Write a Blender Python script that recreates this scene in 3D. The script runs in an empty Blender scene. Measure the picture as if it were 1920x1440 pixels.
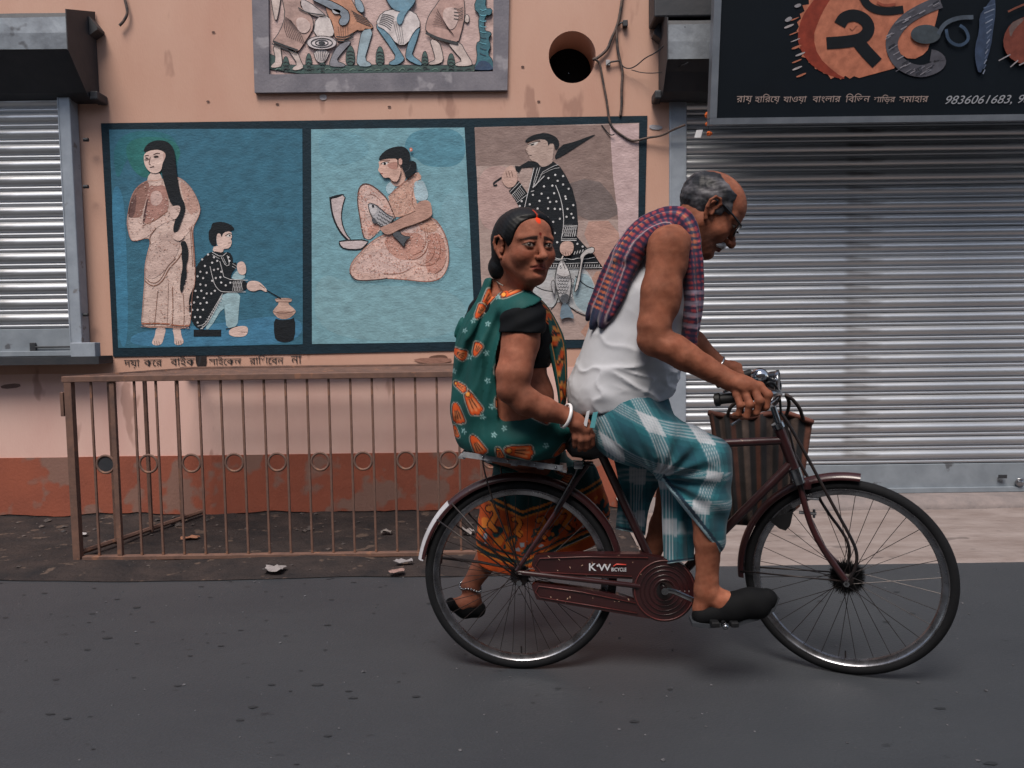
import bpy, bmesh, math, random
import numpy as np
from mathutils import Vector, Matrix
from mathutils.geometry import tessellate_polygon
random.seed(7); RNG = np.random.default_rng(7)
SC = bpy.context.scene
COL = SC.collection

# ------------------------------------------------------------------ camera, light, exposure
CAM_H, PITCH, ROLL, FPX = 1.25, math.radians(4.0), math.radians(0.75), 1440.0
fw = np.array([0, math.cos(PITCH), -math.sin(PITCH)])
r0 = np.array([1.0, 0, 0]); u0 = np.array([0, math.sin(PITCH), math.cos(PITCH)])
rt = math.cos(ROLL)*r0 - math.sin(ROLL)*u0
up = math.sin(ROLL)*r0 + math.cos(ROLL)*u0
CPOS = np.array([0, 0, CAM_H])
cam = bpy.data.cameras.new('camera'); cam.sensor_width = 36; cam.lens = 27; cam.clip_end = 500; cam.clip_start = 0.05
camo = bpy.data.objects.new('camera', cam); COL.objects.link(camo)
M = Matrix.Identity(4)
for i in range(3):
    M[i][0] = rt[i]; M[i][1] = up[i]; M[i][2] = -fw[i]; M[i][3] = CPOS[i]
camo.matrix_world = M
SC.camera = camo

world = bpy.data.worlds.new('World'); SC.world = world; world.use_nodes = True
SUN_EL, SUN_AZ = math.radians(60), math.radians(198)     # azimuth measured from +Y (north), clockwise
nt = world.node_tree; nt.nodes.clear()
sky = nt.nodes.new('ShaderNodeTexSky'); sky.sky_type = 'NISHITA'; sky.sun_disc = False
sky.sun_elevation = SUN_EL; sky.sun_rotation = SUN_AZ
hs = nt.nodes.new('ShaderNodeHueSaturation'); hs.inputs['Saturation'].default_value = 0.6
bg = nt.nodes.new('ShaderNodeBackground'); bg.inputs['Strength'].default_value = 0.066
wo = nt.nodes.new('ShaderNodeOutputWorld')
nt.links.new(sky.outputs[0], hs.inputs['Color']); nt.links.new(hs.outputs[0], bg.inputs['Color']); nt.links.new(bg.outputs[0], wo.inputs['Surface'])
sun = bpy.data.lights.new('sun', 'SUN'); sun.energy = 1.5; sun.angle = math.radians(26); sun.color = (1.0, 0.9, 0.8)
suno = bpy.data.objects.new('sun', sun); COL.objects.link(suno)
sd = Vector((math.sin(SUN_AZ)*math.cos(SUN_EL), math.cos(SUN_AZ)*math.cos(SUN_EL), math.sin(SUN_EL)))
suno.rotation_euler = sd.to_track_quat('Z', 'Y').to_euler(); suno.location = sd*20
SC.view_settings.view_transform = 'Standard'; SC.view_settings.look = 'None'
SC.view_settings.exposure = 1.52; SC.view_settings.gamma = 1; SC.view_settings.use_curve_mapping = False
SC.render.engine = 'CYCLES'
SC.cycles.use_denoising = True; SC.cycles.max_bounces = 6

# ------------------------------------------------------------------ helpers
def ray(px, py):
    d = fw + rt*((px-960)/FPX) + up*((720-py)/FPX)
    return d
def W(px, py, Y):
    d = ray(px, py); t = Y/d[1]
    return CPOS + d*t
BRX, BRY = 0.022, 2.77          # rear hub: the plane of the bicycle passes through here
BDIR = np.array([1.18, -0.077, 0]); BDIR /= np.linalg.norm(BDIR)
BN = np.array([-BDIR[1], BDIR[0], 0])     # points away from the viewer
def B(px, py, off=0.0):
    d = ray(px, py); o = np.array([BRX, BRY, 0]) + BN*off
    t = np.dot(o-CPOS, BN)/np.dot(d, BN)
    return CPOS + d*t
def G(px, py, z=0.0):
    d = ray(px, py); t = (z-CAM_H)/d[2]
    return CPOS + d*t
def mpp(Y): return Y/FPX           # metres per photo pixel at depth Y
def topx(v, Yc):
    """orthographic pattern coordinates: drop world Y, scale to photo-pixel units at depth Yc"""
    v = np.asarray(v, float)
    q = v - CPOS; q = q.copy(); q[:, 1] = Yc
    zf = q@fw
    return np.stack([960+FPX*(q@rt)/zf, 720-FPX*(q@up)/zf], 1)

def lin(c):
    c = np.asarray(c, float)/255.0
    return np.where(c <= 0.04045, c/12.92, ((c+0.055)/1.055)**2.4)
def lin4(c): return (*[float(x) for x in lin(c)], 1.0)

MATS = {}
def mat(name, c=(128, 128, 128), rough=0.6, metal=0.0, attr=False, c2=None, mscale=4.0, mcontrast=0.5, mdetail=6.0, stretch=(1, 1, 1),
        bump=0.0, bscale=60.0, bdist=0.004, spec=0.5, bump2=0.0, b2scale=8.0, coat=0.0, sheen=0.0, spots=None, rvar=0.0, sss=0.0, attrmul=1.0, trans=0.0):
    if name in MATS: return MATS[name]
    m = bpy.data.materials.new(name); m.use_nodes = True; MATS[name] = m
    n = m.node_tree.nodes; L = m.node_tree.links
    p = n['Principled BSDF']
    p.inputs['Roughness'].default_value = rough; p.inputs['Metallic'].default_value = metal
    p.inputs['Specular IOR Level'].default_value = spec
    p.inputs['Coat Weight'].default_value = coat
    p.inputs['Sheen Weight'].default_value = sheen
    if trans: p.inputs['Transmission Weight'].default_value = trans
    if sss:
        p.inputs['Subsurface Weight'].default_value = sss; p.inputs['Subsurface Scale'].default_value = 0.01
        p.inputs['Subsurface Radius'].default_value = (1.0, 0.4, 0.25)
    tc = n.new('ShaderNodeTexCoord'); mp = n.new('ShaderNodeMapping'); mp.inputs['Scale'].default_value = stretch
    L.new(tc.outputs['Object'], mp.inputs['Vector'])
    src = None
    if attr:
        a = n.new('ShaderNodeVertexColor'); a.layer_name = 'Col'; src = a.outputs['Color']
    else:
        p.inputs['Base Color'].default_value = lin4(c)
    if c2 is not None or attr:
        nz = n.new('ShaderNodeTexNoise'); nz.inputs['Scale'].default_value = mscale; nz.inputs['Detail'].default_value = mdetail
        nz.inputs['Roughness'].default_value = 0.62
        L.new(mp.outputs[0], nz.inputs['Vector'])
        cr = n.new('ShaderNodeMapRange'); cr.inputs['From Min'].default_value = 0.5-0.25*(1.001-mcontrast)-0.02; cr.inputs['From Max'].default_value = 0.5+0.25*(1.001-mcontrast)+0.02
        L.new(nz.outputs['Fac'], cr.inputs['Value'])
        mx = n.new('ShaderNodeMix'); mx.data_type = 'RGBA'
        L.new(cr.outputs[0], mx.inputs['Factor'])
        if attr:
            mx.blend_type = 'MULTIPLY'; L.new(src, mx.inputs['A'])
            cc = c2 if c2 is not None else (255, 255, 255)
            mx.inputs['B'].default_value = lin4(cc)
        else:
            mx.inputs['A'].default_value = lin4(c); mx.inputs['B'].default_value = lin4(c2)
        src = mx.outputs['Result']
    if spots is not None:      # (colour, scale, threshold, amount)
        sc_, ss, th, am = spots
        vz = n.new('ShaderNodeTexNoise'); vz.inputs['Scale'].default_value = ss; vz.inputs['Detail'].default_value = 3; vz.inputs['Roughness'].default_value = 0.55
        L.new(mp.outputs[0], vz.inputs['Vector'])
        r2 = n.new('ShaderNodeMapRange'); r2.inputs['From Min'].default_value = th; r2.inputs['From Max'].default_value = th+0.05
        r2.inputs['To Max'].default_value = am
        L.new(vz.outputs['Fac'], r2.inputs['Value'])
        m3 = n.new('ShaderNodeMix'); m3.data_type = 'RGBA'; L.new(r2.outputs[0], m3.inputs['Factor'])
        if src is None: m3.inputs['A'].default_value = lin4(c)
        else: L.new(src, m3.inputs['A'])
        m3.inputs['B'].default_value = lin4(sc_); src = m3.outputs['Result']
    if src is not None: L.new(src, p.inputs['Base Color'])
    if rvar:
        nr = n.new('ShaderNodeTexNoise'); nr.inputs['Scale'].default_value = mscale*3; nr.inputs['Detail'].default_value = 5
        L.new(mp.outputs[0], nr.inputs['Vector'])
        rr = n.new('ShaderNodeMapRange'); rr.inputs['To Min'].default_value = max(0.02, rough-rvar); rr.inputs['To Max'].default_value = min(1, rough+rvar)
        L.new(nr.outputs['Fac'], rr.inputs['Value']); L.new(rr.outputs[0], p.inputs['Roughness'])
    prev = None
    for (st, sc2, det) in ((bump, bscale, 4.0), (bump2, b2scale, 5.0)):
        if st:
            nb = n.new('ShaderNodeTexNoise'); nb.inputs['Scale'].default_value = sc2; nb.inputs['Detail'].default_value = det
            L.new(mp.outputs[0], nb.inputs['Vector'])
            bp = n.new('ShaderNodeBump'); bp.inputs['Strength'].default_value = st; bp.inputs['Distance'].default_value = bdist
            L.new(nb.outputs['Fac'], bp.inputs['Height'])
            if prev is not None: L.new(prev.outputs[0], bp.inputs['Normal'])
            prev = bp
    if prev is not None: L.new(prev.outputs[0], p.inputs['Normal'])
    return m

ROOTLOC = {}
def tag(o, label=None, cat=None, group=None, kind=None):
    if label: o['label'] = label
    if cat: o['category'] = cat
    if group: o['group'] = group
    if kind: o['kind'] = kind
    return o
def thing(name, label, cat, loc=(0, 0, 0), group=None):
    o = bpy.data.objects.new(name, None); COL.objects.link(o); o.location = [float(x) for x in loc]
    o.empty_display_size = 0.1
    ROOTLOC[o.name] = np.array(loc, float)
    return tag(o, label, cat, group)
def newobj(name, me, parent=None, m=None):
    o = bpy.data.objects.new(name, me); COL.objects.link(o)
    if m is not None and len(me.materials) == 0: me.materials.append(m)
    if parent is not None:
        o.parent = parent
        ROOTLOC[o.name] = ROOTLOC.get(parent.name, np.zeros(3))
    return o
def mk(name, V, F, m, parent=None, smooth=False, cols=None, angle=None):
    V = np.asarray(V, float).reshape(-1, 3)
    if parent is not None: V = V - ROOTLOC.get(parent.name, np.zeros(3))
    me = bpy.data.meshes.new(name)
    me.from_pydata([tuple(v) for v in V], [], [tuple(int(i) for i in f) for f in F])
    if smooth: me.shade_smooth()
    if angle is not None:
        me.shade_smooth()
        try: me.set_sharp_from_angle(angle=math.radians(angle))
        except Exception: pass
    if cols is not None:
        at = me.color_attributes.new('Col', 'FLOAT_COLOR', 'POINT')
        c4 = np.ones((len(V), 4), np.float32); c4[:, :3] = cols
        at.data.foreach_set('color', c4.ravel())
    me.update()
    return newobj(name, me, parent, m)

class MB:
    """collects shapes in world coordinates for ONE mesh object"""
    def __init__(s): s.V = []; s.F = []; s.C = []; s.col = None
    def add(s, V, F):
        b = len(s.V); s.V += [tuple(float(x) for x in v) for v in V]; s.F += [tuple(b+i for i in f) for f in F]
        s.C += [s.col if s.col is not None else (1, 1, 1)]*len(V); return s
    def box(s, lo, hi, jit=0):
        x0, y0, z0 = lo; x1, y1, z1 = hi
        V = [(x0, y0, z0), (x1, y0, z0), (x1, y1, z0), (x0, y1, z0), (x0, y0, z1), (x1, y0, z1), (x1, y1, z1), (x0, y1, z1)]
        return s.add(V, [(0, 3, 2, 1), (4, 5, 6, 7), (0, 1, 5, 4), (1, 2, 6, 5), (2, 3, 7, 6), (3, 0, 4, 7)])
    def bbox(s, lo, hi, b=0.004):
        bm = bmesh.new(); bmesh.ops.create_cube(bm, size=1)
        lo = np.array(lo, float); hi = np.array(hi, float)
        for v in bm.verts: v.co = Vector((lo+hi)/2 + np.array(v.co)*(hi-lo))
        bmesh.ops.bevel(bm, geom=bm.edges[:], offset=b, segments=2, affect='EDGES', profile=0.5)
        bm.verts.index_update(); V = [tuple(v.co) for v in bm.verts]; F = [tuple(v.index for v in f.verts) for f in bm.faces]; bm.free()
        return s.add(V, F)
    def tube(s, pts, r, n=10, cap=True, up=None, sq=None):
        pts = [np.asarray(p, float) for p in pts]; N = len(pts)
        r = r if hasattr(r, '__len__') else [r]*N
        T = []
        for i in range(N):
            a = pts[max(i-1, 0)]; b = pts[min(i+1, N-1)]; t = b-a; T.append(t/(np.linalg.norm(t)+1e-12))
        ref = np.array(up if up is not None else ([0, 0, 1] if abs(T[0][2]) < 0.9 else [0, 1, 0]), float)
        V = []; x = np.cross(T[0], ref); x /= np.linalg.norm(x)
        for i in range(N):
            x = x - T[i]*np.dot(x, T[i]); x /= np.linalg.norm(x); y = np.cross(T[i], x)
            for k in range(n):
                a = 2*math.pi*k/n
                V.append(pts[i] + r[i]*(math.cos(a)*x*(sq[0] if sq else 1) + math.sin(a)*y*(sq[1] if sq else 1)))
        F = []
        for i in range(N-1):
            for k in range(n):
                k2 = (k+1) % n
                F.append((i*n+k, i*n+k2, (i+1)*n+k2, (i+1)*n+k))
        if cap: F.append(tuple(range(n-1, -1, -1))); F.append(tuple((N-1)*n+k for k in range(n)))
        return s.add(V, F)
    def ring(s, c, ax, prof, n=64, a0=0.0, a1=2*math.pi, u=None):
        """sweep profile [(radius, along axis)] round axis ax through c"""
        ax = np.asarray(ax, float); ax /= np.linalg.norm(ax); c = np.asarray(c, float)
        if u is None: u = np.array([0, 0, 1.0]) if abs(ax[2]) < 0.9 else np.array([1.0, 0, 0])
        u = u - ax*np.dot(u, ax); u /= np.linalg.norm(u); v = np.cross(ax, u)
        full = abs((a1-a0)-2*math.pi) < 1e-6; m = len(prof); V = []; cnt = n if full else n+1
        for i in range(cnt):
            a = a0+(a1-a0)*i/n; d = math.cos(a)*u+math.sin(a)*v
            for (r, h) in prof: V.append(c+d*r+ax*h)
        F = []
        for i in range(n):
            j = (i+1) % cnt
            for k in range(m-1 if prof[0] != prof[-1] else m-1):
                F.append((i*m+k, j*m+k, j*m+k+1, i*m+k+1))
        return s.add(V, F)
    def poly(s, pts, flip=False):
        tri = tessellate_polygon([[Vector(p) for p in pts]])
        return s.add(pts, [tuple(t) for t in tri])
    def prism(s, pts, dvec):
        """closed polygon extruded by dvec (pts is the front)"""
        n = len(pts); P = [np.asarray(p, float) for p in pts]; Q = [p+np.asarray(dvec, float) for p in P]
        tri = tessellate_polygon([[Vector(p) for p in P]])
        F = [tuple(t) for t in tri] + [tuple(n+i for i in reversed(t)) for t in tri]
        F += [(i, (i+1) % n, n+(i+1) % n, n+i) for i in range(n)]
        return s.add(P+Q, F)
    def sphere(s, c, r, nu=14, nv=9):
        c = np.asarray(c, float); r = np.asarray(r if hasattr(r, '__len__') else [r]*3, float); V = []; F = []
        for j in range(nv+1):
            th = math.pi*j/nv
            for i in range(nu):
                a = 2*math.pi*i/nu; V.append(c+r*np.array([math.sin(th)*math.cos(a), math.sin(th)*math.sin(a), math.cos(th)]))
        for j in range(nv):
            for i in range(nu): F.append((j*nu+i, (j+1)*nu+i, (j+1)*nu+(i+1) % nu, j*nu+(i+1) % nu))
        return s.add(V, F)
    def build(s, name, m, parent=None, smooth=False, angle=None, vc=False):
        return mk(name, s.V, s.F, m, parent, smooth, cols=np.array(s.C) if vc else None, angle=angle)

def tomesh(o):
    """turn a text object into plain mesh lettering"""
    bpy.context.view_layer.update(); dg = bpy.context.evaluated_depsgraph_get(); me = bpy.data.meshes.new_from_object(o.evaluated_get(dg)); n = bpy.data.objects.new(o.name, me); COL.objects.link(n)
    n.parent = o.parent; n.location = o.location; n.rotation_euler = o.rotation_euler; n.scale = o.scale; nm = o.name; bpy.data.objects.remove(o); n.name = nm; return n
def fixnormals(o):
    bm = bmesh.new(); bm.from_mesh(o.data); bmesh.ops.recalc_face_normals(bm, faces=bm.faces[:]); bm.to_mesh(o.data); bm.free(); return o
def arc(c, r, a0, a1, n): return [(c[0]+r*math.cos(a0+(a1-a0)*i/n), c[1]+r*math.sin(a0+(a1-a0)*i/n)) for i in range(n+1)]
def smoothpts(pts, it=2, closed=True):
    P = [np.asarray(p, float) for p in pts]
    for _ in range(it):
        Q = []; n = len(P)
        for i in range(n if closed else n-1):
            a, b = P[i], P[(i+1) % n]; Q += [a*0.75+b*0.25, a*0.25+b*0.75]
        if not closed: Q = [P[0]]+Q+[P[-1]]
        P = Q
    return P

class Paint:
    """flat paint on a plane: layered sheets of colour, each a hair above the one below"""
    def __init__(s, Y, org, sc, step=0.00016, base=0.0005):
        s.mb = MB(); s.Y = Y; s.o = org; s.s = sc; s.d = base; s.step = step
    def w(s, p):
        return W(s.o[0]+p[0]/s.s, s.o[1]+p[1]/s.s, s.Y-s.d)
    def up(s): s.d += s.step
    def fill(s, pts, c, sm=1, k=1.0):
        s.up(); P = smoothpts(pts, sm) if sm else pts
        s.mb.col = tuple(lin(c)*k); s.mb.poly([s.w(p) for p in P]); return s
    def stroke(s, pts, w, c, sm=2, taper=False, closed=False):
        s.up(); P = smoothpts(pts, sm, closed) if sm else [np.asarray(p, float) for p in pts]
        if closed: P = P+[P[0]]
        n = len(P); L = []; R = []
        for i in range(n):
            t = P[min(i+1, n-1)]-P[max(i-1, 0)]; t = t/(np.linalg.norm(t)+1e-9); nn = np.array([-t[1], t[0]])
            ww = w/2*(1 if not taper else max(0.25, math.sin(math.pi*(i+0.5)/n)))
            L.append(P[i]+nn*ww); R.append(P[i]-nn*ww)
        s.mb.col = tuple(lin(c)); V = [s.w(p) for p in L+R]
        s.mb.add(V, [(i, i+1, n+i+1, n+i) for i in range(n-1)]); return s
    def dot(s, p, r, c, n=8, ry=None):
        s.mb.col = tuple(lin(c)); s.up(); s.d -= s.step*0.97
        s.mb.add([s.w((p[0]+r*math.cos(2*math.pi*i/n), p[1]+(ry or r)*math.sin(2*math.pi*i/n))) for i in range(n)], [tuple(range(n))]); return s
    def mottle(s, poly, n, cols, L=9, w=2.5, seed=1):
        """short brush marks inside a painted shape"""
        rr = random.Random(seed); P = np.array(poly, float); lo, hi = P.min(0), P.max(0); s.up()
        for _ in range(n):
            x, y = rr.uniform(lo[0], hi[0]), rr.uniform(lo[1], hi[1])
            if not inpoly([(x, y)], P)[0]: continue
            a = rr.gauss(0.5, 0.9); l = rr.uniform(0.3, 1)*L; ww = rr.uniform(0.5, 1)*w; dx, dy = math.cos(a), math.sin(a); k = rr.uniform(-.3, .3)
            s.mb.col = tuple(lin(rr.choice(cols))); q = [(x-dx*l, y-dy*l), (x-dy*ww+dx*k*l, y+dx*ww), (x+dx*l, y+dy*l), (x+dy*ww, y-dx*ww)]; s.d += s.step*0.02; s.mb.add([s.w(t) for t in q], [(0, 1, 2, 3)])
        return s
    def outline(s, pts, w, c, sm=1):
        return s.stroke(smoothpts(pts, sm) if sm else pts, w, c, sm=0, closed=True)
    def build(s, name, m, parent): return s.mb.build(name, m, parent, vc=True)
def inpoly(P, poly):
    P = np.asarray(P, float); poly = np.asarray(poly, float); x, y = P[:, 0], P[:, 1]
    r = np.zeros(len(P), bool); j = len(poly)-1
    for i in range(len(poly)):
        xi, yi = poly[i]; xj, yj = poly[j]
        c = ((yi > y) != (yj > y)) & (x < (xj-xi)*(y-yi)/(yj-yi+1e-12)+xi)
        r ^= c; j = i
    return r
def segdist(P, pts, closed=False):
    P = np.asarray(P, float); d = np.full(len(P), 1e9); pts = [np.asarray(p, float) for p in pts]
    for i in range(len(pts) if closed else len(pts)-1):
        a = pts[i]; b = pts[(i+1) % len(pts)]; ab = b-a
        t = np.clip(((P-a)@ab)/(ab@ab+1e-12), 0, 1); q = P-(a+t[:, None]*ab)
        d = np.minimum(d, np.hypot(q[:, 0], q[:, 1]))
    return d
# ------------------------------------------------------------------ the setting
WY = 5.2
M_wall = mat('peach_plaster', (188, 154, 137), rough=0.85, c2=(176, 135, 118), mscale=1.6, mcontrast=0.1, bump=0.35, bscale=90, bdist=0.003, bump2=0.25, b2scale=7, spots=((138, 104, 92), 5.0, 0.62, 0.6), spec=0.2, stretch=(1, 1, 0.4))
M_walllow = mat('pink_plaster', (204, 173, 163), rough=0.85, c2=(192, 155, 146), mscale=2.2, mcontrast=0.1, bump=0.3, bscale=90, bdist=0.003, bump2=0.2, b2scale=7, spots=((146, 114, 104), 5.0, 0.62, 0.65), spec=0.2, stretch=(1, 1, 0.4))
M_dado = mat('terracotta_paint', (142, 80, 62), rough=0.85, c2=(122, 70, 57), mscale=2.5, mcontrast=0.1, bump=0.5, bscale=55, bdist=0.004, bump2=0.3, b2scale=9, spots=((118, 96, 88), 3.4, 0.525, 0.8), spec=0.2)
M_dark = mat('hole_dark', (14, 18, 22), rough=0.9, spec=0.1)
M_road = mat('asphalt', (54, 57, 61), rough=0.5, c2=(43, 46, 51), mscale=1.1, mcontrast=0.1, bump=0.5, bscale=140, bdist=0.004, bump2=0.25, b2scale=14, spots=((34, 36, 40), 17.0, 0.675, 0.85), stretch=(0.6, 1, 1), spec=0.45)
M_dirt = mat('dirt', (60, 52, 50), rough=0.95, c2=(36, 35, 37), mscale=5, mcontrast=0.2, bump=0.9, bscale=45, bdist=0.012, bump2=0.6, b2scale=16, spots=((92, 78, 70), 9, 0.63, 0.7), spec=0.1)
M_conc = mat('concrete', (138, 128, 125), rough=0.9, c2=(112, 100, 96), mscale=6, mcontrast=0.25, bump=0.8, bscale=30, bdist=0.01, bump2=0.5, b2scale=9, spots=((88, 80, 78), 7, 0.62, 0.7), stretch=(0.5, 1.3, 1), spec=0.15)

# road: one big sheet to the horizon
g = MB(); g.add([(-150, -150, 0), (150, -150, 0), (150, 150, 0), (-150, 150, 0)], [(0, 1, 2, 3)])
tag(g.build('road', M_road), 'grey worn asphalt road with small dark pits', 'road', kind='structure')

def noise2(x, y, seed=0, oct=4, f=1.0):
    r = np.random.default_rng(seed); out = 0; a = 1.0
    for o in range(oct):
        for k in range(5):
            th = r.uniform(0, 6.283); ph = r.uniform(0, 6.283); ff = f*(2**o)*r.uniform(0.7, 1.4)
            out = out + a*np.sin((x*math.cos(th)+y*math.sin(th))*ff+ph)/5
        a *= 0.55
    return out
def sheet(name, m, xs, ys, zf, edge=None):
    X, Y = np.meshgrid(xs, ys); X = X.copy(); Y = Y.copy()
    if edge is not None: Y[0, :] = Y[0, :]+edge(xs); Y[1, :] = Y[1, :]+edge(xs)*0.6
    Z = zf(X, Y); nx, ny = len(xs), len(ys)
    V = np.stack([X, Y, Z], -1).reshape(-1, 3)
    F = [(j*nx+i, j*nx+i+1, (j+1)*nx+i+1, (j+1)*nx+i) for j in range(ny-1) for i in range(nx-1)]
    return mk(name, V, F, m, smooth=True)
DX0, DX1 = -9.0, 0.72
xs = np.concatenate([np.linspace(DX0, -3.6, 30), np.linspace(-3.57, DX1, 190)])
ys = np.concatenate([[3.86], np.linspace(3.9, WY+0.02, 46)])
def dirt_z(X, Y):
    t = np.clip((Y-3.86)/0.12, 0, 1)
    z = 0.004+t*(0.012+0.012*noise2(X, Y*1.6, 3, 5, 5.0)+0.02*np.clip(noise2(X, Y, 5, 4, 9), 0.1, 2)*np.clip((Y-4.3)/0.5, 0.25, 1))
    return np.maximum(z, 0.004-0.02*(1-t))
tag(sheet('dirt_verge', M_dirt, xs, ys, dirt_z, lambda x: 0.05*noise2(x, x*0, 9, 4, 2.2)), 'dark strip of bare earth between wall and road', 'dirt strip', kind='structure')
xs = np.concatenate([np.linspace(0.70, 4.2, 150), np.linspace(4.3, 11, 30)])
ys = np.concatenate([[3.93, 3.955], np.linspace(4.0, 4.985, 26)])
def apron_z(X, Y):
    t = np.clip((Y-3.93)/0.05, 0, 1)
    return -0.01+t*(0.02+0.028*(Y-3.95)+0.006*noise2(X, Y*2, 12, 5, 4.0))
tag(sheet('pavement', M_conc, xs, ys, apron_z, lambda x: 0.02*noise2(x, x*0, 19, 4, 2.5)), 'pale rough concrete apron in front of the right shutter', 'pavement', kind='structure')
# the step under the right shutter: uneven front edge, cracked away from the apron
xs = np.concatenate([np.linspace(0.70, 4.2, 120), np.linspace(4.3, 11, 30)]); V = []; F = []
for i, x in enumerate(xs):
    e = 0.012*float(noise2(np.array(x), np.array(0.0), 31, 4, 5)); h = 0.006*float(noise2(np.array(x), np.array(3.0), 33, 4, 4))
    V += [(x, 5.0+e, 0.0), (x, 5.0+e, 0.052+h), (x, 5.02+e, 0.068+h), (x, 5.06, 0.098+h*0.3), (x, 5.9, 0.10)]
    if i: F += [((i-1)*5+k, i*5+k, i*5+k+1, (i-1)*5+k+1) for k in range(4)]
tag(mk('shop_step', V, F, mat('step_cement', (128, 118, 116), rough=0.9, c2=(104, 98, 98), mscale=7, mcontrast=0.2, bump=0.7, bscale=40, bdist=0.008, bump2=0.4, b2scale=9, spec=0.15), smooth=True), 'low uneven cement step under the right shutter', 'step', kind='structure')

# ------------------------------------------------------------------ the plastered building with its murals
xl = -9.0; xr = W(1256, 400, WY)[0]
bld = thing('plastered_building', 'peach plastered building wall with painted panels and terracotta base', 'building', (-1.5, WY, 0))
def zat(py, Y=WY, px=960): return W(px, py, Y)[2]
hc = W(1073, 107, WY); hr = 43*mpp(WY)*1.0
outer = [(xl, WY, zat(848)-0.01), (xr, WY, zat(848)-0.01), (xr, WY, 4.6), (xl, WY, 4.6)]
NH = 40
hole = [(hc[0]+hr*(1+0.02*math.sin(3*a))*math.cos(a), WY, hc[2]+hr*(1.1+0.02*math.cos(2*a))*math.sin(a)) for a in [2*math.pi*i/NH for i in range(NH)]]
tri = tessellate_polygon([[Vector(p) for p in outer], [Vector(p) for p in hole]])
w = MB(); V = outer+hole; w.add(V, [tuple(t) for t in tri])
back = [(p[0], WY+0.32, p[2]) for p in hole]; b = len(w.V)
w.add(hole+back, [(i, (i+1) % NH, NH+(i+1) % NH, NH+i) for i in range(NH)])
# the end of the wall at the right shop
w.add([(xr, WY, 0), (xr, WY+0.25, 0), (xr, WY+0.25, 4.6), (xr, WY, 4.6)], [(0, 1, 2, 3)])
w.build('wall', M_wall, bld)
h = MB(); h.ring((hc[0], WY+0.318, hc[2]), (0, 1, 0), [(0.001, 0), (hr*1.2, 0)], n=24); h.build('hole_dark_disc', M_dark, bld)  # near-black disc paints the unlit depth of the hole
# lower, paler coat (below the murals) and the terracotta base with a worn lower edge
def band(name, m, x0, x1, ztop, zbot, Y, nx=160, jt=0.004, jb=0.004, s=1):
    V = []; F = []
    for i in range(nx+1):
        x = x0+(x1-x0)*i/nx
        zt = ztop(x)+jt*float(noise2(np.array(x), np.array(0.), s, 4, 6)); zb = zbot(x)+jb*float(noise2(np.array(x), np.array(1.), s+1, 5, 6))
        V += [(x, Y, zt), (x, Y, zb), (x, WY+0.01, zt), (x, WY+0.01, zb)]
        if i:
            a = (i-1)*4; c = i*4; F += [(a, a+1, c+1, c), (a, c, c+2, a+2), (a+1, a+3, c+3, c+1)]
    return mk(name, V, F, m, bld)
zmid = zat(690); zd0 = zat(846)
band('lower_plaster', M_walllow, xl, xr-0.001, lambda x: zmid, lambda x: zd0-0.004, WY-0.003, s=41)
band('dado', M_dado, xl, xr-0.001, lambda x: zd0, lambda x: 0.028, WY-0.012, jt=0.0015, jb=0.022, s=51)
band('wall_foot', mat('dark_foot_plaster', (70, 62, 60), rough=0.95, c2=(44, 42, 44), mscale=7, mcontrast=0.2, bump=0.8, bscale=30, bdist=0.01), xl, xr-0.001, lambda x: 0.06, lambda x: -0.01, WY-0.006, jt=0, jb=0, s=61)  # band along the foot of the wall, darker than the coats above

M_paint = mat('mural_paint', attr=True, rough=0.75, c2=(206, 202, 202), mscale=14, mcontrast=0.15, bump=0.42, bscale=70, bdist=0.006, bump2=0.3, b2scale=30, spec=0.25, stretch=(0.8, 1, 1.3))
SK = (216, 190, 180); BLK = (22, 28, 34); LINE = (88, 62, 54); WHT = (205, 205, 206); TEAL = (16, 40, 52)
# --- border and grounds of the three panels
A_ = dict(org=(180, 210), sc=2.9385); B_ = dict(org=(570, 210), sc=3.064); C_ = dict(org=(870, 210), sc=3.349)
P0 = Paint(WY-0.006, (0, 0), 1.0)
P0.fill([(189, 231), (573, 226), (1000, 220), (1214, 217), (1209, 420), (1200, 650), (960, 655), (844, 658), (570, 664), (212, 669), (203, 480)], TEAL, 0)
brd = P0.build('mural_border', M_paint, bld)
def panel(dd, Y=WY-0.008): return Paint(Y, dd['org'], dd['sc'])
# --- panel one: blue ground
p = panel(A_)
p.fill([(72, 97), (600, 93), (1137, 92), (1139, 700), (1139, 1280), (600, 1292), (122, 1301), (98, 700)], (58, 108, 130), 0)
for (pts, c) in (([(90, 110), (420, 100), (470, 250), (400, 420), (300, 330), (240, 330), (180, 220), (110, 420)], (50, 112, 124)),
                 ([(150, 180), (260, 130), (440, 150), (480, 260), (300, 380), (200, 330)], (48, 114, 112)),
                 ([(82, 400), (150, 420), (170, 760), (180, 1290), (125, 1296), (100, 800)], (64, 124, 154)),
                 ([(560, 1180), (1136, 1100), (1137, 1278), (620, 1288), (180, 1296), (200, 1210)], (68, 124, 156)),
                 ): p.fill(pts, c, 3)
p.build('mural_panel', M_paint, bld)['label'] = 'blue painted panel with standing woman and crouching boy'
pn = bpy.data.objects['mural_panel']
p = panel(A_, WY-0.0098)
body = [(285, 375), (240, 400), (205, 440), (185, 500), (172, 580), (170, 610), (175, 650), (190, 705), (215, 712), (290, 690), (300, 720), (282, 780), (268, 850), (268, 930), (262, 1000), (255, 1100), (248, 1190), (380, 1185), (515, 1197), (525, 1110), (530, 990), (546, 950), (546, 830), (537, 720), (532, 640), (560, 590), (577, 540), (560, 480), (520, 410), (470, 365), (420, 350), (330, 380)]
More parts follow.
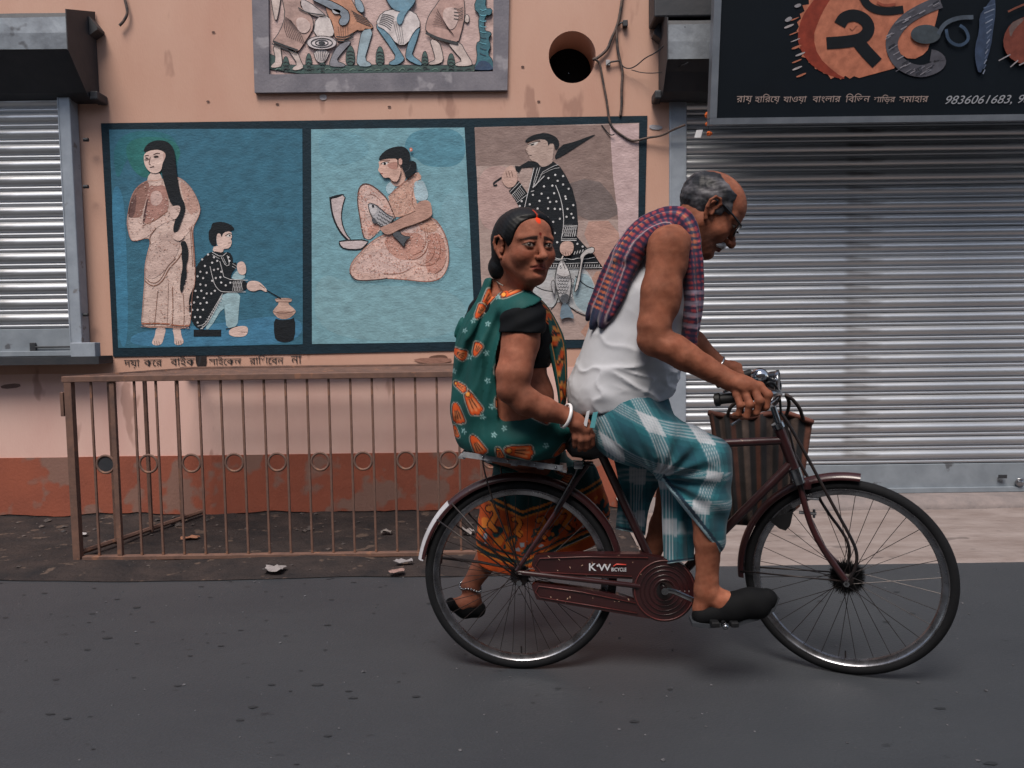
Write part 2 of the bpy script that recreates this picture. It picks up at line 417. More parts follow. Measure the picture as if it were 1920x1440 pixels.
p.fill([(330, 1185), (388, 1185), (375, 1240), (362, 1283), (320, 1287), (305, 1270), (325, 1235)], SK, 2)
p.fill([(418, 1185), (466, 1185), (470, 1235), (486, 1265), (470, 1285), (430, 1283), (432, 1240)], SK, 2)
for x in (322, 334, 346, 442, 454, 466): p.stroke([(x, 1262), (x+3, 1284)], 2.5, LINE, 0)
p.fill(body, (208, 184, 174), 2)
p.fill([(285, 375), (240, 402), (205, 440), (185, 500), (172, 582), (252, 584), (262, 530), (280, 470), (296, 400)], (150, 112, 102), 2)
p.fill([(180, 520), (215, 450), (225, 470), (212, 582), (174, 582)], (110, 82, 78), 2)
p.fill([(292, 400), (380, 395), (398, 470), (402, 530), (370, 575), (300, 605), (258, 622), (266, 540), (285, 450)], (172, 130, 120), 2)
p.fill([(456, 370), (515, 412), (556, 480), (570, 535), (545, 590), (500, 540), (480, 470)], (190, 154, 142), 2)
p.fill([(300, 440), (350, 430), (372, 480), (340, 520), (300, 510)], (202, 172, 164), 2)
p.fill([(262, 560), (276, 500), (290, 452), (282, 520), (268, 612), (256, 622)], (92, 66, 66), 2)
p.fill([(292, 335), (350, 325), (372, 395), (330, 412), (278, 392)], SK, 2)
p.fill([(172, 584), (252, 584), (256, 626), (330, 595), (400, 540), (440, 514), (466, 520), (462, 560), (435, 595), (390, 602), (330, 640), (290, 686), (215, 713), (190, 702), (175, 645)], SK, 2)
p.fill([(577, 545), (552, 605), (490, 690), (450, 716), (415, 690), (440, 662), (470, 640), (505, 600), (530, 560)], SK, 2)
p.fill([(300, 720), (420, 640), (470, 720), (430, 820), (330, 920), (272, 915), (272, 850)], (200, 175, 166), 2)
for s_, w_ in (([(268, 928), (300, 958), (340, 955), (375, 920), (400, 862), (450, 815), (472, 775)], 5), ([(272, 915), (302, 942), (338, 940), (368, 905), (392, 850), (440, 806)], 3), ([(330, 640), (292, 690), (300, 725)], 4), ([(256, 626), (330, 597), (398, 543)], 4),
               ([(525, 630), (536, 740), (542, 850)], 6), ([(517, 640), (526, 740), (531, 850)], 3), ([(420, 960), (424, 1080), (418, 1185)], 4), ([(340, 980), (330, 1090), (322, 1180)], 2.5), ([(480, 1000), (486, 1100), (482, 1190)], 2.5), ([(398, 940), (396, 1060), (390, 1180)], 2)):
    p.stroke(s_, w_, (140, 100, 84), 2)
p.stroke([(250, 1166), (380, 1164), (450, 1178), (517, 1176)], 7, (160, 102, 80), 1)
p.stroke([(249, 1184), (380, 1180), (515, 1193)], 3, (130, 84, 70), 1)
p.mottle(body, 700, [(222, 202, 194), (188, 152, 140), (176, 132, 118), (214, 190, 180)], seed=2)
p.outline(body, 2.5, (176, 128, 112), 2)
face = [(265, 222), (330, 205), (372, 215), (387, 240), (366, 300), (352, 333), (310, 339), (280, 315), (262, 275)]
p.fill(face, SK, 2); p.fill([(366, 225), (386, 222), (384, 250), (372, 272)], (196, 165, 155), 2)
p.fill([(265, 200), (290, 170), (330, 155), (380, 157), (415, 180), (432, 215), (438, 270), (445, 340), (458, 420), (470, 470), (488, 500), (491, 540), (478, 580), (462, 620), (445, 668), (424, 660), (428, 620), (442, 580), (452, 545), (430, 525), (405, 490), (390, 440), (375, 390), (362, 345), (362, 290), (388, 240), (372, 215), (330, 205), (290, 210), (262, 224)], BLK, 2)
p.fill([(462, 720), (490, 705), (505, 740), (509, 790), (495, 850), (500, 890), (490, 940), (470, 1002), (461, 975), (468, 900), (478, 850), (470, 790), (474, 750)], BLK, 1)
p.fill([(405, 525), (440, 514), (466, 518), (462, 555), (440, 592), (415, 590)], SK, 2)
p.fill([(415, 690), (440, 660), (475, 655), (490, 690), (455, 716)], SK, 2)
for k in range(3): p.stroke([(430+k*9, 528+k*9), (460, 530+k*12)], 2.5, LINE, 0)
for s_, w_ in (([(268, 243), (280, 238), (291, 240)], 4), ([(316, 235), (335, 226), (352, 228)], 4), ([(299, 246), (293, 272), (291, 287), (302, 291)], 3), ([(296, 305), (308, 303), (320, 298)], 4), ([(268, 262), (280, 264), (292, 258)], 3)): p.stroke(s_, w_, LINE, 1)
p.fill([(314, 248), (326, 239), (342, 240), (346, 247), (328, 252)], (60, 50, 48), 1)
p.fill([(267, 252), (278, 249), (290, 254), (279, 258)], (60, 50, 48), 1)
p.build('painted_woman', M_paint, pn)
p = panel(A_, WY-0.0098)
kurta = [(640, 765), (700, 776), (735, 770), (754, 800), (752, 832), (776, 828), (770, 856), (745, 890), (741, 921), (836, 926), (825, 991), (700, 993), (670, 1050), (600, 1196), (560, 1196), (530, 1160), (511, 1100), (512, 1020), (530, 980), (549, 930), (540, 880), (560, 840), (590, 800)]
PANT = (152, 182, 190)
p.fill([(690, 985), (797, 985), (786, 1100), (780, 1182), (720, 1197), (712, 1120), (702, 1070), (625, 1197), (598, 1197), (640, 1110)], PANT, 1)
p.fill([(755, 895), (782, 868), (820, 890), (820, 922), (745, 922)], PANT, 1)
p.stroke([(716, 1196), (750, 1190), (782, 1180)], 6, (40, 46, 52), 1); p.stroke([(712, 1120), (704, 1065)], 3, (90, 120, 128), 0)
p.fill([(538, 1199), (690, 1199), (689, 1236), (538, 1237)], BLK, 0)
p.fill([(735, 1197), (790, 1178), (836, 1180), (838, 1215), (820, 1238), (760, 1239), (730, 1225)], SK, 2)
for x in (800, 812, 824): p.stroke([(x, 1212), (x+10, 1214)], 2.5, LINE, 0)
p.fill([(650, 735), (707, 745), (697, 778), (640, 770)], SK, 1)
p.fill(kurta, BLK, 1)
p.fill([(690, 660), (745, 655), (750, 690), (742, 700), (750, 715), (738, 750), (700, 756), (668, 740), (662, 690), (672, 665)], SK, 1)
p.fill([(640, 612), (665, 606), (700, 605), (740, 618), (766, 645), (738, 656), (702, 664), (692, 694), (685, 668), (668, 670), (658, 690), (665, 736), (640, 736), (622, 710), (619, 660), (634, 640)], BLK, 1)
p.fill([(715, 685), (735, 672), (748, 680), (735, 690)], (225, 220, 215), 1); p.dot((737, 681), 5, BLK); p.stroke([(712, 682), (735, 668), (750, 675)], 4, BLK, 1); p.stroke([(742, 720), (728, 722)], 3, LINE, 0)
p.fill([(778, 830), (810, 820), (828, 850), (826, 896), (790, 897), (775, 862)], SK, 2)
p.fill([(835, 930), (892, 930), (922, 955), (946, 985), (935, 993), (905, 975), (870, 991), (828, 977)], SK, 2); p.stroke([(900, 950), (930, 972)], 3, LINE, 0)
p.stroke([(940, 982), (1018, 1027)], 6, BLK, 0)
r = random.Random(3)
dots = [(617, 785), (650, 800), (585, 812), (640, 830), (600, 848), (668, 820), (575, 880), (610, 885), (650, 870), (672, 865), (690, 880), (560, 905), (590, 915), (575, 950), (605, 955), (640, 930), (548, 985), (580, 985), (610, 1000), (635, 1000), (560, 1020), (595, 1025), (540, 1050), (575, 1055), (610, 1050), (530, 1090), (560, 1090), (590, 1090), (545, 1130), (575, 1130), (525, 1060), (560, 1160), (655, 985), (730, 800), (735, 820), (690, 940), (715, 955), (740, 940), (660, 915), (685, 910), (520, 1110)]
for d_ in dots: p.dot(d_, 6, WHT, 7)
for s_, w_ in (([(628, 850), (640, 905), (655, 955), (680, 985), (705, 992), (825, 991)], 3), ([(682, 822), (695, 870), (707, 921), (836, 927)], 3), ([(560, 1180), (600, 1170), (640, 1100), (697, 1000)], 3), ([(580, 1194), (620, 1160), (690, 1020)], 3), ([(640, 772), (690, 800), (720, 775)], 3), ([(690, 800), (715, 850), (738, 842), (722, 790)], 3), ([(700, 800), (718, 838)], 2), ([(640, 785), (680, 808)], 2), ([(752, 835), (775, 850)], 2), ([(750, 850), (770, 862)], 2)): p.stroke(s_, w_, WHT, 1)
for t in range(14):
    u_ = t/13; p.stroke([(575+u_*112, 1188-u_*178+6), (590+u_*108, 1190-u_*160+4)], 2.5, WHT, 0)
for t in range(6): p.stroke([(760+t*9, 930), (752+t*9, 985)], 2, WHT, 0); p.stroke([(752+t*9, 935), (765+t*9, 985)], 1.6, WHT, 0)
p.build('painted_boy', M_paint, pn)
p = panel(A_, WY-0.0098)
p.fill([(980, 1135), (1020, 1147), (1070, 1142), (1097, 1130), (1097, 1250), (1060, 1269), (1005, 1266), (981, 1240)], BLK, 1)
p.fill([(985, 1025), (1080, 1025), (1078, 1045), (1052, 1052), (1100, 1090), (1099, 1108), (1060, 1140), (1010, 1141), (973, 1105), (977, 1090), (1012, 1052), (990, 1043)], (198, 168, 154), 1)
p.fill([(985, 1100), (1040, 1092), (1095, 1105), (1060, 1138), (1012, 1140)], (170, 138, 124), 1)
p.stroke([(975, 1100), (1030, 1112), (1098, 1096)], 4, (110, 84, 76), 1); p.stroke([(992, 1046), (1075, 1046)], 3, (120, 92, 82), 0); p.stroke([(988, 1030), (1078, 1030)], 3, (140, 105, 92), 0)
p.build('painted_pot', M_paint, pn)
# --- panel two: pale blue
p = panel(B_)
p.fill([(41, 100), (480, 93), (922, 89), (950, 600), (985, 1318), (500, 1327), (46, 1333), (44, 700)], (120, 164, 176), 0)
for (pts, c) in (([(570, 180), (640, 95), (920, 92), (932, 310), (700, 320), (640, 260), (600, 250)], (90, 142, 160)), ([(60, 900), (300, 1000), (900, 1000), (965, 1300), (60, 1325)], (128, 168, 178)), ([(60, 110), (330, 110), (400, 260), (120, 330)], (114, 160, 174)), ([(760, 520), (930, 400), (945, 800), (850, 760)], (126, 168, 180))): p.fill(pts, c, 3)
o = p.build('mural_panel', M_paint, bld); o['label'] = 'pale blue painted panel with seated woman holding a fish'; pn = o
p = panel(B_, WY-0.0098)
SK2 = (208, 172, 158)
p.fill([(150, 488), (243, 468), (216, 560), (215, 630), (240, 700), (272, 736), (250, 740), (205, 690), (170, 620), (155, 560)], (198, 184, 184), 1)
p.outline([(150, 488), (243, 468), (216, 560), (215, 630), (240, 700), (272, 736), (250, 740), (205, 690), (170, 620), (155, 560)], 6, BLK, 1)
p.stroke([(150, 488), (158, 570), (180, 640), (215, 700), (255, 738)], 10, BLK, 1); p.fill([(148, 486), (205, 476), (238, 468), (200, 490), (155, 500)], BLK, 1)
p.fill([(203, 740), (375, 735), (350, 770), (320, 790), (230, 785), (205, 762)], (200, 186, 186), 1); p.outline([(203, 738), (375, 734), (350, 772), (320, 792), (230, 788), (203, 762)], 8, BLK, 1)
p.build('painted_blade', M_paint, pn)
p = panel(B_, WY-0.0098)
hips = [(740, 600), (790, 660), (825, 740), (834, 830), (825, 900), (790, 955), (740, 973), (690, 976), (600, 965), (480, 955), (440, 962), (330, 971), (285, 961), (260, 920), (270, 870), (310, 820), (380, 750), (440, 710), (520, 690), (600, 660), (650, 620)]
BR = (160, 108, 92)
p.fill([(475, 415), (505, 395), (530, 430), (490, 480), (468, 448)], (170, 196, 206), 2)
p.fill([(650, 335), (682, 380), (640, 400), (625, 440), (650, 520), (650, 570), (560, 605), (505, 600), (480, 490), (510, 455), (590, 390)], (204, 166, 150), 1)
p.fill([(628, 402), (665, 392), (692, 398), (723, 500), (660, 516), (634, 492)], (172, 198, 208), 2)
p.fill([(530, 265), (560, 260), (575, 345), (588, 388), (540, 432), (505, 415), (488, 372), (470, 330)], SK2, 1)
p.fill(hips, (216, 184, 173), 2)
for pts, c in (([(700, 700), (790, 690), (820, 800), (800, 900), (720, 940), (690, 860), (720, 780)], (196, 148, 134)), ([(300, 860), (400, 780), (520, 800), (640, 880), (560, 930), (400, 930), (300, 920)], (214, 186, 178)), ([(450, 720), (620, 680), (700, 720), (680, 830), (560, 860), (480, 800)], (198, 152, 138)), ([(640, 620), (740, 610), (780, 680), (690, 700)], (200, 158, 140)), ([(560, 650), (650, 650), (640, 700), (560, 690)], (216, 190, 182))): p.fill(pts, c, 2)
p.fill([(310, 470), (318, 430), (345, 410), (385, 418), (430, 450), (480, 500), (512, 580), (526, 612), (440, 672), (380, 737), (345, 722), (335, 690), (320, 600), (307, 520)], (208, 176, 166), 2)
p.fill([(330, 470), (380, 440), (440, 490), (460, 560), (400, 650), (350, 600)], (214, 188, 180), 2); p.fill([(380, 650), (430, 640), (430, 690), (380, 720), (360, 690)], (192, 146, 132), 2)
for s_, w_ in (([(700, 650), (718, 740), (700, 810), (640, 850), (580, 840)], 5), ([(690, 660), (705, 740), (680, 800), (620, 825)], 5), ([(760, 700), (790, 780), (770, 860), (700, 890), (630, 860)], 4), ([(720, 700), (755, 780), (735, 850), (680, 875)], 3), ([(740, 935), (800, 900), (822, 820)], 4), ([(640, 880), (560, 930), (460, 930)], 3), ([(360, 480), (400, 470), (450, 520)], 3), ([(480, 492), (512, 455), (592, 390), (652, 338)], 4), ([(625, 445), (618, 520), (640, 560)], 3), ([(540, 600), (610, 590), (650, 565)], 4)): p.stroke(s_, w_, BR, 2, taper=True)
for q in ((310, 470), (345, 410), (430, 450), (480, 500)): pass
p.stroke([(526, 612), (512, 580), (480, 500), (430, 450), (385, 418), (345, 410), (318, 430), (310, 470), (307, 520), (320, 600), (335, 690), (346, 724)], 6, (92, 66, 62), 1)
p.mottle(hips, 900, [(226, 204, 196), (196, 140, 122), (180, 120, 104), (222, 192, 180)], seed=3); p.mottle([(310, 470), (345, 415), (430, 450), (510, 580), (526, 612), (380, 730), (335, 690)], 350, [(226, 204, 196), (196, 140, 122), (186, 128, 112)], seed=4); p.mottle([(650, 335), (682, 380), (625, 440), (650, 560), (560, 605), (505, 600), (480, 490), (590, 390)], 300, [(222, 194, 182), (190, 136, 118)], seed=5)
p.outline(hips, 4, (150, 100, 84), 2); p.stroke([(262, 925), (288, 960), (330, 970), (440, 962), (480, 955)], 6, (70, 56, 56), 1)
# fish
fish = [(368, 520), (410, 530), (440, 555), (480, 590), (522, 606), (490, 645), (450, 662), (420, 640), (390, 602), (372, 560)]
p.fill(fish, (168, 168, 172), 1); p.fill([(368, 520), (400, 527), (425, 560), (400, 596), (380, 580)], (198, 196, 198), 1)
for i in range(5):
    for j in range(4):
        c = (440+i*18-j*6, 572+i*11+j*18); p.stroke([(c[0]-9, c[1]-4), (c[0]-4, c[1]+7), (c[0]+6, c[1]+7)], 4, (48, 52, 58), 1)
p.dot((396, 540), 7, BLK); p.outline(fish, 4, (50, 50, 54), 1); p.fill([(385, 620), (400, 600), (425, 640), (400, 640)], (80, 82, 88), 1)
p.fill([(500, 702), (542, 678), (568, 712), (620, 716), (580, 742), (576, 780), (545, 742)], (82, 86, 92), 1); p.outline([(500, 702), (542, 678), (568, 712), (620, 716), (580, 742), (576, 780), (545, 742)], 3, BLK, 1)
arm = [(650, 515), (722, 502), (736, 560), (736, 602), (640, 642), (560, 667), (490, 706), (460, 700), (430, 665), (500, 640), (560, 602), (640, 568)]
p.fill(arm, (186, 148, 134), 2); p.stroke([(736, 602), (640, 644), (560, 668), (490, 708)], 3, LINE, 1); p.stroke([(500, 640), (560, 604), (640, 570)], 3, LINE, 1)
facep = [(427, 280), (480, 262), (535, 265), (545, 310), (560, 330), (540, 400), (510, 400), (490, 374), (460, 380), (447, 362), (436, 348), (424, 335), (433, 312)]
p.fill(facep, SK2, 1); p.fill([(470, 300), (540, 280), (542, 330), (500, 330)], (176, 132, 120), 2)
p.fill([(444, 298), (462, 288), (486, 290), (468, 306)], (226, 222, 220), 1); p.dot((464, 297), 8, BLK); p.stroke([(440, 300), (462, 285), (490, 288)], 4, BLK, 1); p.stroke([(436, 282), (465, 276), (495, 278)], 3, LINE, 1); p.stroke([(440, 352), (452, 354)], 4, (150, 70, 60), 0)
p.fill([(425, 282), (440, 245), (480, 212), (530, 197), (575, 198), (605, 225), (613, 265), (602, 288), (622, 278), (645, 290), (649, 320), (632, 350), (590, 389), (575, 345), (560, 310), (556, 268), (525, 266), (470, 268)], BLK, 1)
p.fill([(540, 270), (562, 265), (566, 300), (548, 308)], (200, 160, 148), 2); p.stroke([(538, 268), (540, 316)], 4, BLK, 0)
p.stroke([(575, 345), (605, 330), (612, 300)], 3, (70, 72, 78), 1); p.fill([(604, 208), (620, 203), (626, 222), (610, 230)], (200, 110, 86), 1); p.dot((613, 216), 5, (230, 200, 190))
p.build('painted_seated_woman', M_paint, pn)
# --- panel three: dusty pink and grey
p = panel(C_)
p.fill([(66, 96), (500, 85), (1100, 68), (1095, 600), (1085, 1425), (130, 1436), (105, 1000), (85, 500)], (172, 152, 145), 0)
for (pts, c, k) in (([(67, 97), (500, 86), (915, 82), (935, 400), (968, 672), (718, 682), (640, 420), (340, 330), (75, 340)], (142, 122, 116), 0), ([(915, 82), (1098, 71), (1095, 600), (1086, 1422), (985, 1425), (970, 800), (968, 672), (935, 400)], (196, 172, 172), 0), ([(560, 480), (820, 400), (960, 560), (967, 670), (718, 680)], (118, 106, 104), 1), ([(80, 345), (330, 335), (400, 600), (200, 760), (90, 700)], (184, 156, 150), 2), ([(720, 690), (968, 680), (985, 1000), (860, 1000)], (182, 146, 134), 1), ([(780, 1000), (985, 1000), (985, 1420), (700, 1425), (830, 1250)], (178, 140, 124), 1)): p.fill(pts, c, k)
o = p.build('mural_panel', M_paint, bld); o['label'] = 'dusty pink painted panel with man carrying umbrella and fish'; pn = o
p = panel(C_, WY-0.0098)
SK3 = (184, 162, 152)
dh = [(430, 980), (740, 975), (785, 1010), (832, 1110), (800, 1290), (660, 1222), (600, 1180), (545, 1242), (440, 1180), (420, 1060)]
p.fill(dh, (180, 184, 186), 1); p.fill([(690, 1020), (780, 1010), (826, 1110), (800, 1280), (680, 1210)], (150, 172, 180), 2); p.fill([(450, 1100), (560, 1010), (590, 1130), (540, 1230)], (186, 186, 188), 1)
for s_ in ([(440, 1090), (500, 1120), (560, 1128)], [(545, 1240), (575, 1210), (590, 1170)], [(660, 1222), (720, 1265), (800, 1290)], [(700, 1030), (760, 1090), (815, 1110)]): p.stroke(s_, 6, BLK, 1)
p.fill([(560, 302), (600, 210), (700, 185), (790, 150), (832, 139), (802, 158), (720, 210), (620, 276)], BLK, 1)
p.fill([(320, 338), (350, 340), (405, 306), (450, 315), (432, 346), (362, 350), (345, 382), (325, 364)], BLK, 0); p.stroke([(250, 402), (205, 432), (184, 448), (190, 464), (208, 456)], 10, BLK, 1)
kur = [(440, 320), (462, 312), (478, 345), (560, 310), (605, 345), (640, 400), (680, 480), (706, 580), (716, 700), (708, 782), (760, 840), (820, 900), (876, 982), (640, 986), (420, 986), (385, 700), (379, 606), (347, 598), (315, 540), (281, 496), (343, 430), (400, 512), (424, 410), (434, 350)]
p.fill(kur, BLK, 0)
p.fill([(470, 300), (545, 290), (562, 312), (520, 340), (478, 345)], SK3, 1)
p.fill([(400, 190), (470, 170), (526, 175), (536, 200), (566, 198), (563, 240), (556, 305), (540, 326), (480, 340), (462, 315), (415, 302), (408, 270), (384, 240), (402, 216)], SK3, 1)
p.fill([(378, 185), (410, 155), (455, 138), (510, 129), (560, 145), (592, 170), (601, 210), (574, 244), (566, 200), (540, 196), (530, 218), (522, 176), (470, 170), (402, 190)], BLK, 1)
p.fill([(405, 206), (430, 192), (475, 186), (440, 214)], (215, 208, 202), 1); p.fill([(412, 208), (432, 197), (446, 200), (430, 212)], BLK, 1); p.stroke([(402, 204), (440, 188), (480, 184)], 4, BLK, 1); p.stroke([(398, 196), (440, 178), (478, 178)], 3, LINE, 1); p.stroke([(384, 240), (400, 246)], 3, LINE, 0); p.stroke([(408, 270), (425, 272)], 4, LINE, 0)
p.fill([(235, 405), (255, 370), (272, 345), (300, 333), (318, 352), (332, 380), (338, 430), (312, 472), (270, 476), (240, 440)], (200, 168, 156), 2)
for x in (262, 280, 298): p.stroke([(x, 372), (x+10, 410)], 3, LINE, 0)
dots = [(530, 415), (573, 395), (622, 402), (502, 467), (555, 462), (588, 432), (622, 455), (657, 482), (487, 513), (433, 520), (528, 540), (566, 510), (474, 558), (540, 565), (580, 562), (636, 530), (413, 580), (462, 606), (528, 606), (570, 608), (604, 610), (650, 608), (686, 585), (495, 640), (560, 690), (524, 662), (602, 670), (644, 658), (686, 664), (430, 640), (570, 760), (585, 818), (640, 545), (712, 828), (745, 845), (675, 640), (545, 740), (530, 800), (450, 700), (500, 720), (362, 560), (350, 590)]
for d_ in dots: p.dot(d_, 7, WHT, 7)
for s_, w_ in (([(575, 460), (600, 520), (620, 600), (628, 690), (612, 800)], 4), ([(610, 806), (706, 806)], 5), ([(612, 796), (708, 796)], 3), ([(622, 722), (713, 716)], 4), ([(440, 350), (425, 410), (400, 512), (379, 606)], 4), ([(478, 347), (440, 465), (430, 465)], 3), ([(462, 350), (432, 462), (452, 466), (492, 380)], 3), ([(492, 378), (560, 340), (592, 330)], 3), ([(480, 395), (560, 355), (600, 350)], 2), ([(288, 505), (350, 440)], 3), ([(300, 522), (362, 455)], 3), ([(330, 570), (395, 520)], 3), ([(560, 912), (600, 925), (640, 918), (680, 928), (720, 915), (760, 925), (820, 912)], 4), ([(520, 912), (560, 928), (640, 930)], 3), ([(540, 950), (640, 952), (740, 948), (840, 945)], 3), ([(520, 978), (700, 980), (868, 976)], 4)): p.stroke(s_, w_, WHT, 1)
for t in range(7):
    p.stroke([(622+t*13, 724), (640+t*10.5, 780)], 2.5, WHT, 0); p.stroke([(640+t*11, 722), (614+t*13, 784)], 2.5, WHT, 0); p.stroke([(305+t*8, 520-t*8), (335+t*8, 560-t*8)], 2, WHT, 0)
for t in range(11): p.dot((632+t*7.5, 712), 2.6, WHT, 6); p.stroke([(505-t*8, 400+t*8), (495-t*8, 412+t*8)] if t < 9 else [(420, 500), (440, 494)], 4, WHT, 0)
for t in range(22): p.stroke([(535+t*15, 958), (533+t*15, 972)], 4, WHT, 0)
for t in range(5): p.stroke([(690+t*17, 895-t*4), (698+t*17, 875-t*4)], 5, WHT, 1)
p.fill([(610, 812), (682, 810), (692, 860), (670, 900), (628, 906), (597, 872)], (200, 168, 156), 2)
for x in (620, 636, 652, 668): p.stroke([(x, 880), (x+4, 900)], 3, LINE, 0)
p.stroke([(622, 902), (612, 925)], 8, (200, 190, 184), 0)
fish = [(600, 936), (626, 930), (660, 990), (676, 1060), (666, 1150), (650, 1205), (612, 1205), (590, 1140), (568, 1060), (578, 990)]
p.fill(fish, (176, 176, 178), 1); p.fill([(598, 938), (626, 932), (658, 990), (664, 1025), (630, 1035), (585, 1020), (580, 990)], (204, 202, 202), 1)
p.fill([(600, 1150), (664, 1140), (650, 1205), (612, 1205)], (84, 88, 94), 1); p.fill([(614, 1200), (650, 1200), (702, 1302), (650, 1286), (598, 1306)], (112, 132, 146), 1)
for i in range(5):
    for j in range(6):
        c = (592+i*17+(j % 2)*8, 1040+j*19)
        if abs(c[0]-622) < 44-j*3: p.stroke([(c[0]-8, c[1]-3), (c[0], c[1]+7), (c[0]+8, c[1]-3)], 3, (60, 62, 66), 1)
p.outline(fish, 4, (44, 46, 50), 1); p.dot((606, 968), 9, (220, 220, 220)); p.dot((606, 968), 5, BLK); p.stroke([(618, 940), (636, 985)], 3, BLK, 0); p.stroke([(582, 1018), (625, 1038), (664, 1026)], 3, (60, 60, 64), 1)
for q in ([(570, 1050), (542, 1068), (556, 1130), (572, 1150)], [(675, 1040), (698, 1065), (676, 1075)], [(672, 1130), (688, 1158), (668, 1170)]): p.fill(q, (170, 170, 172), 1); p.outline(q, 3, BLK, 1)
cl = [(735, 942), (725, 905), (760, 862), (818, 843), (818, 886), (772, 890), (748, 918), (722, 1100), (690, 1142), (700, 1090)]
p.fill(cl, (192, 188, 186), 1); p.outline(cl, 5, BLK, 1)
p.build('painted_man', M_paint, pn)
# --- cable paint drips, chips
p = Paint(WY-0.004, (0, 0), 1.0)
for pts, c in (([(599, 177), (612, 176), (613, 187), (600, 188)], (190, 182, 182)), ([(1217, 233), (1243, 236), (1240, 244), (1218, 242)], (160, 160, 166))): p.fill(pts, c, 1)
for x_, y_ in ((730, 200), (520, 195), (400, 60), (980, 125), (1010, 190), (390, 190)): p.dot((x_, y_), 3.5, (96, 74, 68), 7, ry=1.8)
p.fill([(366, 668), (372, 655), (386, 660), (388, 685), (378, 694), (368, 686)], (40, 34, 34), 1); p.fill([(800, 668), (836, 664), (842, 676), (812, 680)], (110, 80, 68), 2); p.fill([(770, 672), (846, 670), (846, 680), (790, 682)], (150, 112, 98), 1)
p.fill([(0, 722), (36, 718), (40, 726), (4, 730)], (120, 96, 90), 1)
p.build('paint_chip', M_paint, bld)['kind'] = 'stuff'

def text(name, body, px, py, Y, hpx, m, parent, wpx=None, shear=0.0, plane=None, align='LEFT', sc=1.0):
    cu = bpy.data.curves.new(name, 'FONT'); cu.body = body; cu.extrude = 0.0003; cu.align_x = align; cu.shear = shear; cu.resolution_u = 3
    o = newobj(name, cu, None, m)
    bpy.context.view_layer.update()
    d = o.dimensions.x if o.dimensions.x > 0 else 1
    p0 = W(px, py, Y) if plane is None else plane(px, py); p1 = W(px+(wpx or 100), py, Y) if plane is None else plane(px+(wpx or 100), py)
    s = (np.linalg.norm(p1-p0)/d) if wpx else hpx*mpp(Y)
    o.scale = (s, s*sc, s)
    return o, p0
M_ink = mat('black_lettering', (26, 26, 30), rough=0.7)
words = [('দয়া', 233, 262), ('কের', 270, 304), ('বাইক', 320, 366), ('/', 370, 384), ('সাইেকল', 392, 453), ('রািখেবন', 468, 532), ('না', 546, 566)]
for wd, x0, x1 in words:
    o, p0 = text('lettering', wd, x0, 687-0.018*(x0-233), WY-0.005, 20, M_ink, bld, wpx=x1-x0)
    o.scale[1] = o.scale[0] = o.scale[0]
    o.rotation_euler = (math.radians(90), 0, 0); o.location = p0-np.array(bld.location); o.parent = bld; tomesh(o)
# --- cement-framed relief above the murals
D_ = dict(org=(450, 0), sc=3.491)
def q(p, off=0.0): return W(450+p[0]/3.491, p[1]/3.491, WY-off)
M_cem = mat('grey_cement', (122, 118, 124), rough=0.9, c2=(94, 92, 100), mscale=6, mcontrast=0.2, bump=0.5, bscale=60, bdist=0.004, spots=((150, 146, 150), 5, 0.6, 0.6))
rl = MB(); TOP = -420
for quad in ([(65, TOP), (182, TOP), (190, 487), (95, 606)], [(95, 606), (190, 487), (1656, 467), (1750, 590)], [(1656, 467), (1662, TOP), (1770, TOP), (1750, 590)]):
    rl.prism([q(p_, 0.03) for p_ in quad], (0, 0.03, 0))
fr = rl.build('relief_frame', M_cem, bld); fixnormals(fr); fr['label'] = 'grey cement frame round the dancers relief'
p = Paint(WY-0.004, D_['org'], D_['sc'])
p.fill([(178, TOP), (185, 490), (1658, 470), (1664, TOP)], (198, 172, 166), 0); fr2 = p.build('relief_ground', M_paint, fr)
M_rel = mat('relief_paint', attr=True, rough=0.55, c2=(190, 186, 186), mscale=16, mcontrast=0.2, bump=0.5, bscale=60, bdist=0.003)
class Relief:
    def __init__(s): s.mb = MB()
    def f(s, pts, c, th=0.012, ol=True, sm=1, olc=(26, 34, 42), base=0.004):
        P = smoothpts(pts, sm); s.mb.col = tuple(lin(c)); s.mb.prism([q(p_, base+th) for p_ in P], (0, th, 0))
        if ol:
            n = len(P); c_ = sum(P)/n
            O = []
            for i in range(n):
                t = P[(i+1) % n]-P[i-1]; t = t/(np.linalg.norm(t)+1e-9); nn = np.array([-t[1], t[0]]); O.append((P[i]+nn*5, P[i]-nn*5))
            s.mb.col = tuple(lin(olc)); b_ = base+th*0.6
            s.mb.add([q(a_, b_) for a_, _ in O]+[q(b2, b_) for _, b2 in O], [(i, (i+1) % n, n+(i+1) % n, n+i) for i in range(n)])
        s.th = base+th
    def l(s, pts, w, c, up=0.002, sm=2, base=None):
        P = smoothpts(pts, sm, False); n = len(P); L = []; R = []
        for i in range(n):
            t = P[min(i+1, n-1)]-P[max(i-1, 0)]; t = t/(np.linalg.norm(t)+1e-9); nn = np.array([-t[1], t[0]])*w/2; L.append(P[i]+nn); R.append(P[i]-nn)
        s.mb.col = tuple(lin(c)); o_ = (base if base is not None else s.th)+up
        s.mb.add([q(p_, o_) for p_ in L+R], [(i, i+1, n+i+1, n+i) for i in range(n-1)])
    def build(s, name): 
        o = s.mb.build(name, M_rel, fr, vc=True); fixnormals(o); return o
r = Relief()
r.f([(188, 350), (230, 370), (230, 410), (330, 430), (480, 425), (700, 432), (900, 425), (1200, 430), (1500, 428), (1656, 420), (1657, 466), (1000, 474), (195, 484)], (46, 76, 72), 0.008)
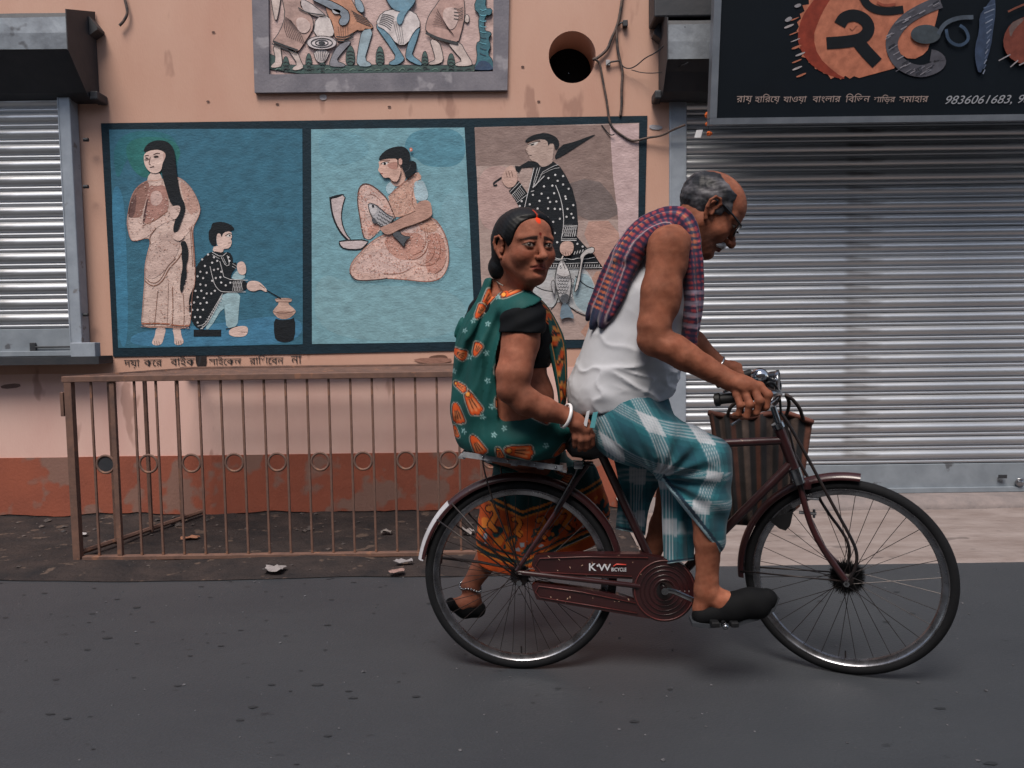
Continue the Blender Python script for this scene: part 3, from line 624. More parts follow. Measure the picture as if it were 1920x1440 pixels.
for i in range(26):
    x = 230+i*54; r.l([(x, 462+random.uniform(-8, 4)), (x+22, 448+random.uniform(-8, 8)), (x+40, 455)], random.uniform(5, 9), random.choice([(84, 118, 108), (30, 50, 52), (96, 124, 112), (28, 44, 48)]))
for x, y, wd in ((722, 300, 26), (916, 305, 24), (1210, 335, 18), (1382, 350, 22), (450, 350, 18), (300, 370, 20), (540, 385, 16)):
    r.f([(x-wd, 425), (x-wd, y+50), (x-wd*0.5, y+10), (x, y), (x+wd*0.5, y+10), (x+wd, y+50), (x+wd, 425)], (52, 84, 78), 0.010)
    for k in range(4): r.l([(x-wd*0.8, y+40+k*22), (x, y+32+k*22), (x+wd*0.8, y+42+k*22)], 6, (26, 40, 44))
r.build('relief_grass')
OFFW = (206, 188, 180); BRW = (150, 116, 104); SKY = (98, 140, 160); LSK = (150, 172, 182); ORG = (186, 130, 100); GRY = (128, 128, 136)
r = Relief()
r.f([(215, 290), (262, 300), (268, 350), (277, 430), (240, 442), (203, 442), (205, 428), (238, 400)], OFFW); r.f([(300, 300), (375, 345), (395, 395), (417, 440), (390, 455), (352, 460), (340, 448), (380, 420), (340, 360)], OFFW)
r.f([(260, -100), (400, -60), (400, 60), (470, 105), (482, 180), (440, 250), (372, 352), (300, 320), (205, 285), (268, 200), (300, 100), (280, 0)], (176, 144, 134))
for k in range(9): r.l([(300+k*4, 110+k*3), (285+k*14, 170+k*6), (310+k*14, 240+k*6)], 5, (96, 70, 66))
r.f([(360, 120), (420, 110), (470, 160), (440, 220), (380, 210)], (206, 182, 174), 0.016, ol=False, sm=2)
r.l([(215, 270), (290, 300), (378, 330)], 14, BLK); r.l([(208, 286), (290, 320), (372, 350)], 8, BLK); r.l([(380, 50), (430, 80), (480, 90), (560, 100)], 8, BLK)
r.f([(500, 105), (590, 108), (620, 200), (600, 245), (480, 240)], (210, 200, 196)); r.f([(200, -60), (270, -60), (255, 60), (235, 150), (215, 60)], OFFW)
r.f([(430, 0), (550, 90), (555, 112), (500, 112), (400, 60), (390, 0)], (190, 178, 176)); r.build('relief_dancer')
r = Relief()
r.f([(480, 330), (590, 330), (560, 400), (535, 412), (500, 400)], (200, 190, 188)); 
for k in range(6): r.l([(492+k*17, 332), (510+k*8, 400)], 3, (90, 90, 96))
r.f([(535+95*math.cos(a), 280+42*math.sin(a)) for a in [i*math.pi/10 for i in range(20)]], (206, 196, 196), 0.02)
for rr in (70, 42): r.l([(535+rr*math.cos(a), 280+rr*0.42*math.sin(a)) for a in [i*math.pi/12 for i in range(25)]], 6, BLK)
r.f([(535+22*math.cos(a), 280+11*math.sin(a)) for a in [i*math.pi/6 for i in range(12)]], BLK, 0.023, ol=False)
r.build('relief_drum')
r = Relief()
r.f([(700, 270), (730, 275), (660, 350), (625, 400), (690, 422), (680, 438), (600, 435), (585, 425), (600, 370), (640, 300)], GRY); r.f([(800, 185), (872, 190), (840, 300), (812, 392), (862, 420), (848, 436), (765, 432), (770, 350)], LSK)
r.f([(560, -40), (700, -60), (760, 60), (862, 160), (872, 185), (790, 202), (760, 192), (682, 272), (630, 268), (600, 150), (560, 60)], ORG)
for k in range(5): r.l([(730+k*8, 70+k*16), (780+k*10, 100+k*15), (835+k*6, 120+k*13)], 5, (60, 44, 42))
for k in range(3): r.l([(630, 238+k*14), (690, 244+k*14), (740, 215+k*14)], 6, BLK)
for k in range(5): r.l([(640+k*16, 170), (650+k*14, 235)], 3, (110, 76, 62))
r.f([(440, -20), (560, -10), (700, 60), (720, 110), (700, 160), (660, 168), (645, 140), (672, 100), (600, 60)], (122, 134, 146), 0.02); r.f([(600, 55), (660, 65), (655, 90), (610, 90)], (190, 190, 194), 0.02); r.f([(750, -20), (790, 0), (815, 60), (800, 85), (760, 60)], (130, 150, 164), 0.02); r.build('relief_dancer')
r = Relief()
r.f([(885, 165), (930, 150), (965, 205), (1010, 280), (1062, 360), (1077, 388), (1040, 420), (1000, 426), (968, 416), (1030, 380), (980, 300), (930, 230)], SKY); r.f([(1125, 180), (1182, 168), (1160, 250), (1132, 330), (1122, 362), (1192, 412), (1180, 432), (1090, 388), (1084, 350), (1110, 260)], SKY)
r.f([(930, 80), (1010, 60), (1140, 70), (1187, 165), (1140, 200), (1092, 292), (1030, 294), (960, 200), (885, 162)], (212, 202, 200), 0.016)
for k in range(7): r.l([(930-k*4, 92+k*10), (970-k*3, 95+k*12), (1010-k*4, 112+k*14)], 4, (50, 52, 58))
for k in range(4): r.l([(1000+k*18, 130+k*8), (1020+k*14, 210), (1040+k*10, 285)], 3.5, (120, 118, 122))
r.f([(940, -60), (1150, -60), (1140, 0), (1090, 62), (1050, 75), (1000, 60), (960, 0)], SKY, 0.02); r.f([(1140, -20), (1150, 10), (1080, 90), (1062, 150), (1040, 165), (1020, 130), (1040, 80)], SKY, 0.024); r.build('relief_dancer')
r = Relief()
r.f([(1240, 250), (1302, 275), (1320, 330), (1332, 400), (1290, 420), (1238, 424), (1240, 408), (1282, 395), (1270, 340)], OFFW); r.f([(1360, 280), (1440, 275), (1480, 350), (1526, 420), (1490, 432), (1412, 432), (1410, 415), (1462, 400), (1400, 330)], OFFW)
r.f([(1290, 30), (1330, -40), (1460, -40), (1472, 100), (1450, 200), (1425, 286), (1320, 258), (1214, 210), (1222, 140), (1250, 80)], (182, 146, 136))
r.f([(1320, 60), (1400, 40), (1440, 100), (1400, 200), (1340, 180)], (206, 180, 172), 0.015, ol=False, sm=2)
for k in range(6): r.l([(1290-k*6, 60+k*20), (1330+k*4, 130+k*8), (1370+k*6, 200+k*6)], 4, (104, 72, 68))
for k in range(4): r.l([(1400, 55+k*22), (1435, 62+k*22), (1460, 48+k*22)], 5, BLK)
r.l([(1216, 214), (1300, 255), (1428, 284)], 18, BLK); r.f([(1480, 90), (1500, 110), (1495, 150), (1470, 140)], OFFW); r.build('relief_dancer')
r = Relief()
r.f([(1562, -40), (1612, -40), (1602, 55), (1652, 58), (1642, 98), (1604, 96), (1592, 200), (1652, 215), (1622, 250), (1642, 300), (1618, 350), (1656, 400), (1656, 455), (1530, 455), (1558, 380), (1545, 285), (1580, 265), (1560, 150), (1572, 95), (1530, 52)], (34, 98, 112), 0.02)
for k in range(9): r.l([(1570, 60+k*36), (1590, 70+k*36), (1612, 60+k*38)], 6, random.choice([(90, 160, 176), (20, 60, 76)]))
r.f([(1540, 440), (1570, 395), (1620, 400), (1655, 440), (1655, 458), (1535, 458)], (24, 58, 92), 0.024); r.build('relief_tree')

# ------------------------------------------------------------------ roller shutters
M_slat = mat('galvanised_slat', (206, 207, 208), rough=0.36, metal=0.75, c2=(172, 176, 182), mscale=3, mcontrast=0.1, bump=0.12, bscale=14, bdist=0.006, stretch=(0.25, 1, 1), rvar=0.1, spots=((110, 104, 100), 5.0, 0.62, 0.6), bump2=0.6, b2scale=3.5)
M_post = mat('grey_painted_steel', (150, 158, 168), rough=0.55, metal=0.2, c2=(124, 132, 142), mscale=8, mcontrast=0.2, bump=0.2, bscale=30, spots=((92, 84, 80), 9, 0.66, 0.7))
M_bar = mat('bottom_rail_paint', (134, 142, 150), rough=0.6, metal=0.2, c2=(112, 120, 128), mscale=6, mcontrast=0.2, bump=0.25, bscale=25, spots=((70, 70, 74), 8, 0.66, 0.8))
M_hood = mat('weathered_tin', (136, 142, 148), rough=0.5, metal=0.4, c2=(98, 102, 108), mscale=7, mcontrast=0.2, bump=0.3, bscale=18, bdist=0.008, spots=((66, 64, 66), 6, 0.6, 0.7))
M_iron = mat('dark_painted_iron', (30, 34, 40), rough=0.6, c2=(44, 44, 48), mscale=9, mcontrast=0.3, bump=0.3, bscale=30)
def slat_mesh(L, pitch, d1=0.026, d2=0.013):
    prof = []
    n1 = 9
    for i in range(n1+1):
        a = math.pi*i/n1; prof.append((-d1*math.sin(a)**0.8 if 0 < i < n1 else 0.0, -0.70*pitch*i/n1))
    for i in range(1, 6):
        a = math.pi*i/5; prof.append((-d2*math.sin(a), -0.70*pitch-0.30*pitch*i/5))
    V = []; F = []
    n = len(prof)
    for x in (0, L):
        for (y, z) in prof: V.append((x, y, z))
    F = [(k, k+1, n+k+1, n+k) for k in range(n-1)]
    me = bpy.data.meshes.new('slat'); me.from_pydata(V, [], F); me.shade_smooth(); me.set_sharp_from_angle(angle=math.radians(50)); me.materials.append(M_slat); return me
def shutter(label, x0, x1, z0, z1, pitch, Y, posts, bar_h):
    T = thing('roller_shutter', label, 'shutter', ((x0+x1)/2, Y, z0), 'roller shutters')
    me = slat_mesh(x1-x0, pitch); z = z0+bar_h; k = 0
    while z < z1:
        o = newobj('slat', me, T); o.location = (x0-T.location.x, 0.004*math.sin(k*2.7), z+pitch-T.location.z); o.rotation_euler = (math.radians(0.5*math.sin(k*1.9)), 0, math.radians(0.03*math.sin(k*3.1))); z += pitch; k += 1
    b = MB(); b.bbox((x0, Y-0.012, z0+0.002), (x1, Y+0.012, z0+bar_h-0.003), 0.003); b.bbox((x0, Y-0.03, z0), (x1, Y-0.012, z0+0.035), 0.003)
    b.build('bottom_rail', M_bar, T)
    for (p0, p1) in posts:
        g_ = MB(); g_.bbox((p0, Y-0.05, z0-0.0), (p1, Y+0.05, z1), 0.006); g_.box((p0+0.006, Y-0.053, z0+0.01), (p0+0.012, Y-0.049, z1)); g_.build('guide_post', M_post, T)
    return T
zr0 = W(1500, 925, 5.2)[2]
xR0 = W(1286, 500, 5.2)[0]; xRp = W(1257, 500, 5.15)[0]
sr = shutter('wide silver roller shutter closed under the black shop sign', xR0-0.02, 6.2, 0.10, W(1500, 130, 5.2)[2], 0.0945, 5.23, [(xRp, xR0), (6.2, 6.32)], 0.20)
b = MB(); c = W(1912, 905, 5.2); b.sphere(c, (0.03, 0.02, 0.028)); b.tube([c+np.array([-0.035, -0.01, 0.0]), c+np.array([-0.03, -0.02, 0.03]), c+np.array([0.03, -0.02, 0.03])], 0.006); b.build('handle', mat('worn_steel', (150, 152, 156), rough=0.3, metal=0.9), sr, smooth=True)
b = MB(); b.bbox(W(1872, 897, 5.19)-np.array([0, 0.004, 0]), W(1888, 890, 5.19)+np.array([0, 0.004, 0]), 0.002); b.build('lock_slot', M_iron, sr)
xLp0 = W(121, 440, 5.1)[0]; xLp1 = W(153, 600, 5.1)[0]
zl0 = W(60, 668, 5.13)[2]
sl = shutter('narrow silver roller shutter at the left edge of the wall', -4.6, xLp0+0.01, zl0, W(60, 175, 5.13)[2], 0.1005, 5.14, [(xLp0, xLp1)], 0.185)
b = MB(); p0 = W(138, 676, 5.06); p1 = W(182, 642, 5.06); b.bbox((p0[0], 5.03, p0[2]), (p1[0], 5.10, p1[2]), 0.004); b.build('lock_box', M_post, sl)
b = MB(); b.box((-4.7, 5.02, W(60, 684, 5.05)[2]), (W(190, 680, 5.05)[0], 5.197, zl0-0.003)); b.build('shade_strip', M_iron, sl)  # dark strip stands in for the shadow under the shutter
b = MB(); c = W(62, 651, 5.12); b.bbox(c-np.array([0.02, 0.006, 0.03]), c+np.array([0.02, 0.006, 0.03]), 0.003); b.tube([c+np.array([0.02, -0.005, 0]), c+np.array([0.28, -0.008, 0.0])], 0.006); b.build('latch', M_iron, sl)
for zz in (260, 345, 590, 600): pass
for py in (262, 350, 590):
    b = MB(); c = W(157, py, 5.12); b.tube([c, c+np.array([0.03, 0, 0])], 0.012); b.build('hinge_bolt', M_iron, sl)
def hood(label, x0, x1, endx, ys, Yf, flipend, seed):
    """tin housing over a shutter: x0..x1, front at Yf; ys = picture rows of roof, face bottom, underside end"""
    px = 60 if x1 < 0 else 1290
    zt, zf0, zf1, zb = [W(px, y, Yf)[2] for y in ys[:3]]+[W(px, ys[3], 5.12)[2]]
    T = thing('shutter_hood', label, 'shutter hood', ((x0+x1)/2, 5.1, zb), 'tin shutter hoods')
    def strip(name, prof, m, n=26, jit=0.004):
        V = []; F = []; k = len(prof)
        for i in range(n+1):
            x = x0+(x1-x0)*i/n
            for j, (y, z) in enumerate(prof): V.append((x, y+jit*float(noise2(np.array(x), np.array(j*1.7), seed, 3, 6)), z+jit*float(noise2(np.array(x), np.array(j*2.3+5), seed+1, 3, 5))))
            if i: F += [((i-1)*k+j, i*k+j, i*k+j+1, (i-1)*k+j+1) for j in range(k-1)]
        return mk(name, V, F, m, T, smooth=False)
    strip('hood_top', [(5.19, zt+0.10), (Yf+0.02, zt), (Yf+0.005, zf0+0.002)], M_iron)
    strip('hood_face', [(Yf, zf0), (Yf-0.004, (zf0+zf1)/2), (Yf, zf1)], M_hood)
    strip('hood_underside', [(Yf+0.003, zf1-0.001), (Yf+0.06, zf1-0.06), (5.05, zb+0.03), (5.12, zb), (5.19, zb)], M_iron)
    e = MB(); prof = [(5.19, zt+0.13), (Yf-0.01, zt+0.01), (Yf-0.012, zf1-0.01), (5.05, zb+0.01), (5.19, zb-0.01)]
    xe = x1 if not flipend else x0
    e.prism([(xe, y, z) for y, z in prof], (0.006 if not flipend else -0.006, 0, 0)); o = e.build('end_plate', M_iron, T); fixnormals(o)
    e = MB(); s_ = 1 if not flipend else -1; Lf = abs(endx-xe)
    e.bbox((min(xe+s_*0.008, xe+s_*Lf), 5.06, zb-0.012), (max(xe+s_*0.008, xe+s_*Lf), 5.195, zb+0.045), 0.01)
    o = e.build('bracket', M_iron, T); fixnormals(o); e = MB()
    e.prism([(xe+s_*0.008, 5.1, zf0+0.10), (xe+s_*Lf, 5.1, zf0+0.03), (xe+s_*Lf, 5.1, zf0+0.015), (xe+s_*0.008, 5.1, zf0-0.02)], (0, 0.09, 0)); o = e.build('bracket', M_iron, T); fixnormals(o)
    return T
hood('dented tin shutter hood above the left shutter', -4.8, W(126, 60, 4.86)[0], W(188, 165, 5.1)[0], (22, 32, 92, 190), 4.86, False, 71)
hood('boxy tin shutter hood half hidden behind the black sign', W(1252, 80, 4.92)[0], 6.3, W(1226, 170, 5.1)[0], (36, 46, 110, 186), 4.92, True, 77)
b = MB(); b.bbox((W(1226, 30, 5.0)[0], 4.98, W(1226, 34, 5.0)[2]), (2.6, 5.19, W(1226, -90, 5.0)[2]), 0.01)
tag(b.build('lintel_box', M_iron), 'dark box above the right shutter hood', 'lintel')
# unseen block added behind the viewer to cut front light and narrow the sky
b = MB(); b.box((-14, -5.2, 0), (14, -3.4, 6.2)); tag(b.build('sky_blocker', mat('blocker_plaster', (150, 138, 128), rough=0.9, c2=(120, 110, 104), mscale=1.5)), 'unseen plain block added behind the viewer to narrow the sky', 'sky_blocker')
# wall above the right shop
b = MB(); b.box((xr+0.002, 5.32, 0.08), (9, 5.5, 4.6)); tag(b.build('shop_wall', mat('grey_plaster', (120, 108, 104), rough=0.9, c2=(100, 92, 90), mscale=4)), 'grey plaster wall of the shop behind the right shutter', 'wall')  # one mottled grey for the whole wall

# ------------------------------------------------------------------ the black shop sign
SB = W(1338, 228, 4.72); TILT = math.radians(8); SN = np.array([0, -math.cos(TILT), -math.sin(TILT)]); SU = np.array([0, -math.sin(TILT), math.cos(TILT)])
def SP(px, py, off=0.0):
    d = ray(px, py); t = np.dot(SB+SN*off-CPOS, SN)/np.dot(d, SN); return CPOS+d*t
sg = thing('shop_sign', 'black shop signboard with orange disc and painted Bengali letters', 'sign', SB)
W_, H_ = 3.1, 1.25
M_sign = mat('black_flex', (12, 18, 24), rough=0.6, c2=(15, 22, 29), mscale=2, mcontrast=0.2, bump=0.05, bscale=6, bdist=0.01, spec=0.12)
b = MB(); X1 = np.array([1.0, 0, 0]); o_ = SB-SN*0.0
b.prism([o_, o_+X1*W_, o_+X1*W_+SU*H_, o_+SU*H_], -SN*0.05); o = b.build('board', M_sign, sg); fixnormals(o)
M_al = mat('dull_aluminium', (138, 144, 152), rough=0.4, metal=0.6, c2=(112, 118, 126), mscale=6, mcontrast=0.2)
def bar(a, bb, wd, th, nm):
    m_ = MB(); d = (bb-a)/np.linalg.norm(bb-a); s_ = np.cross(d, SN); s_ /= np.linalg.norm(s_)
    P = [a-s_*wd/2, bb-s_*wd/2, bb+s_*wd/2, a+s_*wd/2]; m_.prism([p_+SN*th for p_ in P], -SN*(th+0.055)); o = m_.build(nm, M_al, sg); fixnormals(o)
bar(SB-X1*0.025, SB+X1*W_, 0.036, 0.014, 'frame_rail'); bar(SB+SU*0.02-X1*0.006, SB+SU*H_-X1*0.006, 0.042, 0.013, 'frame_rail'); bar(SB+SU*H_, SB+SU*H_+X1*W_, 0.036, 0.014, 'frame_rail'); bar(SB+X1*W_, SB+X1*W_+SU*H_, 0.036, 0.013, 'frame_rail')
class SPaint(Paint):
    def w(s, p): return SP(1220+p[0]/2.743, p[1]/2.743, s.d)
M_sp = mat('sign_print', attr=True, rough=0.5, c2=(200, 196, 196), mscale=20, mcontrast=0.3, spec=0.3)
p = SPaint(0, None, None, base=0.002)
ORD = (186, 116, 90); DK = (15, 20, 26)
jag = []
for i in range(44):
    a = math.radians(60+i*5.2); R_ = (262 if i % 2 else 246)+random.uniform(-8, 8); jag.append((1010+R_*math.cos(a)*1.02, 160-R_*0.96*math.sin(a)))
p.fill(jag+[(1252, 352), (1262, 330), (1232, 280), (1260, 150), (1240, 0)], ORD, 0)
p.fill([(1100, -70), (1495, -40), (1480, 60), (1462, 130), (1440, 210), (1420, 272), (1340, 312), (1260, 262), (1180, 100)], ORD, 1)
p.fill([(980, -80), (900, 30), (862, 110), (835, 190), (860, 290), (950, 375), (1012, 408), (940, 398), (840, 350), (775, 270), (752, 190), (775, 90), (830, 10), (900, -80)], (140, 58, 42), 1)
for a in range(9):
    x, y = 700+a*6+random.uniform(-20, 20), 100+a*36; p.stroke([(x, y+8), (x+22, y), (x+50, y-12)], random.uniform(5, 12), (172, 164, 164) if a % 2 else ORD, 1, taper=True)
p.fill([(735, 30), (765, 15), (778, 28), (750, 42)], (150, 148, 152), 1); p.fill([(685, 105), (715, 82), (732, 95), (705, 115)], (150, 148, 152), 1)
p.stroke([(972, 128), (995, 88), (1050, 75), (1105, 100), (1128, 150), (1090, 200), (1010, 215), (905, 222)], 62, DK, 2); p.stroke([(1060, 205), (1105, 262), (1165, 325)], 66, DK, 1); p.stroke([(1030, 150), (1056, 120)], 20, ORD, 1)
p.stroke([(1088, -20), (1120, 35), (1200, 62), (1300, 48)], 40, DK, 2); p.stroke([(1165, 12), (1200, 30), (1260, 22)], 14, (150, 80, 62), 2)
p.stroke([(1492, 10), (1400, 45), (1300, 105), (1240, 190), (1240, 260), (1285, 335), (1380, 372), (1460, 350), (1496, 318), (1470, 290), (1440, 285)], 62, (82, 82, 90), 2)
for i in range(40):
    a = random.random(); pts_ = [(1492, 10), (1400, 45), (1300, 105), (1240, 190), (1240, 260), (1285, 335), (1380, 372), (1460, 350)]; k = int(a*6.99); f_ = random.random()
    x = pts_[k][0]*(1-f_)+pts_[k+1][0]*f_+random.uniform(-24, 24); y = pts_[k][1]*(1-f_)+pts_[k+1][1]*f_+random.uniform(-20, 20); p.stroke([(x-16, y+9), (x+16, y-9)], random.uniform(3, 7), random.choice([(150, 148, 156), (50, 52, 60), (110, 110, 118)]), 0)
p.fill([(1415+78*math.cos(a), 176+50*math.sin(a)) for a in [i*math.pi/8 for i in range(16)]], (66, 74, 80), 1)
p.stroke([(1480, 175), (1510, 120), (1580, 90), (1660, 88)], 22, (76, 86, 98), 2); p.stroke([(1520, 150), (1530, 210), (1590, 240), (1640, 205), (1622, 150), (1590, 130)], 16, (58, 76, 98), 2)
p.fill([(1690, 80), (1720, 40), (1770, -30), (1775, 60), (1762, 150), (1750, 240), (1725, 320), (1690, 390), (1668, 310), (1668, 240), (1690, 160)], (58, 72, 96), 1)
for i in range(14): y = 20+i*26; p.stroke([(1730-abs(6-i)*3, y+22), (1772-i*4, y)], 6, (128, 138, 156) if i % 2 else (84, 98, 122), 0)
p.fill([(2000, 60), (1905, 92), (1850, 120), (1812, 190), (1818, 260), (1862, 312), (1930, 335), (2010, 330)], (118, 62, 50), 1); p.fill([(1840, 130), (1905, 90), (1925, 100), (1870, 150), (1850, 200)], (110, 92, 88), 1); p.stroke([(1838, 60), (1900, 30), (1960, 10)], 10, (120, 70, 56), 1)
for q_ in ([(1790, 312), (1850, 280)], [(1850, 345), (1890, 310)], [(1895, 335), (1930, 318)]): p.stroke(q_, 6, (150, 146, 150), 0)
p.build('sign_emblem', M_sp, sg)
M_let = mat('sign_lettering', (150, 132, 126), rough=0.5)
Rs = Matrix(((1, 0, 0), (0, SU[1], SN[1]), (0, SU[2], SN[2])))
def signtext(body, x0, x1, ybase, sc_, shear=0.0, m=None):
    cu = bpy.data.curves.new('lettering', 'FONT'); cu.body = body; cu.extrude = 0.0003; cu.shear = shear
    o = newobj('lettering', cu, None, m or M_let); bpy.context.view_layer.update(); d = o.dimensions.x
    p0 = SP(1220+x0/2.743, ybase/2.743, 0.004); p1 = SP(1220+x1/2.743, ybase/2.743-0.012*0, 0.004); s = abs(p1[0]-p0[0])/d
    o.parent = sg; o.location = p0-SB; o.rotation_euler = Rs.to_euler(); o.scale = (s, s*sc_, s); tomesh(o)
for wd, x0, x1 in (('রায়', 440, 520), ('হািরেয়', 534, 662), ('যাওয়া', 680, 800), ('বাংলার', 830, 975), ('িবিভন', 1000, 1125), ('শািড়র', 1145, 1255), ('সমাহার', 1275, 1425)): signtext(wd, x0, x1, 526, 0.9, 0.1)
signtext('9836061683, 98', 1505, 1945, 535, 0.85, 0.35, mat('sign_digits', (140, 142, 148), rough=0.5))

# marigold garland end and its paper tag
t = thing('marigold_garland', 'short string of orange marigolds hanging at the sign corner', 'garland', W(1328, 215, 4.95))
mg = mat('marigold', (214, 104, 44), rough=0.8, bump=0.8, bscale=220, bdist=0.004); 
for (x, y, s_) in ((1328, 216, 1.25), (1327, 232, 0.9), (1330, 251, 1.0)):
    b = MB(); c = W(x, y, 4.93); r = 5.2*mpp(4.93)*s_
    for k in range(26):
        a = RNG.uniform(0, 6.28); z = RNG.uniform(-1, 1); rr = math.sqrt(1-z*z); d = np.array([rr*math.cos(a), rr*math.sin(a), z])*r
        b.sphere(c+d*0.7, (r*0.42, r*0.42, r*0.3), 6, 4)
    b.build('marigold', mg, t, smooth=True)
b = MB(); b.tube([W(1329, 205, 4.95), W(1328, 232, 4.945), W(1330, 256, 4.945)], 0.0012, 5); b.build('string', M_iron, t)
b = MB(); b.prism([W(1302, 258, 4.93), W(1306, 244, 4.93), W(1318, 243, 4.93), W(1314, 258, 4.93)], (0, 0.006, 0)); b.build('paper_tag', mat('white_paper', (196, 196, 200), rough=0.8), t)

# cables on the wall
M_cab = mat('dusty_cable', (92, 74, 66), rough=0.8, c2=(44, 42, 44), mscale=25, mcontrast=0.6); M_cabk = mat('black_cable', (26, 28, 32), rough=0.6)
def cable(name, pts, r, m, label):
    P = smoothpts([W(x, y, WY-o_) for (x, y, o_) in pts], 3, False); b = MB(); b.tube(P, r, 7); return tag(b.build(name, m, smooth=True), label, 'cable', 'cables on the plastered wall')
cable('cable', [(1170, -30, .02), (1163, 25, .02), (1157, 50, .02), (1145, 75, .02), (1140, 92, .02), (1122, 108, .02), (1112, 112, .03)], 0.010, M_cab, 'thick taped cable dropping from the top into the round hole')
cable('cable', [(1117, 112, .03), (1125, 118, .02), (1130, 150, .015), (1138, 190, .015), (1143, 235, .012), (1160, 250, .014), (1178, 262, .016), (1190, 265, .02), (1215, 258, .03), (1240, 255, .05), (1262, 243, .08), (1285, 234, .1)], 0.0075, M_cab, 'dusty cable hanging from the hole and looping below the mural border')
cable('cable', [(1156, 50, .022), (1157, 90, .02), (1163, 115, .02), (1168, 135, .018), (1165, 165, .016), (1166, 195, .014), (1163, 217, .012)], 0.009, M_cab, 'faded cable running straight down right of the round hole')
cable('cable', [(1162, 116, .02), (1170, 127, .03), (1182, 129, .04), (1195, 122, .06), (1210, 108, .09), (1232, 98, .14), (1255, 75, .2), (1285, 50, .28)], 0.004, M_cabk, 'thin black wire rising to the tin hood over the white face')
cable('cable', [(1184, 131, .03), (1205, 137, .05), (1235, 137, .1), (1262, 130, .2), (1290, 118, .3)], 0.003, M_cabk, 'thin wire sagging under the other one to the grey hood')
cable('cable', [(1128, 234, .014), (1137, 246, .016), (1145, 254, .02), (1152, 252, .03)], 0.0035, M_cabk, 'short loose wire end curled over the pink mural corner')
cable('cable', [(228, -20, .03), (236, 5, .03), (240, 25, .03), (232, 40, .03), (224, 48, .03)], 0.009, M_cab, 'short bent cable at the top left beside the tin hood')
t = thing('wall_clip', 'small dark cable clip on the wall right of the hole', 'clip', W(1172, 45, WY))
b = MB(); c = W(1172, 45, WY-0.02); b.bbox(c-np.array([0.016, 0.02, 0.02]), c+np.array([0.016, 0.018, 0.02]), 0.004); b.build('clip_block', M_iron, t)
b = MB(); b.tube([W(1158, 48, WY-0.02), W(1164, 43, WY-0.022), W(1170, 42, WY-0.025)], 0.006, 7); b.build('clip_arm', M_iron, t, smooth=True)
t = thing('wire_joint', 'taped wire joint on the wall just right of the hole', 'wire joint', W(1144, 118, WY))
b = MB(); b.tube([W(1138, 122, WY-0.02), W(1146, 116, WY-0.022), W(1160, 114, WY-0.022), W(1165, 117, WY-0.02)], 0.006, 7); b.build('wire_end', M_cabk, t, smooth=True)
b = MB(); c = W(1140, 118, WY-0.015); b.bbox(c-np.array([0.014, 0.01, 0.018]), c+np.array([0.014, 0.01, 0.018]), 0.004); b.build('tape', mat('grey_tape', (150, 148, 150), rough=0.6), t)

# ------------------------------------------------------------------ the iron grille barrier in front of the wall
M_gate = mat('rusty_brown_iron', (112, 82, 69), rough=0.75, metal=0.05, c2=(80, 60, 54), mscale=10, mcontrast=0.3, bump=0.4, bscale=60, bdist=0.003, spots=((132, 92, 70), 14, 0.62, 0.6))
GY = 4.18
gx0 = W(134, 800, GY)[0]; gx1 = W(1000, 800, GY)[0]; gz0 = 0.035; gz1 = W(400, 706, GY)[2]
gt = thing('iron_grille', 'brown iron barrier grille with rings standing before the wall', 'barrier', (gx0, GY, 0.02))
sp = 40.6*mpp(GY)
def post(name, x, y, z0, z1, w, d=None):
    b = MB(); d = d or w; b.bbox((x-w/2, y-d/2, z0), (x+w/2, y+d/2, z1), 0.002); return b.build(name, M_gate, gt)
post('corner_post', gx0, GY, 0.0, gz1, 0.04, 0.04)
for (ya, yb) in ((GY+0.02, 5.1),):
    pass
x = W(165, 800, GY)[0]
n = 0; xb = []
x = gx0+sp*1.0
while x < gx1:
    xb.append(x); x += sp
me0 = None
for i, x in enumerate(xb):
    wd = 0.026 if i == 1 else 0.017
    if i == 1: post('bar', x, GY, gz0, gz1-0.02, 0.026)
    else:
        if me0 is None:
            o = post('bar', x, GY, gz0, gz1-0.02, 0.012); me0 = o; x_first = x
        else:
            o = me0.copy(); COL.objects.link(o); o.location = (x-x_first, 0, 0)
b = MB(); b.bbox((gx0-0.03, GY-0.022, gz1-0.02), (gx1, GY+0.022, gz1+0.012), 0.003); b.build('top_rail', M_gate, gt)
b = MB(); b.bbox((gx0+0.03, GY-0.02, 0.012), (gx1, GY+0.02, 0.035), 0.003); b.build('bottom_rail', M_gate, gt)
b = MB(); b.bbox((gx0+0.2, 5.12, gz1-0.012), (gx1, 5.17, gz1+0.014), 0.003); b.build('back_rail', M_gate, gt)
xw = gx0+0.30
for i in range(3):
    f_ = (i+1)/3.6; post('bar', gx0+(xw-gx0)*f_, GY+(5.1-GY)*f_, 0.03, gz1-0.02, 0.02)
b = MB(); b.tube([(gx0, GY, gz1-0.003), (xw, 5.14, gz1-0.003)], 0.018, 6); b.build('side_rail', M_gate, gt)
b = MB(); b.tube([(gx0, GY, 0.05), (xw, 5.14, 0.05)], 0.015, 6); b.build('side_rail', M_gate, gt)
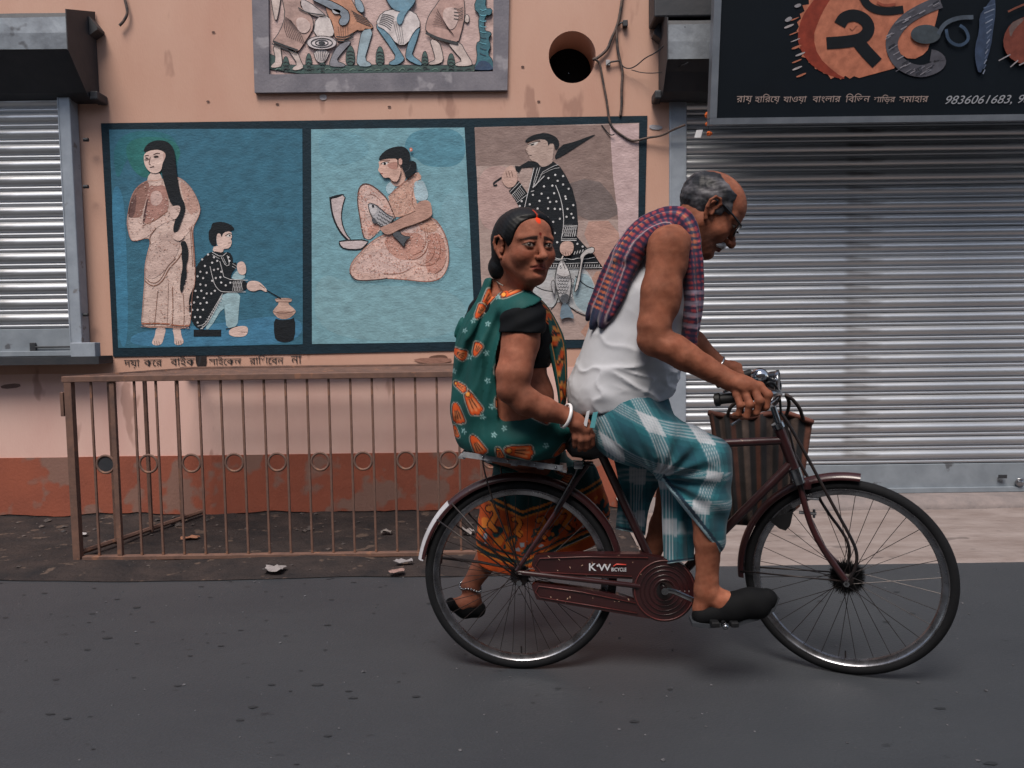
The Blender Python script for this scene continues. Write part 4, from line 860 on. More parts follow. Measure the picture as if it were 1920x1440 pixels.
# flat slats of the folded top
for k in range(5):
    y = GY+0.14+k*0.17; b = MB(); b.bbox((gx0+0.06+0.3*(y-GY), y-0.035, gz1-0.006), (gx1, y+0.035, gz1+0.008-0.001*k), 0.003); b.build('top_slat', M_gate, gt)
ringme = None
for k in range(0, len(xb)-1):
    if k % 2 == 0:
        c = np.array([(xb[k]+xb[k+1])/2, GY, W(400, 868, GY)[2]])
        if ringme is None:
            b = MB(); prof = [(0.048+0.007*math.cos(a), 0.006*math.sin(a)) for a in [i*math.pi/4 for i in range(9)]]; b.ring(c, (0, 1, 0), prof, n=28); ringme = b.build('ring', M_gate, gt, smooth=True); c0 = c
        else:
            o = ringme.copy(); COL.objects.link(o); o.location = c-c0
b = MB(); c = np.array([(xb[0]+xb[1])/2, GY, W(400, 868, GY)[2]]); b.ring(c, (0, 1, 0), [(0.001, 0), (0.046, 0.0), (0.046, 0.01), (0.001, 0.01)], n=24); b.build('lock_plate', M_iron, gt)
b = MB(); b.bbox((gx0-0.045, GY-0.02, W(130, 780, GY)[2]), (gx0-0.026, GY+0.02, W(130, 735, GY)[2]), 0.003); b.build('hinge', M_gate, gt)

# ------------------------------------------------------------------ litter on the verge
def scrap(name, label, cat, px, py, w_, d_, h_, c, seed):
    rr = np.random.default_rng(seed); c0 = G(px, py, 0.03); V = []; F = []; n = 6
    for i in range(n+1):
        for j in range(n+1):
            u_, v_ = i/n-0.5, j/n-0.5
            V.append((c0[0]+u_*w_+rr.normal(0, w_*0.05), c0[1]+v_*d_+rr.normal(0, d_*0.05), 0.026+h_*(0.5+0.5*math.sin(5*u_+seed)*math.cos(6*v_))+abs(rr.normal(0, h_*0.25))))
    F = [(i*(n+1)+j, (i+1)*(n+1)+j, (i+1)*(n+1)+j+1, i*(n+1)+j+1) for i in range(n) for j in range(n)]
    return tag(mk(name, V, F, mat('litter_%d' % seed, c, rough=0.8)), label, cat, 'litter on the dirt verge')
scrap('paper_scrap', 'crumpled white paper scrap on the dirt below the grille', 'litter', 514, 1068, 0.10, 0.07, 0.02, (126, 120, 120), 1)
scrap('paper_scrap', 'white paper sliver lying left of the rear wheel', 'litter', 757, 1053, 0.09, 0.04, 0.015, (122, 118, 120), 2)
scrap('paper_scrap', 'pale pink paper scrap near the road edge left of the wheel', 'litter', 744, 1070, 0.07, 0.05, 0.008, (130, 104, 98), 3)
scrap('dry_leaf', 'brown dry leaf behind the grille bars on the dirt', 'leaf', 356, 1009, 0.10, 0.05, 0.012, (136, 92, 70), 4)
scrap('plastic_scrap', 'small white plastic scrap behind the grille near the wall', 'litter', 724, 999, 0.06, 0.05, 0.02, (122, 114, 110), 5)
scrap('plastic_scrap', 'pale plastic scrap by the foot of the corner post', 'litter', 155, 1001, 0.05, 0.03, 0.01, (150, 146, 148), 6)
scrap('paper_scrap', 'white paper scrap seen through the rear wheel spokes', 'litter', 878, 1000, 0.07, 0.06, 0.03, (140, 132, 130), 7)
# small stones and crumbs of plaster on the verge, scattered asphalt chips on the road
b = MB(); rr = np.random.default_rng(5)
def stone(b, x, y, z, s):
    V = []; 
    for (a, e) in [(0, .3), (1.3, .1), (2.5, .4), (3.7, .15), (5.0, .35)]: V.append((x+s*math.cos(a+s*900)*rr.uniform(.7, 1.1), y+s*math.sin(a+s*900)*rr.uniform(.7, 1.1), z+s*e))
    V += [(x, y, z+s*rr.uniform(.6, .9)), (x, y, z-s*.3)]
    b.add(V, [(i, (i+1) % 5, 5) for i in range(5)]+[((i+1) % 5, i, 6) for i in range(5)])
for i in range(260):
    x = rr.uniform(-3.4, 0.7); y = rr.uniform(3.93, 5.17); z = float(dirt_z(np.array(x), np.array(y))); stone(b, x, y, z, abs(rr.normal(0, 0.006))+0.002 if y < 4.7 else abs(rr.normal(0, 0.013))+0.003)
tag(b.build('rubble', mat('rubble', (84, 74, 70), rough=0.95, c2=(48, 45, 46), mscale=30, mcontrast=0.5)), 'small stones and plaster crumbs scattered on the earth strip', 'rubble', kind='stuff')
b = MB(); r9 = np.random.default_rng(17)
for i in range(150):
    x = r9.uniform(-2.7, 2.4) if r9.random() < 0.4 else r9.uniform(-2.7, 0.2); y = 1.5+2.35*r9.random()**0.8; a_ = abs(r9.normal(0, 0.008))+0.006; e_ = r9.uniform(0.35, 0.6); n_ = 9
    b.add([(x+a_*math.cos(6.283*k/n_)*r9.uniform(.7, 1.15), y+a_*e_*math.sin(6.283*k/n_)*r9.uniform(.7, 1.15), 0.0028) for k in range(n_)], [tuple(range(n_))])  # flat patches paint the darkness of pits
tag(b.build('pit_spots', mat('pit', (30, 33, 37), rough=0.6, c2=(38, 41, 45), mscale=60)), 'small flat dark patches painted for pits in the asphalt', 'tar spots', kind='stuff')
b = MB()
for i in range(500):
    x = rr.uniform(-2.6, 2.6); y = rr.uniform(1.4, 3.9); stone(b, x, y, 0.0, abs(rr.normal(0, 0.003))+0.0012)
tag(b.build('road_grit', mat('grit', (92, 92, 96), rough=0.9, c2=(50, 50, 54), mscale=40, mcontrast=0.6)), 'fine grit scattered over the asphalt', 'grit', kind='stuff')
# ------------------------------------------------------------------ the bicycle
M_mar = mat('maroon_enamel', (50, 20, 22), rough=0.34, c2=(37, 17, 19), mscale=9, mcontrast=0.2, spots=((120, 96, 84), 38, 0.69, 0.9), bump=0.08, bscale=60, coat=0.25, rvar=0.12)
M_chr = mat('worn_chrome', (168, 172, 178), rough=0.2, metal=1.0, c2=(110, 108, 108), mscale=30, mcontrast=0.2, rvar=0.1)
M_rim = mat('dull_rim', (150, 152, 158), rough=0.28, metal=0.95, c2=(92, 90, 92), mscale=14, mcontrast=0.2, rvar=0.1)
M_tyre = mat('tyre_rubber', (12, 13, 16), rough=0.8, c2=(22, 23, 26), mscale=9, mcontrast=0.2, bump=0.25, bscale=120, spec=0.2)
M_blk = mat('black_rubber', (13, 14, 17), rough=0.6, spec=0.35)
M_blkm = mat('blackened_steel', (32, 32, 36), rough=0.4, metal=0.5, c2=(52, 42, 39), mscale=20, mcontrast=0.4)
M_wht = mat('scuffed_white_paint', (176, 176, 182), rough=0.6, c2=(150, 150, 156), mscale=12, mcontrast=0.2, spots=((70, 66, 68), 24, 0.68, 0.9))
RW = 0.353
RH = np.array([BRX, BRY, RW]); FH = RH + BDIR*1.170
ang = math.atan2(BDIR[1], BDIR[0])-math.radians(20.5)
FD = np.array([math.cos(ang), math.sin(ang), 0]); FN = np.array([-FD[1], FD[0], 0])
Zu = np.array([0, 0, 1.0])
def FP(px, py, off=0.0):
    d = ray(px, py); o = FH+FN*off; t = np.dot(o-CPOS, FN)/np.dot(d, FN); return CPOS+d*t
bike = thing('bicycle', 'dark maroon roadster bicycle ridden past the wall with full chain case', 'bicycle', (RH[0]+0.6, RH[1]-0.03, 0))
def wheel(hub, fd, fn, label, nsp, hubr, seed):
    w = MB(); prof = [(0.334+0.019*math.cos(a), 0.0185*math.sin(a)) for a in [2*math.pi*i/14 for i in range(15)]]
    prof = [(r+(0.0012 if abs(h) < 0.012 and r > 0.346 and (i % 2) else 0), h) for i, (r, h) in enumerate(prof)]
    rim = MB(); rim.ring(hub, fn, [(0.322, 0.016), (0.318, 0.0165), (0.313, 0.012), (0.300, 0.009), (0.297, 0.0), (0.300, -0.009), (0.313, -0.012), (0.318, -0.0165), (0.322, -0.016), (0.322, 0.016)], n=96, u=Zu)
    R_ = rim.build('wheel', M_rim, bike, angle=35); R_['label'] = label
    w.ring(hub, fn, prof, n=110, u=Zu); w.build('tyre', M_tyre, R_, smooth=True)
    h = MB(); h.tube([hub-fn*0.045, hub-fn*0.038, hub-fn*0.032, hub+fn*0.032, hub+fn*0.038, hub+fn*0.045], [hubr*0.6, hubr*1.25, hubr*0.75, hubr*0.75, hubr*1.25, hubr*0.6], 16); h.tube([hub-fn*0.085, hub+fn*0.085], 0.005, 8); h.build('hub', M_blkm, R_, angle=40)
    me = None; L = 0.302
    for k in range(nsp):
        side = 1 if k % 2 else -1; a = 2*math.pi*(k+0.3*seed)/nsp; tw = math.radians(55)*(1 if (k//2) % 2 else -1)
        p0 = hub+fn*side*0.034+hubr*(math.cos(a+tw)*fd+math.sin(a+tw)*Zu); p1 = hub+fn*side*0.003+L*(math.cos(a)*fd+math.sin(a)*Zu)
        d = p1-p0; ln = np.linalg.norm(d)
        if me is None:
            s_ = MB(); s_.tube([(0, 0, 0), (0, 0, 1)], 0.00125, 5); V = s_.V
            me = bpy.data.meshes.new('spoke'); me.from_pydata(V, [], s_.F); me.materials.append(M_chr if seed == 9 else M_blkm)
        o = newobj('spoke', me, R_); o.location = p0-ROOTLOC[bike.name]; o.rotation_euler = Vector(d).to_track_quat('Z', 'Y').to_euler(); o.scale = (1, 1, ln)
    v = MB(); v.tube([hub+0.297*Zu*-1+fn*0.0, hub-0.27*Zu], 0.003, 6); v.build('valve', M_blkm, R_)
    return R_
rw_ = wheel(RH, BDIR, BN, 'rear wheel under the carrier', 40, 0.022, 1)
fw_ = wheel(FH, FD, FN, 'front wheel with a black dust brush at its hub', 32, 0.018, 2)
def brush(hub, fn, fd, R0, R1, n, name, par, seed):
    rr = np.random.default_rng(seed); b = MB()
    for i in range(n):
        a = rr.uniform(0, 6.283); o = rr.normal(0, 0.016); d = math.cos(a)*fd+math.sin(a)*Zu; d2 = math.cos(a+rr.normal(0, .12))*fd+math.sin(a+rr.normal(0, .12))*Zu
        p0 = hub+fn*o*0.5+d*R0; p1 = hub+fn*o+d2*R1*rr.uniform(0.8, 1.08); s_ = np.cross(d, fn)*0.0022
        b.add([p0-s_, p0+s_, p1], [(0, 1, 2)]); b.add([p0-fn*0.0022, p0+fn*0.0022, p1], [(0, 1, 2)])
    b.tube([hub-fn*0.016, hub+fn*0.016], R0*1.25, 16)
    o = b.build(name, M_blk, par); o['kind'] = 'stuff'; return o
brush(FH, FN, FD, 0.024, 0.062, 1500, 'hub_brush', fw_, 1); brush(RH+BN*0.0, BN, BDIR, 0.022, 0.04, 500, 'hub_brush', rw_, 2)
# mudguards
def guard(hub, fn, fd, R, a0, a1, name, m, wd=0.03, par=None, n=48, label=None, lift=0.0):
    b = MB(); prof = [((R+lift)-0.85*wd*(1-math.cos(t)), wd*math.sin(t)) for t in [math.radians(x) for x in (-85, -60, -35, -12, 12, 35, 60, 85)]]
    prof = prof+[(r-0.0015, h*0.97) for r, h in reversed(prof)]+[prof[0]]
    b.ring(hub, fn, prof, n=n, a0=math.radians(a0), a1=math.radians(a1), u=fd); o = b.build(name, m, par or bike, smooth=True); fixnormals(o)
    if label: o['label'] = label
    return o
sgn = 1 if np.dot(np.cross(BN, BDIR), Zu) > 0 else -1
guard(RH, BN*sgn, BDIR, 0.380, 2, 170, 'mudguard', M_mar, label='rear mudguard')
guard(RH, BN*sgn, BDIR, 0.3825, 134, 171, 'tail_patch', M_wht, wd=0.028, n=16)
guard(FH, FN*sgn, FD, 0.379, 84, 186, 'mudguard', M_mar, label='front mudguard')
b = MB()
for o_ in (-0.052, 0.052): b.tube([RH+BN*o_, RH+BN*o_*0.75+BDIR*-0.30+Zu*0.215], 0.003, 6); b.tube([RH+BN*o_, RH+BN*o_*0.75+BDIR*-0.245+Zu*0.275], 0.003, 6)
b.build('mudguard_stay', M_blkm, bike, smooth=True)
b = MB()
for o_ in (-0.052, 0.052): b.tube([FH+FN*o_, FH+FN*o_*0.6-FD*0.365-Zu*0.012], 0.003, 6)
b.build('mudguard_stay', M_blkm, bike, smooth=True)
b = MB(); b.prism([FP(1443, 972), FP(1488, 955), FP(1482, 984), FP(1474, 992), FP(1462, 988)], FN*0.05-np.array([0, 0, 0])); o = b.build('mud_flap', M_blk, bike); fixnormals(o); o.location = list(-FN*0.025)
# frame
def tube(name, pts, r, m=M_mar, n=12, par=None, sq=None):
    b = MB(); b.tube(pts, r, n, sq=sq); o = b.build(name, m, par or bike, smooth=False, angle=40); return o
BB = B(1246, 1107)
HT, HL = B(1452, 770), B(1494, 892)
tube('top_tube', [B(1122, 842), B(1466, 826)], 0.0145); tube('seat_tube', [B(1116, 826), BB], 0.0155); tube('down_tube', [B(1484, 868), BB], 0.0155)
tube('head_tube', [B(1458, 796), B(1491, 884)], 0.0185)
for o_ in (-0.055, 0.055):
    tube('chain_stay', [B(971, 1073, o_), B(1190, 1098, o_), BB], 0.0095); tube('seat_stay', [B(969, 1070, o_), B(1105, 866, o_*0.6)], 0.0085)
b = MB(); b.tube([BB-BN*0.04, BB+BN*0.04], 0.021, 16); b.build('bottom_bracket', M_mar, bike, angle=40)
for (p0, p1, r) in ((B(1457, 793), B(1461, 802), 0.022), (B(1488, 878), B(1498, 906), 0.0225)): tube('headset_cup', [p0, p1], r, M_chr, 16)
fork = MB()
for o_ in (-0.052, 0.052): fork.tube(smoothpts([FP(1498, 900, o_*0.75), FP(1506, 935, o_), FP(1520, 985, o_), FP(1546, 1035, o_), FH+FN*o_], 2, False), [0.0125]*4+[0.012]*10+[0.010]*8 if False else 0.0115, 10)
fork.bbox(FP(1501, 905)-np.array([0.02, 0.055, 0.016]), FP(1501, 905)+np.array([0.02, 0.055, 0.014]), 0.006)
fork.build('fork', M_mar, bike, angle=40)
b = MB(); b.tube([FH-FN*0.085, FH-FN*0.058], 0.011, 6); b.build('axle_nut', M_chr, bike)
b = MB(); b.tube([RH-BN*0.10, RH-BN*0.066], 0.011, 6); b.build('axle_nut', M_chr, bike)
# brake rods running down to the front hub and the caliper
for o_, pts in ((-0.075, [(1462, 772), (1476, 790), (1510, 850), (1562, 948), (1598, 1012), (1608, 1040), (1604, 1066), (1594, 1084)]), (0.07, [(1452, 790), (1470, 815), (1500, 868), (1545, 952), (1586, 1005), (1594, 1034), (1590, 1056), (1578, 1072)])):
    b = MB(); b.tube(smoothpts([FP(x, y, o_) for x, y in pts], 2, False), 0.0056, 8); b.build('front_stay', M_blkm, bike, smooth=True)
b = MB(); b.tube(smoothpts([FP(1478, 800, -0.04), FP(1490, 850, -0.05), FP(1502, 905, -0.055), FP(1512, 938, -0.05)], 1, False), 0.004, 8); b.build('brake_rod', M_blkm, bike, smooth=True)
b = MB(); c = FP(1515, 962, -0.05); b.tube([c-FD*0.03, c+FD*0.028], 0.006, 8); b.tube([c+FD*0.02-Zu*0.015, c+FD*0.02+Zu*0.015], 0.005, 8); c2_ = FP(1524, 935, -0.045); b.tube([c2_-FD*0.035, c2_+FD*0.02], 0.005, 8); b.build('brake_caliper', M_chr, bike, angle=40)
# chain case
CO = -0.052; CT = 0.034
def CB(p, o=0.0): return B(p[0], p[1], CO-o)
up_ = [(1001, 1046), (1006, 1041), (1100, 1038), (1200, 1039), (1243, 1047), (1225, 1085), (1185, 1086), (1100, 1082), (1010, 1078), (997, 1060)]
lo_ = [(997, 1100), (1004, 1093), (1090, 1104), (1160, 1116), (1200, 1130), (1250, 1164), (1205, 1158), (1100, 1140), (1006, 1124)]
disc = [(1246+60*math.cos(a), 1107+59*math.sin(a)) for a in [2*math.pi*i/48 for i in range(48)]]
case = MB(); case.prism([CB(p) for p in disc], BN*CT); case.prism([CB(p, -0.001) for p in up_], BN*(CT-0.002)); case.prism([CB(p, -0.001) for p in lo_], BN*(CT-0.002))
co = case.build('chain_case', M_mar, bike); fixnormals(co)
M_mar2 = mat('maroon_trim', (92, 42, 40), rough=0.4, c2=(60, 28, 28), mscale=30, mcontrast=0.4)
def cline(pts, w=2.2, m=M_mar2, name='case_rib', o=0.002, sm=0):
    P = [np.asarray(p, float) for p in pts]; b = MB(); b.tube([CB(p, o) for p in P], w*mpp(2.8)/2, 6); return b.build(name, m, co, smooth=True)
cline([(1185, 1081), (1014, 1073), (1004, 1060), (1012, 1047), (1100, 1044), (1215, 1046)]); cline([(1192, 1131), (1090, 1110), (1010, 1099), (1004, 1110), (1012, 1120), (1105, 1135), (1195, 1150)])
for rr_, w_ in ((56, 2.6), (46, 2.0), (38, 2.0), (29, 2.0), (20, 3)): cline([(1246+rr_*math.cos(a), 1107+rr_*math.sin(a)) for a in [2*math.pi*i/40 for i in range(41)]], w_, M_mar if rr_ != 56 else M_mar2)
b = MB(); b.prism([CB((1246+15*math.cos(a), 1107+15*math.sin(a)), 0.004) for a in [i*math.pi/10 for i in range(20)]], BN*0.004); o = b.build('case_boss', M_blkm, co); fixnormals(o)
# maker's lettering on the case
def ctext(body, px, py, wpx, m, sc=1.0, shear=0.0):
    cu = bpy.data.curves.new('lettering', 'FONT'); cu.body = body; cu.extrude = 0.0002; cu.shear = shear; cu.offset = 0.012
    o = newobj('lettering', cu, None, m); bpy.context.view_layer.update(); d = o.dimensions.x; p0 = CB((px, py), 0.0022); p1 = CB((px+wpx, py), 0.0022); s = np.linalg.norm(p1-p0)/d
    o.parent = co; o.location = p0-ROOTLOC[bike.name]; R3 = Matrix((tuple(BDIR), (0, 0, 1), tuple(-BN))).transposed(); o.rotation_euler = R3.to_euler(); o.scale = (s, s*sc, s); tomesh(o)
M_logo = mat('logo_silver', (186, 188, 194), rough=0.5); ctext('K', 1103, 1070, 14, M_logo, 0.9); ctext('W', 1122, 1070, 24, M_logo, 0.85); ctext('·', 1117, 1070, 4, M_logo); ctext('BICYCLE', 1146, 1071, 28, M_logo, 1.3)
cline([(1150, 1062), (1156, 1058), (1174, 1059)], 2.6, mat('logo_red', (178, 60, 50), rough=0.5), 'logo_stripe', 0.0025)
# chips in the enamel
rr = random.Random(11); b = MB()
for i in range(34):
    x, y = rr.choice([(rr.uniform(1010, 1190), rr.uniform(1040, 1076)), (rr.uniform(1010, 1190), rr.uniform(1102, 1132)), (rr.uniform(1200, 1290), rr.uniform(1060, 1150))])
    if not (inpoly([(x, y)], up_)[0] or inpoly([(x, y)], lo_)[0]): continue
    a = rr.uniform(0, 3.1); l = rr.uniform(1, 4); w_ = rr.uniform(.5, 1.1); c_, s_ = math.cos(a), math.sin(a)
    b.add([CB((x+u*l*c_-v*w_*s_, y+u*l*s_+v*w_*c_), 0.0012) for u, v in ((-1, -.4), (.2, -1), (1, .3), (-.3, 1))], [(0, 1, 2, 3)])
o = b.build('paint_chips', mat('bare_metal_chip', (168, 140, 120), rough=0.6), co); o['kind'] = 'stuff'
# crank, pedals
CK = -0.10; ck0 = B(1246, 1107, CK); ck1 = B(1348, 1146, CK-0.01)
b = MB(); b.tube(smoothpts([ck0, B(1262, 1108, CK), B(1275, 1114, CK-0.004), ck1], 1, False), 0.0075, 8, sq=(1, 1.25)); b.tube([ck0+BN*0.05, ck0-BN*0.012], 0.013, 12); b.build('crank', M_chr, bike, angle=40)
ck2 = BB+BN*0.09-(ck1-ck0)*np.array([1, 1, 1])
b = MB(); b.tube([BB+BN*0.085, BB+BN*0.09-(ck1-ck0)], 0.0075, 8); b.build('crank', M_chr, bike, angle=40)
def pedal(c, s, rough=0):
    b = MB(); b.tube([c, c+BN*s*0.10], 0.008, 8)
    for u in (-0.032, 0.032): b.bbox(np.minimum(c+BDIR*u+BN*s*0.012, c+BDIR*u+BN*s*0.098)-np.array([0.011, 0.0, 0.009]), np.maximum(c+BDIR*u+BN*s*0.012, c+BDIR*u+BN*s*0.098)+np.array([0.011, 0, 0.009]), 0.004)
    o = b.build('pedal', M_blk, bike)
    b = MB(); b.tube([c+BN*s*0.098, c+BN*s*0.108], 0.0125, 12); b.sphere(c+BN*s*0.11, 0.010, 10, 6); b.build('pedal_cap', M_chr, o, angle=50)
pedal(ck1+np.array([0.0, 0, -0.012]), -1); pedal(ck2, 1)
# carrier
def flat(name, pts, wd, th, m, par=None, wdir=None):
    b = MB(); b.tube(pts, 1.0, 4, sq=(wd, th)); return b
CR = [B(866, 848), B(1062, 874)]
cd = (CR[1]-CR[0]); cd /= np.linalg.norm(cd); cn = np.cross(cd, BN); cn /= np.linalg.norm(cn)
if cn[2] < 0: cn = -cn
def slab(b, p0, p1, side, w0, th, nrm):
    b.prism([p0-side*w0+nrm*th, p1-side*w0+nrm*th, p1+side*w0+nrm*th, p0+side*w0+nrm*th], -nrm*2*th)
car = MB()
for o_ in (-0.095, 0.07):
    b_ = car; p0 = B(868, 852, o_); p1 = B(1055, 878, o_); slab(b_, p0, p1, BN, 0.003, 0.0095, cn)
for f_ in (0.03, 0.28, 0.52, 0.76, 0.97):
    p0 = CR[0]+(CR[1]-CR[0])*f_; slab(car, p0-BN*0.093-cn*0.004, p0+BN*0.068-cn*0.004, cd, 0.012, 0.003, cn)
cro = car.build('rear_carrier', mat('grey_carrier_steel', (170, 174, 180), rough=0.38, metal=0.35, c2=(84, 86, 92), mscale=20, mcontrast=0.3), bike); fixnormals(cro)
for f_ in (0.2, 0.45, 0.72, 0.93):
    b = MB(); b.sphere(B(868+187*f_, 852+26*f_, -0.099), 0.0045, 8, 5); b.build('rivet', M_chr, cro, smooth=True)
for o_, pts in ((-0.085, [(905, 862), (908, 885), (926, 945), (952, 1010), (976, 1066)]), (0.072, [(938, 866), (944, 920), (955, 985), (972, 1062)])):
    b = MB(); b.tube(smoothpts([B(x, y, o_) for x, y in pts], 2, False), 0.0065, 6, sq=(0.45, 1.2)); b.build('carrier_leg', M_blkm, cro, angle=40)
b = MB(); b.tube([B(1086, 868, -0.06), B(1078, 888, -0.06), B(1040, 955, -0.06)], 0.0085, 6, sq=(0.5, 1.3)); b.bbox(B(1084, 872, -0.065)-np.array([0.016, 0.008, 0.014]), B(1084, 872, -0.065)+np.array([0.016, 0.008, 0.014]), 0.004); b.build('carrier_bracket', M_chr, cro, angle=40)
# side stand, folded up
b = MB(); b.tube([B(828, 1046, 0.10), B(900, 1054, 0.09), B(962, 1066, 0.07)], 0.0055, 8); b.tube([B(827, 1036, 0.10), B(826, 1056, 0.10)], 0.007, 8); b.build('stand', M_blkm, bike, angle=40)
# saddle: leather top, springs and the wire loop at the back
def loft(name, secs, m, par, n=18, cap=True):
    V = []; F = []
    for (c, ax, ay, rx, ry_t, ry_b) in secs:
        for k in range(n):
            a = 2*math.pi*k/n; s = math.sin(a); V.append(np.asarray(c)+np.asarray(ax)*rx*math.cos(a)+np.asarray(ay)*((ry_t if s > 0 else ry_b)*s))
    for i in range(len(secs)-1): F += [(i*n+k, i*n+(k+1) % n, (i+1)*n+(k+1) % n, (i+1)*n+k) for k in range(n)]
    if cap: F += [tuple(range(n-1, -1, -1)), tuple((len(secs)-1)*n+k for k in range(n))]
    o = mk(name, V, F, m, par, smooth=True); fixnormals(o); return o
sad = loft('saddle', [(B(1060, 826), BN, Zu, 0.07, 0.008, 0.03), (B(1072, 822), BN, Zu, 0.12, 0.02, 0.065), (B(1112, 822), BN, Zu, 0.115, 0.026, 0.075), (B(1160, 822), BN, Zu, 0.06, 0.026, 0.05), (B(1205, 828), BN, Zu, 0.028, 0.02, 0.03), (B(1222, 832), BN, Zu, 0.016, 0.012, 0.02)], mat('saddle_leather', (24, 24, 27), rough=0.5, bump=0.2, bscale=80), bike)
b = MB()
for o_ in (-0.05, 0.05):
    b = MB(); pts = []; c0 = B(1098, 850, o_); c1 = B(1104, 872, o_)
    for i in range(60): t = i/59; a = t*2*math.pi*4; pts.append(c0+(c1-c0)*t+0.017*(math.cos(a)*BDIR+math.sin(a)*BN))
    b.tube(pts, 0.003, 5); b.build('saddle_spring', M_blkm, sad, smooth=True)
b = MB(); b.tube(smoothpts([B(1073, 816, -0.075), B(1071, 826, -0.08), B(1078, 836, -0.082), B(1092, 836, -0.08), B(1112, 830, -0.07), B(1140, 822, -0.05)], 2, False), 0.0022, 6); b.build('saddle_wire', M_chr, sad, smooth=True)
b = MB(); b.tube([B(1112, 815), B(1122, 842)], 0.012, 10); b.build('seat_post', M_chr, bike, angle=40)
# handlebar, stem, grips, bell and levers
ST = B(1449, 762)
b = MB(); b.tube([B(1466, 812), ST], 0.011, 12); b.build('stem', M_chr, bike, angle=40)
RG0, RG1 = B(1349, 749, -0.235), B(1420, 741, -0.265)
LG0, LG1 = B(1350, 716, 0.25), B(1408, 700, 0.27)
bar_ = smoothpts([RG0, RG1, B(1447, 738, -0.255), B(1461, 736, -0.20), B(1462, 738, -0.12), ST, B(1462, 728, 0.12), B(1458, 712, 0.20), B(1436, 700, 0.26), LG1, LG0], 2, False)
b = MB(); b.tube(bar_, 0.0105, 10); hb = b.build('handlebar', M_chr, bike, smooth=True)
for (a, c) in ((RG0, RG1), (LG0, LG1)):
    d = (c-a)/np.linalg.norm(c-a); b = MB(); b.tube([a-d*0.018, a-d*0.014, a, a+d*0.004, c-d*0.005, c], [0.012, 0.022, 0.022, 0.0165, 0.0165, 0.0165], 14); b.build('grip', M_blk, hb, angle=40)
b = MB(); b.tube(smoothpts([B(1371, 797, -0.24), B(1400, 779, -0.25), B(1434, 764, -0.25), B(1455, 748, -0.2), B(1458, 742, -0.12)], 1, False), 0.005, 8); b.build('brake_lever', M_chr, hb, smooth=True)
b = MB(); b.tube(smoothpts([B(1356, 735, 0.25), B(1400, 722, 0.26), B(1440, 722, 0.22), B(1460, 735, 0.1)], 1, False), 0.005, 8); b.build('brake_lever', M_chr, hb, smooth=True)
b = MB(); c = B(1424, 706, 0.02); V = []
prof = [(0.0, 0.030), (0.012, 0.0285), (0.022, 0.023), (0.029, 0.013), (0.031, 0.0), (0.028, -0.003), (0.001, -0.003)]
axb = np.array([-0.15, -0.45, 1.0]); b.ring(c, axb/np.linalg.norm(axb), [(max(r, 0.0005), h) for r, h in prof], n=28); b.build('bell', mat('bell_chrome', (190, 192, 196), rough=0.12, metal=1.0), hb, smooth=True)
b = MB(); b.tube([c-np.array([0, 0, 0.004]), B(1432, 726, 0.02), B(1452, 735, 0.02)], 0.008, 8); b.build('bell_mount', M_blkm, hb, angle=40)
lp = MB(); c = B(1448, 718, 0.06); lp.ring(c, FD, [(0.001, -0.045), (0.018, -0.042), (0.032, -0.03), (0.041, -0.008), (0.044, 0.012), (0.046, 0.02), (0.040, 0.022), (0.001, 0.026)], n=28); lp.build('headlamp', mat('black_lamp_shell', (20, 22, 26), rough=0.18, coat=0.5), hb, angle=45)
b = MB(); b.ring(c, FD, [(0.044, 0.010), (0.0475, 0.014), (0.0475, 0.022), (0.042, 0.024)], n=28); b.build('lamp_rim', M_chr, hb, angle=45)
b = MB(); b.tube(smoothpts([B(1447, 742, -0.03), B(1436, 730, -0.10), B(1438, 716, -0.14), B(1452, 718, -0.12), B(1462, 740, -0.06), B(1464, 775, -0.04)], 2, False), 0.0045, 8); b.build('brake_cable', M_blk, hb, smooth=True)
b = MB(); b.tube(smoothpts([B(1362, 975, 0.1), B(1340, 1000, 0.06), B(1320, 1008, 0.04), B(1300, 1020, 0.02)], 1, False), 0.003, 6); b.build('brake_cable', M_blk, bike, smooth=True)

# ------------------------------------------------------------------ the striped bag hanging beyond the handlebar
bag = thing('shopping_bag', 'brown and black striped woven bag hanging behind the bicycle head tube', 'bag', B(1430, 970, 0.28))
M_bag = mat('woven_bag', attr=True, rough=0.85, c2=(190, 186, 184), mscale=30, mcontrast=0.3, bump=0.7, bscale=220, bdist=0.002)
cols = [(92, 54, 42), (34, 31, 33), (76, 62, 57), (28, 28, 32), (82, 48, 39), (36, 34, 37), (84, 70, 64), (31, 30, 33)]
topc = [(1328, 772), (1360, 778), (1400, 782), (1440, 774), (1480, 774), (1524, 790)]; botc = [(1362, 978), (1380, 984), (1410, 986), (1440, 984), (1470, 975), (1500, 950)]
def lerpc(cv, t):
    k = min(int(t*(len(cv)-1)), len(cv)-2); f_ = t*(len(cv)-1)-k; return np.array(cv[k])*(1-f_)+np.array(cv[k+1])*f_
NU, NV = 64, 26; V = []; F = []; C = []
